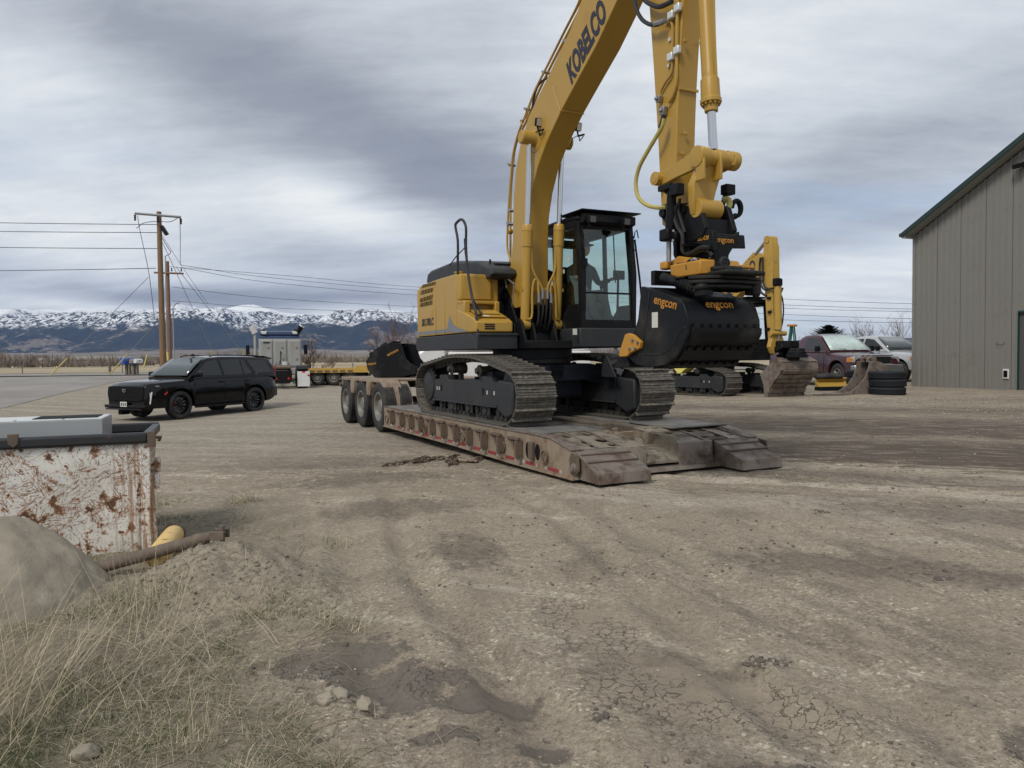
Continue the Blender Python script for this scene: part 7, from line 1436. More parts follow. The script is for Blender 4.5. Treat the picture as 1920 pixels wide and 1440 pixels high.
# ------------------------------------------------------------------ older excavator parked behind
def solve_frame(px, py, lx, ly, Y, heading, z):
    p = at(px, py, Y); f = Frame(0, 0, z, heading); w = f.w((lx, ly, 0)); f.o = Vector((p.x-w.x, p.y-w.y, z)); return f
OF = solve_frame(1344, 737, 1.295, 1.55, 22.6, 26, .34)
OX = thing('excavator', 'older stained yellow excavator parked on the dirt behind the hanging black bucket', 'excavator', OF)
undercarriage(OX, TRK, SHOE, .172, .995, out=1); undercarriage(OX, TRK, SHOE, .172, -.995, out=-1)
m = MB(); m.bb(-.7, .7, .35, .8, .30, .62); m.bb(-.7, .7, -.8, -.35, .3, .62); m.bb(-.55, .55, -.8, .8, .33, .70); m.lathe((0, 0, .70), (0, 0, 1), [(0, .6), (.36, .64)], 30); m.build('centre_frame', 'frame_navy', OX, bevel=.01)
m = MB(); m.prism([(-1.19, 1.25), (1.25, 1.25), (1.25, -1.9), (.9, -2.3), (-.9, -2.3), (-1.19, -1.9)], 1.07, 1.35, 'z'); m.build('deck_frame', 'black_paint', OX, bevel=.02)
m = MB(); m.bb(.58, 1.25, -1.9, .1, 1.35, 2.2); m.build('side_housing', 'old_yellow', OX, bevel=.04)
m = MB(); m.prism([(-1.2, -1.9)]+[(x, -2.0-.38*(1-(x/1.3)**2)) for x in np.linspace(-1.18, 1.22, 12)]+[(1.25, -1.9)], 1.1, 2.15, 'z'); m.build('counterweight', 'old_yellow', OX, bevel=.05)
m = MB()
for x in (-.17, -1.15):
    s_ = 1 if x > -.5 else -1
    m.prism([(1.22, 1.35), (1.14, 1.35), (1.02, 2.9), (1.12, 2.9)], x, x-.07*s_, 'x'); m.prism([(-.5, 1.35), (-.4, 1.35), (-.4, 2.9), (-.48, 2.9)], x, x-.07*s_, 'x'); m.bb(x, x-.05*s_, -.5, 1.2, 1.35, 1.75); m.bb(x, x-.06*s_, -.45, 1.1, 2.8, 2.95)
m.bb(-1.17, -.15, 1.12, 1.2, 1.35, 1.5); m.bb(-1.17, -.15, -.55, 1.2, 2.92, 3.02); m.bb(-1.17, -.15, -.52, -.47, 1.35, 2.0)
m.build('cab_frame', 'black_paint', OX, bevel=.01)
m = MB(); m.bb(-1.15, -.2, .8, 1.3, 3.05, 3.08); m.build('visor', 'black_paint', OX)
m = MB(); m.mesh([(-1.1, 1.18, 1.5), (-.22, 1.18, 1.5), (-.22, 1.09, 2.85), (-1.1, 1.09, 2.85)], [(0, 1, 2, 3)]); m.build('windscreen', 'cab_glass', OX, smooth=0)
m = MB(); m.mesh([(-.19, -.4, 1.75), (-.19, 1.1, 1.75), (-.19, 1.02, 2.85), (-.19, -.4, 2.85)], [(0, 1, 2, 3)]); m.build('side_window', 'screen_glass', OX, smooth=0)
m = MB(); m.bb(-.9, -.45, -.2, .3, 1.4, 1.7); m.bb(-.88, -.45, -.3, -.15, 1.6, 2.4); m.build('seat', 'seat_fabric', OX, bevel=.04)
# boom, arm
def oyz(l, x): return OF.yz(l, x)
bo_ = oyz([(1300, 590), (1330, 560), (1362, 527), (1392, 498), (1424, 474), (1432, 478), (1431, 524), (1400, 537), (1370, 566), (1345, 600), (1330, 640), (1300, 640)], .36)
m = MB(); m.prism(bo_, .06, .36, 'x'); ob = m.build('boom', 'old_yellow', OX, bevel=.01)
A, B = OF.hit(1393, 527, 0, .365), OF.hit(1412, 505, 0, .365); dr = (B-A).normalized(); text('boom_lettering', 'KOBELCO', .40, 'letter_navy', ob, (.362, (A.y+B.y)/2-.32, (A.z+B.z)/2-.12), dr, Vector((0, -dr.z, dr.y)), bold=.015, shear=.3, sx=.8)
ar_ = oyz([(1431.5, 456), (1436, 447), (1443, 447), (1447, 462), (1448, 540), (1452, 640), (1449, 662), (1442, 660), (1437, 600), (1433, 530), (1431, 480)], .34)
m = MB(); m.prism(ar_, .04, .34, 'x'); oa = m.build('arm', 'old_yellow', OX, bevel=.012)
q = OF.hit(1437, 449, 0, .36); m = MB(); m.cyl((.36, q.y, q.z), (.02, q.y, q.z), .11, 14); m.build('arm_pin', 'old_yellow', oa)
a, b, c = OF.hit(1372, 527, 0, .25), OF.hit(1416, 478, 0, .25), OF.hit(1434, 455, 0, .25); m = MB(); m.cyl(a, b, .10, 14); ab = m.build('arm_cylinder', 'old_yellow', OX); m = MB(); m.cyl(b, c, .05, 12); m.build('cylinder_rod', 'steel', ab)
y_f = OF.hit(1449, 600, 0, .34).y+.14
a, b, c = [OF.hit(x_, y_, 1, y_f) for x_, y_ in ((1458, 537), (1459, 618), (1460, 640))]
m = MB(); m.tube([a, b], .11, 10); bc2 = m.build('bucket_cylinder', 'old_yellow', OX); m = MB(); m.box(a+Vector((0, 0, .12)), (.3, .12, .22)); m.build('cylinder_mount', 'matte_black', bc2, bevel=.03); m = MB(); m.cyl(b, c, .05, 10); m.build('cylinder_rod', 'steel', bc2)
m = MB(); q = OF.hit(1459, 625, 1, y_f); m.cyl(q+Vector((.30, 0, 0)), q-Vector((.28, 0, 0)), .075, 12); m.build('link_pin', 'old_yellow', OX)
m = MB(); m.prism([(x, z) for x, z in OF.xz([(1449, 628), (1466, 626), (1471, 640), (1466, 660), (1450, 664), (1444, 650)], y_f)], y_f-.15, y_f, 'y'); m.build('bucket_link', 'old_yellow', OX, bevel=.02)
for pts, r in (([(1426, 483), (1424, 500), (1426, 530), (1433, 543), (1446, 541), (1452, 540)], .03), ([(1430, 482), (1430, 510), (1432, 535), (1440, 542)], .03), ([(1424, 536), (1427, 548), (1437, 555)], .035)):
    m = MB(); m.tube(spline([OF.hit(x_, y_, 0, .40) for x_, y_ in pts], 4), r, 6); m.build('hydraulic_hose', 'hose_black', oa)
m = MB(); m.tube(spline([OF.hit(x_, y_, 1, y_f) for x_, y_ in ((1462, 545), (1468, 540), (1464, 551), (1467, 560), (1469, 580), (1467, 605), (1464, 615))], 4), .022, 6); m.build('hydraulic_hose', 'hose_black', oa)
for x_, y_ in ((1442, 559), (1443, 585), (1440, 617)): q = OF.hit(x_, y_, 0, .36); m = MB(); m.box(q, (.06, .12, .08)); m.build('pipe_clamp', 'matte_black', oa, bevel=.01)
m = MB(); q = OF.hit(1459, 532, 1, y_f-.1); m.box(q, (.22, .06, .34)); m.build('oil_stain_cover', 'matte_black', oa, bevel=.05)
# its wide worn bucket standing on the ground
side = oyz([(1425, 702), (1437, 689), (1454, 671), (1465, 678), (1467, 693), (1456, 710), (1444, 727), (1438, 750), (1433, 748), (1431, 722)], .60)
gzb = min(z for _, z in side); 
ob_ = MB(); ob_.prism(side, .60, .57, 'x'); OB = ob_.build('bucket', 'ramp_steel', OX, bevel=.008)
m = MB(); m.prism(side, -.80, -.83, 'x'); m.build('side_plate', 'ramp_steel', OB, bevel=.008)
shl = [side[2], side[3], side[4], side[5], side[6], side[7]]
m = MB(); m.prism(shl+[(y-.05, z) for y, z in shl[::-1]], -.80, .575, 'x'); m.build('shell', 'ramp_steel', OB, smooth=20)
for i in range(2, 5):
    a, b = Vector(shl[i]), Vector(shl[i+1]); 
    for f0, f1 in ((.06, .42), (.56, .94)):
        p0, p1 = a.lerp(b, f0), a.lerp(b, f1); n_ = Vector((-(b-a).y, (b-a).x)).normalized(); n_ = n_ if n_.x > 0 else -n_; m = MB(); m.prism([tuple(p0), tuple(p1), tuple(p1+n_*.035), tuple(p0+n_*.035)], -.82, .55, 'x'); m.build('wear_strip', 'ramp_steel', OB, bevel=.006)
m = MB(); a, b = shl[0], shl[1]; m.prism([(a[0]-.05, a[1]-.02), (b[0]+.02, b[1]-.02), (b[0]+.02, b[1]+.01), (a[0]-.05, a[1]+.015)], -.81, .55, 'x'); m.build('top_strip', 'ramp_steel', OB, bevel=.01)
q = OF.hit(1480, 668, 0, .05); m = MB(); cyb = shl[0][0]+.15
fan2 = [(.0+.42*math.sin(R(a)), cyb+.30*math.cos(R(a))) for a in range(-80, 81, 16)]+[(-.42, cyb-.30), (.42, cyb-.30)]
for k in range(3): m.prism([(x*(1-.12*k), cyb+(y-cyb)*(1-.1*k)) for x, y in fan2], shl[0][1]+.0+.09*k, shl[0][1]+.092+.09*k, 'z')
m.build('coupler', 'bucket_black', OX, bevel=.015)
m = MB(); m.box((.15, cyb-.15, shl[0][1]+.38), (.45, .5, .22)); m.box((.35, cyb-.35, shl[0][1]+.25), (.14, .6, .16), (R(20), 0, 0)); m.build('tilt_rotator', 'black_paint', OX, bevel=.03)
q = OF.hit(1286, 696, 0, 1.0); m = MB(); m.prism(oyz([(1261, 688), (1297, 687), (1284, 692), (1276, 700), (1271, 700)], 1.25), .9, 1.25, 'x'); o = m.build('yellow_step', 'yellow_plastic', OX)
# ------------------------------------------------------------------ blue road tractor seen from the back
q = at(530, 733, 37.2); HF = Frame(q.x, q.y, gz(q.x, q.y), 198)
HT = thing('semi_truck', 'dark blue road tractor seen from behind with grey headache rack and a white mudflap', 'semi truck', HF)
m = MB(); m.bb(-1.12, 1.12, 5.0, 6.6, 1.0, 2.80); m.prism([(5.0, 2.8), (5.0, 3.02), (5.2, 3.08), (6.6, 3.0), (6.6, 2.8)], -1.08, 1.08, 'x'); m.bb(-.95, .95, 6.6, 8.3, 1.0, 2.0); m.build('cab', 'navy_blue', HT, bevel=.08, seg=3)
m = MB(); m.bb(-1.14, 1.14, 4.80, 4.96, .95, 2.62); rk_ = m.build('headache_rack', 'rack_grey', HT, bevel=.02)
for x0, x1 in ((-1.10, -.42), (-.36, .34), (.42, 1.10)):
    m = MB(); rg = [[Vector((x, 4.80-d_, z)) for x, z in ((x0+i_, 1.05+i_), (x1-i_, 1.05+i_), (x1-i_, 2.56-i_), (x0+i_, 2.56-i_))] for d_, i_ in ((0, 0), (.05, .02), (.065, .09), (.035, .3))]; m.loft(rg); m.build('door_panel', 'rack_grey', rk_, smooth=15)
    for z in (1.5, 2.15): m = MB(); m.cyl(((x0+x1)/2+.1, 4.76, z), ((x0+x1)/2+.1, 4.70, z), .06, 10); m.build('latch', 'steel', rk_)
m = MB(); m.bb(-.9, -.55, 4.72, 4.735, 2.38, 2.46); m.build('name_plate', 'letter_navy', rk_)
m = MB(); m.prism([(-.5, .6), (1.0, .62), (1.15, .78), (1.05, .98), (-.5, .98)], 4.70, 4.78, 'y'); m.build('rack_base', 'rack_grey', HT, bevel=.02)
m = MB(); m.cyl((-1.32, 5.0, .8), (-1.32, 5.0, 2.95), .085, 12); m.build('exhaust_stack', 'rack_grey', HT)
m = MB(); m.cyl((-1.32, 5.0, 2.95), (-1.50, 4.95, 3.32), .17, 14); m.build('stack_cap', 'white_paint', HT)
m = MB(); m.cyl((.96, 5.0, 3.0), (1.18, 4.95, 3.34), .15, 14); m.build('stack_cap', 'gloss_black', HT); m = MB(); m.cyl((1.16, 4.955, 3.31), (1.20, 4.95, 3.36), .155, 14); m.build('cap_end', 'white_paint', HT)
for x in (-.86, .80): m = MB(); m.prism([(x-.17, 3.06), (x+.17, 3.06), (x+.12, 2.90), (x-.10, 2.90)], 4.9, 5.1, 'y'); w_ = m.build('work_lamp', 'white_paint', HT); m = MB(); m.sphere((x, 5.0, 3.12), .07, 8, 6); m.build('beacon', 'gloss_black', w_)
for x in (-1.75, 1.42): m = MB(); m.bb(x-.10, x+.10, 6.0, 6.2, 1.75, 2.3); m.tube([(x, 6.1, 2.2), (x*.75, 6.1, 2.25)], .02, 6); m.build('door_mirror', 'gloss_black', HT, bevel=.03)
for s in (-1, 1):
    m = MB(); m.bb(s*.36, s*.46, -.3, 7.8, .62, .90); m.build('frame_rail', 'matte_black', HT, bevel=.01)
    for k, y in enumerate((.75, 2.05)):
        for x in (.90, 1.18): wheel(HT, (s*(x-.07), y, .5), s, .50, .27, .29, 'steel', style='truck')
    wheel(HT, (s*.98, 7.2, .5), s, .5, .27, .29, 'steel', style='truck')
    m = MB(); m.prism([(.2, .98)]+[(.75+.62*math.cos(R(a)), .5+.62*math.sin(R(a))) for a in range(140, 20, -20)]+[(1.5, 1.0), (1.5, 1.04)]+[(.75+.66*math.cos(R(a)), .5+.66*math.sin(R(a))) for a in range(20, 150, 20)], s*.72, s*1.27, 'x'); m.build('fender', 'rubber_dark', HT)
    m = MB(); m.prism([(s*.72, .10), (s*1.32, .10), (s*1.32, .86), (s*.72, .86)], -.05, -.03, 'y'); fl_ = m.build('mudflap', 'white_paint', HT, bevel=.008); m = MB(); m.bb(s*.95, s*1.1, -.06, -.05, .80, .87); m.box((s*1.26, -.058, .66), (.12, .01, .08), (0, R(35*s), 0)); m.build('flap_light', 'red_lens', fl_)
m = MB(); m.prism([(-.42, .30), (.42, .30), (.46, .62), (.34, .92), (-.34, .92), (-.46, .62)], -.25, -.18, 'y'); m.build('rear_crossmember', 'matte_black', HT, bevel=.02)
for x in (-.3, .3): m = MB(); m.cyl((x, -.25, .52), (x, -.28, .52), .06, 12); m.build('tail_lamp', 'red_lens', HT)
m = MB(); m.cyl((.42, -.25, .28), (.42, -.28, .28), .06, 12); m.build('reverse_lamp', 'lamp_clear', HT)
m = MB(); m.bb(-.45, .45, .6, 1.9, .92, 1.0); m.prism([(.2, 1.0), (.2, 1.1), (1.4, 1.18), (1.6, 1.0)], -.42, .42, 'x'); m.build('fifth_wheel', 'rust_iron', HT, bevel=.02)
m = MB(); m.tube(spline([(-.25, 4.65, 1.3), (-.2, 4.2, .95), (0, 4.3, 1.5), (.05, 4.65, 1.9)], 6), .025, 6); m.tube([(0, 4.6, 1.0), (0, 4.55, 1.95)], .02, 6); m.build('air_hose', 'hose_black', HT)
m = MB(); m.bb(.0, .35, 4.62, 4.72, 1.0, 1.35); m.build('tool_plate', 'white_paint', HT)
# ------------------------------------------------------------------ yellow flatbed trailer
q = at(640, 722, 41); FF = Frame(q.x, q.y, gz(q.x, q.y), 84)
FT_ = thing('flatbed_trailer', 'old yellow flatbed equipment trailer parked empty behind the lowboy wheels', 'trailer', FF)
m = MB(); m.bb(-1.2, 1.2, -1.55, 1.2, .80, .88); m.build('deck', 'timber', FT_, bevel=.01)
m = MB(); m.bb(1.18, 1.26, -1.55, 4.6, .66, .90); m.bb(-1.26, -1.18, -1.55, 4.6, .66, .90); m.build('side_rail', 'old_yellow', FT_, bevel=.01)
for k in range(6): m = MB(); m.bb(1.26, 1.275, -1.3+k*.42, -1.02+k*.42, .70, .80); m.build('pocket', 'rust_iron', FT_)
m = MB(); m.bb(-1.15, 1.22, 1.2, 3.0, .78, 1.02); m.build('gooseneck_deck', 'old_yellow', FT_, bevel=.02)
m = MB(); m.bb(.4, .7, 1.9, 3.2, .85, 1.08); m.bb(.5, .6, 2.55, 2.68, .9, 1.30); m.build('winch_post', 'old_yellow', FT_, bevel=.02)
m = MB(); m.prism([(-1.55, .90), (-1.85, .75), (-2.05, .35), (-1.95, .3), (-1.72, .68), (-1.5, .78)], -1.1, 1.2, 'x'); m.build('beaver_tail', 'rust_iron', FT_, bevel=.01)
for y in (-.95, -.05, .85):
    for x, s in ((1.0, 1), (-1.0, -1)): wheel(FT_, (x, y, .40), s, .40, .24, .24, 'rim_grey', style='truck')
m = MB(); m.cyl((.9, 1.9, 0), (.9, 1.9, .8), .05, 8); m.build('landing_leg', 'rust_iron', FT_)
# ------------------------------------------------------------------ white van behind the tracks
q = at(950, 700, 24.5); VF = Frame(q.x, q.y, gz(q.x, q.y), -82)
VN = thing('work_van', 'white work truck mostly hidden behind the yellow machine\'s tracks and deck', 'van', VF)
m = MB(); m.prism([(3.0, .45), (3.0, 1.25), (2.9, 1.62), (2.6, 1.82), (2.05, 1.90), (2.0, .40)], -.95, .95, 'x'); m.build('hood', 'white_paint', VN, bevel=.10, seg=3)
m = MB(); m.bb(-.98, .98, -2.6, 1.95, .45, 1.62); m.build('body', 'white_paint', VN, bevel=.04)
m = MB(); m.bb(-.92, .92, -.4, 1.9, 1.62, 2.25); m.bb(-.92, .92, -2.6, -2.3, 1.62, 1.95); m.build('cab', 'white_paint', VN, bevel=.06)
for a, b in ((.1, .8), (.95, 1.65)): m = MB(); m.bb(-.935, -.925, a, b, 1.68, 2.1); m.build('window', 'screen_glass', VN)
m = MB(); m.bb(-1.0, -.985, -1.9, -1.2, 1.15, 1.4); m.build('window', 'sunshade', VN)
m = MB(); m.tube([(-.96, 1.9, 1.75), (-.96, 1.2, 1.70), (-.96, -.5, 1.68)], .03, 6); m.build('red_rail', 'red_lens', VN)
for y in (2.2, -1.7):
    for s in (-1, 1): wheel(VN, (s*.85, y, .4), s, .40, .25, .24, 'rim_grey')
# ------------------------------------------------------------------ man standing behind the far track
def person_standing():
    q = at(1154, 700, 15.4); zb = gz(q.x, q.y); o = thing('person', 'man with short brown hair standing behind the far crawler track', 'person', loc=(q.x, q.y, zb), rz=R(200)); b = bpy.data.meshes.new('body')
    vs = [(0, 0, .96), (0, 0, 1.15), (0, 0, 1.36), (0, .01, 1.47), (0, .02, 1.55), (.17, 0, 1.38), (.24, 0, 1.10), (.26, .08, .86), (-.17, 0, 1.38), (-.24, 0, 1.10), (-.26, .08, .86), (.10, 0, .90), (.12, .02, .50), (.13, 0, .10), (.14, .12, .05), (-.10, 0, .90), (-.12, .02, .50), (-.13, 0, .10), (-.14, .12, .05)]
    ed = [(0, 1), (1, 2), (2, 3), (3, 4), (2, 5), (5, 6), (6, 7), (2, 8), (8, 9), (9, 10), (0, 11), (11, 12), (12, 13), (13, 14), (0, 15), (15, 16), (16, 17), (17, 18)]
    b.from_pydata(vs, ed, []); rr = [.15, .15, .17, .07, .055, .08, .05, .035, .08, .05, .035, .09, .065, .05, .045, .09, .065, .05, .045]; bo = bpy.data.objects.new('body', b); COL.objects.link(bo); bo.parent = o
    md = bo.modifiers.new('skin', 'SKIN')
    for i, r in enumerate(rr): b.skin_vertices[0].data[i].radius = (r, r*.75 if i < 3 else r)
    b.skin_vertices[0].data[0].use_root = True; sb2 = bo.modifiers.new('sub', 'SUBSURF'); sb2.levels = 1; sb2.render_levels = 2; b.materials.append(MATS['cloth_grey'])
    m = MB(); m.sphere((0, .02, 1.655), .105, 16, 12, (.78, .92, 1.12)); m.sphere((0, .12, 1.64), .02, 8, 6, (.7, 1, 1.2)); m.sphere((.085, .01, 1.65), .03, 8, 6, (.4, .8, 1.1)); m.sphere((-.085, .01, 1.65), .03, 8, 6, (.4, .8, 1.1)); m.build('head', 'skin', o, smooth=180)
    m = MB(); m.sphere((0, -.008, 1.70), .108, 14, 10, (.84, .92, .88)); m.build('hair', 'hair_brown', o, smooth=180)
    for s_ in (-1, 1):
        m = MB(); m.sphere((s_*.265, .10, .80), .042, 10, 8, (.6, .9, 1.1))
        for k in range(4): m.tube([(s_*.265, .07+.022*k, .77), (s_*.262, .075+.022*k, .72), (s_*.25, .075+.022*k, .69)], [.010, .009, .007], 6)
        m.tube([(s_*.25, .13, .80), (s_*.24, .155, .76)], .010, 6); m.build('hand', 'skin', o, smooth=180)
person_standing()
# ------------------------------------------------------------------ rusty white bin at the left
def rust_white():
    m, t, b, out = base_mat('bin_white'); co = t.n('ShaderNodeTexCoord').outputs['Object']
    x, y, z = t.xyz(co)
    base = t.mix(t.smooth(t.noise(co, 3, 5, .6), .35, .7), (.72, .71, .67), (.60, .58, .53))
    blot = t.noise(co, 9.5, 7, .68, .25); low = t.smooth(z, 1.0, .1); thr = t.m('SUBTRACT', .585, t.m('MULTIPLY', low, .055))
    bf = t.smooth(t.m('SUBTRACT', blot, thr), -.035, .02); c = t.mix(t.m('MULTIPLY', bf, .8), base, (.40, .19, .08))
    core = t.smooth(t.m('SUBTRACT', blot, thr), .012, .05); c = t.mix(core, c, (.085, .045, .03))
    v2 = t.n('ShaderNodeTexVoronoi', {'feature': 'F1'}, Scale=3.4, Randomness=1.); t.set(v2.inputs['Vector'], t.vm('ADD', co, t.vm('SCALE', t.vec(blot, t.noise(co, 9, 3), 0.), .12)))
    vr = t.xyz(v2.outputs['Color'])[0]; vs_ = t.m('ADD', .25, t.m('MULTIPLY', vr, 1.1)); vd_ = t.m('DIVIDE', v2.outputs['Distance'], vs_); rings = t.smooth(vd_, .20, .05); c = t.mix(t.m('MULTIPLY', rings, .85), c, (.36, .17, .065)); c = t.mix(t.smooth(vd_, .05, .025), c, (.10, .05, .035))
    # long scratches in two directions
    for k, (a, sc_, th) in enumerate(((.6, 1.6, .020), (-1.0, 1.3, .018), (1.35, 2.2, .018), (.1, 1.2, .014))):
        rv = t.vec(0., t.m('ADD', t.m('MULTIPLY', y, math.cos(a)), t.m('MULTIPLY', z, math.sin(a))), t.m('MULTIPLY', t.m('SUBTRACT', t.m('MULTIPLY', z, math.cos(a)), t.m('MULTIPLY', y, math.sin(a))), 7.))
        n = t.noise(rv, sc_*1.6, 4, .6, .5); n = t.m('ABSOLUTE', t.m('SUBTRACT', n, .52)); br = t.smooth(t.noise(co, 3.2+k, 4, .6), .46, .54)
        c = t.mix(t.m('MULTIPLY', t.m('MULTIPLY', t.smooth(n, th, th*.3), br), .9), c, (.20, .085, .035))
    sp = t.noise(co, 55, 4, .7); dens = t.m('ADD', .60, t.m('MULTIPLY', t.smooth(t.noise(co, 2, 3, .5), .3, .7), .05)); c = t.mix(t.smooth(t.m('SUBTRACT', sp, dens), -.02, .02), c, (.16, .10, .06))
    dr = t.m('MULTIPLY', t.smooth(y, -.45, .0), t.smooth(t.noise(t.vm('MULTIPLY', co, (1, 14, .7)), 2., 5, .6), .48, .62)); c = t.mix(t.m('MULTIPLY', dr, .85), c, (.27, .13, .055))
    t.set(b.inputs['Base Color'], c); b.inputs['Roughness'].default_value = .6
    bn = t.n('ShaderNodeBump', Strength=.5, Distance=.01); t.set(bn.inputs['Height'], t.m('ADD', blot, t.m('MULTIPLY', sp, .3))); t.set(b.inputs['Normal'], bn.outputs[0])
rust_white()
mat('rim_black', (.020, .021, .024), .42, var=.2, sc=6, c2=(.12, .065, .04), amt=.66, edge=.03, sc2=7, bump=.15, bsc=40)
c0d = at(272, 829, 6.26); DFr = Frame(c0d.x, c0d.y, 0, 111)
gzd = gz(c0d.x, c0d.y); DFr.o.z = gzd
DM = thing('waste_bin', 'battered white steel waste bin with rust scratches and a black top rim', 'waste bin', DFr); ztop = c0d.z-gzd+.085; zr0 = ztop-.088
Lb, Dp = 3.6, 1.05
m = MB(); vs = [(-.06, 0-.05, 0), (0, 0, zr0), (0, -Lb, zr0), (-.06, -Lb, 0)]; th = .012
rings = [[Vector((-.06, -.05, -.03)), Vector((0, 0, zr0)), Vector((0, -Lb, zr0)), Vector((-.06, -Lb, -.03))], [Vector((-.075, -.06, -.03)), Vector((-.015, -.015, zr0)), Vector((-.015, -Lb, zr0)), Vector((-.075, -Lb, -.03))]]
# front wall as a slightly dented grid
nx, nz = 60, 24; vs = []; fs = []
for j in range(nz+1):
    for i in range(nx+1):
        f = j/nz; y = -Lb+(Lb-.05+.05*f)*i/nx; dn_ = .012*noise.noise(Vector((y*1.7, f*2.5, 3)))+.004*noise.noise(Vector((y*6, f*7, 9))); vs.append((-.06+.06*f+dn_, y, -.03+(zr0+.03)*f))
fs = [(j*(nx+1)+i, j*(nx+1)+i+1, (j+1)*(nx+1)+i+1, (j+1)*(nx+1)+i) for j in range(nz) for i in range(nx)]
m = MB(); m.mesh(vs, fs); fw_ = m.build('front_wall', 'bin_white', DM, smooth=60); md = fw_.modifiers.new('t', 'SOLIDIFY'); md.thickness = .01; md.offset = -1
m = MB(); m.loft([[Vector((-.062, -.05, -.03)), Vector((-.005, -.002, zr0)), Vector((-.005, -.012, zr0)), Vector((-.062, -.062, -.03))], [Vector((-Dp+.06, -.05, -.03)), Vector((-Dp, -.002, zr0)), Vector((-Dp, -.012, zr0)), Vector((-Dp+.06, -.062, -.03))]]); m.build('end_wall', 'bin_white', DM)
m = MB(); m.loft([[Vector((-Dp+.06, -Lb, -.03)), Vector((-Dp, -Lb, zr0)), Vector((-Dp-.01, -Lb, zr0)), Vector((-Dp+.05, -Lb, -.03))], [Vector((-Dp+.06, -.05, -.03)), Vector((-Dp, 0, zr0)), Vector((-Dp-.01, 0, zr0)), Vector((-Dp+.05, -.05, -.03))]]); m.build('back_wall', 'rust_iron', DM)
m = MB(); m.bb(-.02, .045, -Lb, .03, zr0-.004, ztop); m.build('rim_bar', 'rim_black', DM, bevel=.022, seg=3)
m = MB(); m.bb(-Dp-.05, -Dp+.02, -Lb, .03, zr0, ztop); m.build('rim_bar', 'rim_black', DM, bevel=.015)
m = MB(); m.bb(-Dp, .03, -.03, .04, zr0, ztop-.01); m.build('rim_bar', 'rim_black', DM, bevel=.015)
m = MB(); m.prism([(.045, -.10), (.045, .10), (.055, .0)], 0, 0) if False else m.box((.05, .055, ztop-.055), (.05, .06, .13)); m.tube([(.02, .05, ztop-.045), (-.02, .12, ztop-.05), (-.05, .10, ztop-.08)], .015, 8); m.build('rim_latch', 'rust_iron', DM, bevel=.012)
q = DFr.hit(23, 826, 0, .05); m = MB(); m.prism([(q.y-.035, q.z+.05), (q.y+.045, q.z+.05), (q.y+.04, q.z-.03), (q.y+.005, q.z-.06), (q.y-.03, q.z-.03)], .04, .058, 'x'); m.build('lug_plate', 'rust_iron', DM, bevel=.005)
m = MB(); m.bb(-.05, .012, -.045, .035, 0, zr0); m.build('corner_post', 'bin_white', DM, bevel=.01)
for z, x in ((.70, -.35), (.58, -.22)): m = MB(); m.box((x+.1, .045, z), (.12, .10, .12)); m.build('hinge_block', 'bin_white', DM, bevel=.012)
m = MB(); m.cyl((-.05, .05, .05), (-.05, .03, .62), .022, 8); m.build('hinge_rod', 'bin_white', DM)
q0, q1 = DFr.hit(-60, 783, 1, -2.0), DFr.hit(192, 784, 0, -.62)
cb = Frame(DFr.o.x, DFr.o.y, DFr.o.z, 111)
CB = thing('metal_cabinet', 'long grey metal cabinet lying inside the white waste bin, its paint peeling', 'cabinet', cb)
yr_ = DFr.hit(192, 795, 0, -.30).y; zt_ = DFr.hit(185, 786, 0, -.30).z
m = MB(); m.bb(-.30, -.88, yr_-2.9, yr_, zt_-.55, zt_); m.build('case', 'cabinet_grey', CB, bevel=.006)
m = MB(); m.bb(-.305, -.875, yr_-2.9, yr_-.005, zt_+.001, zt_+.006); m.build('lid', 'white_metal', CB)
m = MB(); m.bb(-.45, -.80, yr_-.55, yr_-.06, zt_+.006, zt_+.012); m.build('lid_opening', 'matte_black', CB)
for k in range(6): m = MB(); m.cyl((-.34, yr_-.3-k*.35, zt_+.006), (-.34, yr_-.3-k*.35, zt_+.012), .012, 6); m.build('rivet', 'steel', CB)

# ------------------------------------------------------------------ boulder
def rock_mesh(name, seed, rad, sub=5, amp=.22, mt='boulder_stone', flat=0):
    bm = bmesh.new(); bmesh.ops.create_icosphere(bm, subdivisions=sub, radius=1)
    for v in bm.verts:
        p = v.co.copy(); n_ = noise.fractal(p*1.1+Vector((seed, 0, 0)), .8, 2.1, 5)*amp; r_ = 1+n_-flat*max(0, p.dot(Vector((.5, -.4, .75)).normalized())-.72)
        v.co = Vector((p.x*rad[0]*r_, p.y*rad[1]*r_, p.z*rad[2]*r_)) 
    rnd = random.Random(int(seed*10)); 
    for _ in range(7 if flat else 9):
        n_ = Vector((rnd.gauss(0, 1), rnd.gauss(0, 1), rnd.gauss(.3, .8))).normalized(); d_ = rnd.uniform(.62, .80) if not flat else rnd.uniform(.90, .99)
        for v in bm.verts:
            u = Vector((v.co.x/rad[0], v.co.y/rad[1], v.co.z/rad[2])); e_ = u.dot(n_)-d_
            if e_ > 0: u -= n_*e_*.85; v.co = Vector((u.x*rad[0], u.y*rad[1], u.z*rad[2]))
    me = bpy.data.meshes.new(name); bm.to_mesh(me); bm.free(); me.materials.append(MATS[mt]); me.shade_smooth(); return me
me = rock_mesh('boulder', 4.2, (.90, .72, .68), 6, .075, flat=.3); o = bpy.data.objects.new('boulder', me); COL.objects.link(o); o.location = (-3.50, 4.72, -.06); o.rotation_euler = (0, R(14), R(18)); tag(o, 'large smooth tan boulder in front of the white waste bin', 'boulder')
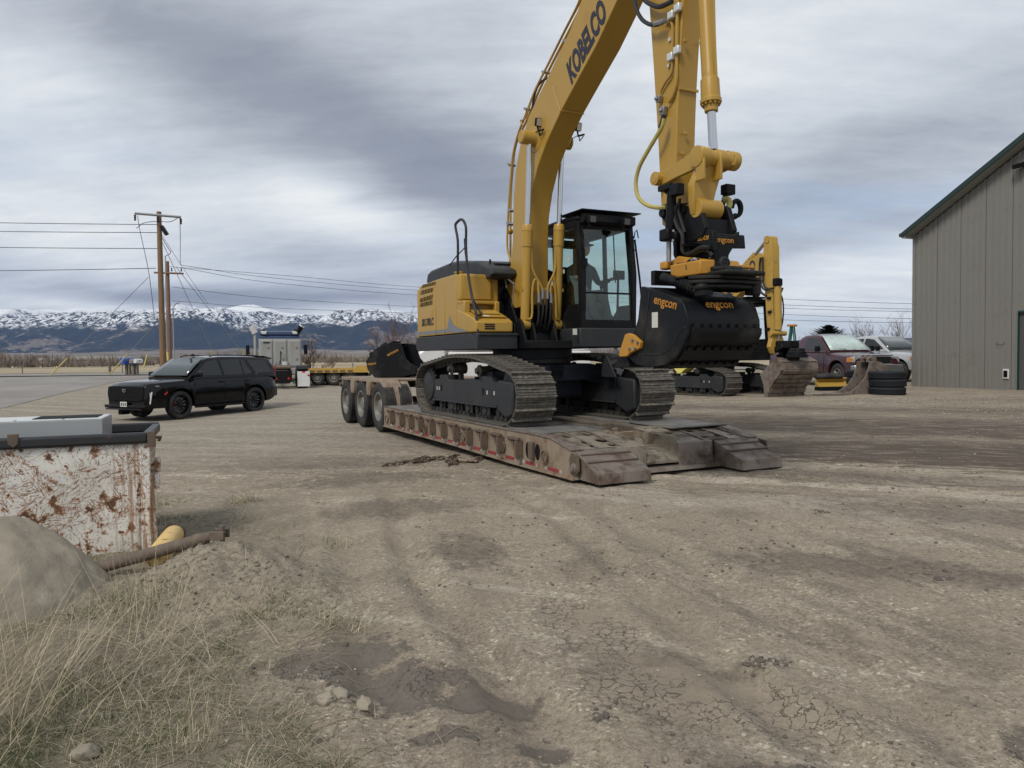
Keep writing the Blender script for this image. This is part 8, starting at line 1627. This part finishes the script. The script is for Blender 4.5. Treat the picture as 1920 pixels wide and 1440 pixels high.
# yellow hydraulic cylinder and drive shaft on the ground
A = at(296, 1048, 5.32); B = at(327, 982, 6.55); A.z = max(A.z-.03, gz(A.x, A.y)+.075); B.z = gz(B.x, B.y)+.085; dnn = (B-A).normalized(); Lc = (B-A).length
o = thing('hydraulic_cylinder', 'pale yellow hydraulic cylinder lying on the grass beside the waste bin', 'hydraulic cylinder', loc=tuple(A))
m = MB(); m.lathe((0, 0, 0), dnn, [(-.05, .0), (-.05, .05), (-.02, .075), (.10, .08), (.11, .085), (Lc-.1, .085), (Lc-.1, .0)], 28); m.build('barrel', 'hyd_yellow', o)
m = MB(); m.lathe(dnn*(Lc-.11), dnn, [(0, .094), (.09, .096), (.11, .08), (.12, .05), (.2, .045), (.2, 0)], 20); m.build('end_cap', 'rust_iron', o)
A = at(165, 1070, 5.2); B = at(404, 1004, 5.2); dnn = (B-A).normalized(); Lc = (B-A).length
o = thing('drive_shaft', 'rusty brown drive shaft lying across the yellow hydraulic cylinder', 'drive shaft', loc=tuple(A))
m = MB(); m.lathe((0, 0, 0), dnn, [(-.02, 0), (-.02, .04), (.0, .043), (Lc-.16, .043), (Lc-.15, .048), (Lc-.12, .048), (Lc-.11, .042), (Lc-.03, .038), (Lc-.02, .03), (Lc, .03), (Lc, 0)], 24); m.build('shaft_tube', 'shaft_brown', o)
m = MB(); sd = dnn.cross(Vector((0, 0, 1))).normalized()
for s in (-1, 1): c = dnn*(Lc+.03)+sd*s*.048; m.box(c, (.10, .022, .06), (0, 0, math.atan2(dnn.y, dnn.x)))
m.cyl(dnn*(Lc+.05)-sd*.06, dnn*(Lc+.05)+sd*.06, .018, 8); m.cyl(dnn*(Lc+.05)-Vector((0, 0, .06)), dnn*(Lc+.05)+Vector((0, 0, .06)), .018, 8); m.build('joint_yoke', 'shaft_brown', o, bevel=.004)

# ------------------------------------------------------------------ chains on the ground
def chain(pts, r, label, seed, extra=None):
    rnd = random.Random(seed); P = [at(*p) for p in pts]; P = spline([Vector((p.x, p.y, 0)) for p in P], 14); m = MB(); L = 0; nx_ = 0; k = 0
    for a, b in zip(P, P[1:]):
        seg = (b-a).length; t_ = nx_-L
        while t_ < seg:
            c = a.lerp(b, t_/seg); c.z = gz(c.x, c.y)+.022+rnd.uniform(0, .015); ang = math.atan2((b-a).y, (b-a).x)+rnd.gauss(0, .35); tl = (PI/2 if k % 2 else 0)+rnd.gauss(0, .35)
            M_ = Matrix.Rotation(ang, 3, 'Z') @ Matrix.Rotation(tl, 3, 'X'); ring = []
            for j in range(12):
                th_ = 2*PI*j/12; ring.append(c+M_ @ Vector((math.cos(th_)*.040+(.012 if math.cos(th_) > 0 else -.012), math.sin(th_)*.024, 0)))
            m.tube(ring+[ring[0]], r, 5, caps=False); nx_ += .062; k += 1; t_ = nx_-L
        L += seg
    o0 = thing('chain', label, 'chain', loc=(0, 0, 0)); o = tag(m.build('links', 'rust_iron', o0, smooth=60, recalc=False), kind='stuff')
    c = Vector((0, 0, 0)); n = 0
    for v in o.data.vertices: c += v.co; n += 1
    c /= n; c.z = gz(c.x, c.y)
    for v in o.data.vertices: v.co -= c
    o0.location = c; return o0, c
C1, cc1 = chain([(722, 889, 10.5), (745, 887, 10.6), (775, 884, 10.7), (800, 876, 11.1), (790, 880, 10.9), (776, 886, 10.6), (800, 884, 10.7), (815, 879, 10.9), (838, 880, 10.9), (858, 877, 11.1)], .010, 'tangled rusty chain lying farther from the trailer nose on the dirt', 1)
C2, cc2 = chain([(962, 884, 10.7), (935, 883, 10.7), (905, 884, 10.7), (915, 879, 10.9), (885, 889, 10.4), (860, 884, 10.7), (838, 887, 10.5), (848, 890, 10.4), (840, 893, 10.2)], .010, 'second rusty chain with its load binder, nearer the trailer beam', 2)
a, b = at(858, 889, 10.45), at(895, 891, 10.4); a.z = gz(a.x, a.y)+.04; b.z = gz(b.x, b.y)+.03
o = thing('load_binder', 'rusty orange load binder handle lying on the chain', 'load binder', loc=tuple(a)); m = MB(); m.tube([(0, 0, 0), b-a], [.03, .014], 8); m.build('handle', 'trailer_tan', o); m = MB(); m.tube([(-.05, 0, 0), (.0, 0, .01), (-.02, -.1, 0), (-.03, -.22, 0)], .022, 8); m.build('hook', 'rust_iron', o)

# ------------------------------------------------------------------ loose rocks, stones, clods
for k, (px, py, Y, r, lab) in enumerate([(614, 1341, 3.4, .055, 'pale dirt clod at the edge of the damp mud, the one nearer the grass'), (640, 1330, 3.45, .045, 'small pale clod between two larger clods'), (684, 1346, 3.38, .06, 'pale dirt clod standing alone on the dark mud'), (622, 1322, 3.5, .035, 'smallest pale clod on the mud rim'),
                                    (160, 1430, 2.95, .06, 'flat pale stone half buried in the grass at the bottom'), (308, 1024+0, 5.6, .04, 'pale stone beside the broken left flank of the dirt mound')]):
    q = at(px, py, Y); me = rock_mesh('rock', k*3.1+.7, (r, r*.8, r*.6), 4, .45); o = bpy.data.objects.new('rock', me); COL.objects.link(o); o.location = (q.x, q.y, gz(q.x, q.y)+r*.25); o.rotation_euler = (0, 0, k); tag(o, lab, 'rock')
def np_obj(name, V, F, mt, smooth=False, mats=None, mi=None):
    me = bpy.data.meshes.new(name); V = np.asarray(V, np.float32).reshape(-1, 3); F = np.asarray(F, np.int32); k = F.shape[1]
    me.vertices.add(len(V)); me.vertices.foreach_set('co', V.ravel()); me.loops.add(F.size); me.loops.foreach_set('vertex_index', F.ravel()); me.polygons.add(len(F)); me.polygons.foreach_set('loop_start', np.arange(0, F.size, k, dtype=np.int32)); me.update()
    for q in ([mt] if isinstance(mt, str) else mt): me.materials.append(MATS[q])
    if mi is not None: me.polygons.foreach_set('material_index', np.asarray(mi, np.int32))
    if smooth: me.shade_smooth()
    o = bpy.data.objects.new(name, me); COL.objects.link(o); return o
rng = np.random.default_rng(5)
ICO = bmesh.new(); bmesh.ops.create_icosphere(ICO, subdivisions=1, radius=1); IV = np.array([v.co[:] for v in ICO.verts]); IF = np.array([[v.index for v in f.verts] for f in ICO.faces]); ICO.free()
mat('stone_light', (.36, .33, .28), .9, var=.3, sc=2); mat('stone_dark', (.10, .085, .07), .9, var=.3, sc=2); mat('stone_mid', (.22, .195, .155), .9, var=.3, sc=2)
def pebbles(name, X, Y, S, mt, label):
    n = len(X); Z = ground_z(X, Y); V = IV[None]*(1+rng.uniform(-.28, .28, (n, len(IV), 1))); V = V*np.stack([S, S*rng.uniform(.6, 1, n), S*rng.uniform(.35, .75, n)], -1)[:, None]
    a = rng.uniform(0, 6.28, n); c, s = np.cos(a)[:, None], np.sin(a)[:, None]; V = np.stack([V[..., 0]*c-V[..., 1]*s, V[..., 0]*s+V[..., 1]*c, V[..., 2]], -1); V += np.stack([X, Y, Z+S*.15], -1)[:, None]
    F = IF[None]+(np.arange(n)*len(IV))[:, None, None]; mi = np.repeat(rng.choice(3, n, p=(.25, .35, .40)), len(IF)); o = np_obj(name, V, F.reshape(-1, 3), mt, mi=mi); tag(o, label, 'gravel', kind='stuff')
def spread_xy(n, y0, y1, pw=1.6):
    f = rng.random(n)**pw; Y = y0+(y1-y0)*f; X = (rng.random(n)*2-1)*(Y*.74+.3); return X, Y
X, Y = spread_xy(26000, 2.3, 15, 1.5); cl = fbm(X*1.1, Y*1.1, 3, 91); k_ = (rng.random(len(X)) < np.clip((cl-.35)*3.2, .08, 1)); X, Y = X[k_], Y[k_]
S = .0022+.0045*rng.random(len(X))**2.5+.016*(rng.random(len(X))**40); pebbles('gravel', X, Y, S, ['stone_light', 'stone_mid', 'stone_dark'], 'scattered small stones over the packed dirt of the yard')
X, Y = spread_xy(2600, 5, 24, 1.2); X = X*.5+Y*.25; S = .005+.014*rng.random(len(X))**3; pebbles('dirt_clods', X, Y, S, ['stone_dark', 'stone_mid', 'stone_dark'], 'dark crumbs of torn dirt along the wheel ruts')
X, Y = rng.normal(-2.15, .40, 900), rng.normal(4.75, .25, 900); S = .004+.016*rng.random(900)**4; pebbles('dirt_crumbs', X, Y, S, ['stone_mid', 'stone_mid', 'stone_mid'], 'crumbly dirt on the flanks of the small mound')
X, Y = rng.uniform(9, 17, 5000), rng.uniform(14, 21, 5000); S = .008+.014*rng.random(5000)**2; pebbles('gravel', X, Y, S, ['stone_light', 'stone_mid', 'stone_mid'], 'coarse gravel strip in front of the grey shop')

# ------------------------------------------------------------------ grass, straw, twigs
mat('straw', (.52, .45, .31), .8, var=.25, sc=1.5, spec=.2); mat('straw_grey', (.31, .27, .20), .85, var=.25, sc=1.5, spec=.2); mat('green_blade', (.085, .105, .04), .75, var=.35, sc=2, spec=.2)
def blades(name, X, Y, H, mt, mi, label, lean=(.0, .0), leanv=.5, w=.0016, curl=.6, cat='grass'):
    n = len(X); Z = ground_z(X, Y)-.004; a = rng.uniform(0, 6.28, n); wx, wy = np.cos(a)*w, np.sin(a)*w; l = rng.normal(0, leanv, (n, 2))+np.array(lean); V = np.zeros((n, 9, 3))
    T = [0, .3, .6, .85, 1.0]; b_ = np.stack([X, Y, Z], -1); 
    for j, t in enumerate(T):
        off = np.stack([l[:, 0]*H*(t+curl*t*t), l[:, 1]*H*(t+curl*t*t), H*(t-.30*curl*t*t*np.minimum(1.2, np.hypot(l[:, 0], l[:, 1])))], -1); ww = (1-t*.85); p = b_+off
        if j < 4: V[:, 2*j] = p-np.stack([wx*ww, wy*ww, 0*wx], -1); V[:, 2*j+1] = p+np.stack([wx*ww, wy*ww, 0*wx], -1)
        else: V[:, 8] = p
    base = (np.arange(n)*9)[:, None]; F = []
    for j in range(3): F.append(np.stack([base[:, 0]+2*j, base[:, 0]+2*j+1, base[:, 0]+2*j+3, base[:, 0]+2*j+2], -1))
    F.append(np.stack([base[:, 0]+6, base[:, 0]+7, base[:, 0]+8, base[:, 0]+8], -1)); Q = np.concatenate(F[:3]); Tt = F[3][:, :3]
    # triangles only, so every face has the same number of corners
    tri = np.concatenate([Q[:, [0, 1, 2]], Q[:, [0, 2, 3]], Tt]); mm = np.concatenate([np.tile(mi, 3), np.tile(mi, 3), mi]); o = np_obj(name, V, tri, mt, mi=mm); tag(o, label, cat, kind='stuff'); return o
def in_grass(X, Y):
    b_ = np.interp(Y, [2.6, 3.0, 3.4, 4.6, 5.6, 6.9, 9.0, 10.5], [-.30, -.42, -.85, -.80, -1.5, -2.1, -3.9, -5.2]); return b_-X
def grass_pts(n, y0=2.5, y1=10.5, soft=.35, thr=.5, seed=1, exc=True):
    Y = y0+(y1-y0)*rng.random(n)**1.35; X = -(Y*.74+.5)+(Y*.74+1.0)*rng.random(n); dd = in_grass(X, Y); nn = .5+(fbm(X*2.0, Y*2.0, 3, seed)-.5)*1.9; k = (dd > (nn-.5)*1.6) & (nn*1.0+rng.random(n)*.5 > thr)
    md = bump2(X, Y, -1.80, 4.95, .62, .42, -12); mu = bump2(X, Y, -.62, 3.62, .42, .24, -20)
    if exc: k &= (rng.random(n) > md*1.25) & (rng.random(n) > mu*1.3)
    bx = ((X+3.42)/.95)**2+((Y-4.72)/.74)**2 > .8; k &= bx; return X[k], Y[k]
X, Y = grass_pts(150000, thr=.86, seed=3); H = .022+.045*rng.random(len(X)); mi = rng.choice(3, len(X), p=(.22, .33, .45)); blades('grass', X, Y, H, ['straw', 'straw_grey', 'green_blade'], mi, 'short sparse grass and dead straw around the boulder and mound', leanv=.8, w=.0017)
X, Y = grass_pts(110000, thr=1.08, seed=12); H = .03+.05*rng.random(len(X)); mi = rng.choice(3, len(X), p=(.05, .15, .80)); blades('grass', X, Y, H, ['straw', 'straw_grey', 'green_blade'], mi, 'greener tufts of young grass between the dead stalks', leanv=.5, w=.002)
# long dry stalks at the lower left
n = 520; X = rng.normal(-2.40, .20, n); Y = rng.normal(3.15, .33, n); k = (Y > 2.5); X, Y = X[k], Y[k]; H = .20+.36*rng.random(len(X)); mi = rng.choice(2, len(X), p=(.75, .25)); blades('dry_grass', X, Y, H, ['straw', 'straw_grey'], mi, 'long pale dry grass leaning in front of the boulder', lean=(.28, .05), leanv=.33, w=.0017, curl=.5)
n = 620; X = rng.normal(-1.85, .30, n); Y = rng.normal(3.9, .42, n); k = Y > 2.6; X, Y = X[k], Y[k]; H = .10+.20*rng.random(len(X)); mi = rng.choice(2, len(X), p=(.3, .7)); blades('dry_grass', X, Y, H, ['straw', 'straw_grey'], mi, 'tangle of grey dead weeds below the dirt mound', lean=(.1, 0), leanv=1.0, w=.0016, curl=.9)
n = 90; X = rng.normal(-2.2, .12, n); Y = rng.normal(4.35, .15, n); H = .25+.30*rng.random(n); blades('dry_grass', X, Y, H, ['straw', 'straw_grey'], rng.choice(2, n), 'thin upright dry stalks standing left of the mound', leanv=.16, w=.0016, curl=.2)
n = 60; X = rng.normal(-1.28, .05, n); Y = rng.normal(2.95, .12, n); H = .14+.22*rng.random(n); blades('dry_grass', X, Y, H, ['straw', 'straw_grey'], rng.choice(2, n), 'upright dry stalks near the lower edge of the grass', leanv=.14, w=.0013, curl=.2)
for cx, cy, nn_, hh, lab in ((-1.02, 4.32, 160, .08, 'small straw tuft on the bare dirt right of the mound'), (-3.0, 8.3, 120, .22, 'dry tuft behind the end of the rusty drive shaft'), (-1.5, 6.3, 120, .08, 'low tuft beyond the mound')):
    X = rng.normal(cx, .10, nn_); Y = rng.normal(cy, .08, nn_); blades('grass_tuft', X, Y, hh*(.4+.8*rng.random(nn_)), ['straw', 'straw_grey', 'green_blade'], rng.choice(3, nn_, p=(.4, .35, .25)), lab, leanv=.6, w=.0022, curl=.6)
def litter(name, n, gen, L, r, mt, label, kink=.25):
    m = MB(); rnd = random.Random(len(label))
    for i in range(n):
        x, y = gen(rnd); a = rnd.uniform(0, PI); l = L*rnd.uniform(.3, 1.2); P = []; dx, dy = math.cos(a), math.sin(a); px_, py_ = x, y; sg = 5
        for j in range(sg+1): P.append(Vector((px_, py_, gz(px_, py_)+r*2+rnd.uniform(0, r*4)))); a += rnd.gauss(0, kink); px_ += math.cos(a)*l/sg; py_ += math.sin(a)*l/sg
        m.tube(P, [r, r, r*.9, r*.8, r*.6, r*.3], 4)
    return tag(m.build(name, mt, recalc=False, smooth=60), label, 'twigs', kind='stuff')
mat('twig', (.27, .22, .155), .85, var=.3, sc=3)
def g_left(rnd):
    while True:
        y = 2.55+3.6*rnd.random()**1.4; x = rnd.uniform(-(y*.72), -.1); b_ = np.interp(y, [2.6, 3.0, 3.4, 4.6, 5.6, 6.9], [-.30, -.42, -.85, -.80, -1.5, -2.1])
        if x < b_+rnd.uniform(-.1, .25): return x, y
litter('twigs', 420, g_left, .22, .0013, 'twig', 'thin dead twigs strewn over the grass below the mound'); litter('twigs', 60, g_left, .5, .0022, 'twig', 'a few longer bent twigs on the weeds')
litter('twigs', 90, lambda r_: (r_.uniform(-.4, 2.6), r_.uniform(2.5, 5)), .07, .0012, 'twig', 'short bits of straw on the bare dirt in the foreground')
for k, (px, py, Y) in enumerate(((1462, 1255, 3.72), (1415, 1253, 3.73), (1762, 1110, 4.95), (1130, 1360, 3.2), (1540, 985, 6.8))):
    q = at(px, py, Y); n = 40; X = rng.normal(q.x, .028, n); Y_ = rng.normal(q.y, .03, n); pebbles('dirt_clump', X, Y_, .006+.014*rng.random(n), ['stone_dark', 'stone_dark', 'stone_mid'], ['dark clump of dirt with straw in the middle foreground', 'smaller dark clump beside it in the foreground', 'black clump on the pale track at the frame side', 'brown clump on the cracked mud', 'dark crumbs beside the wheel rut'][k])
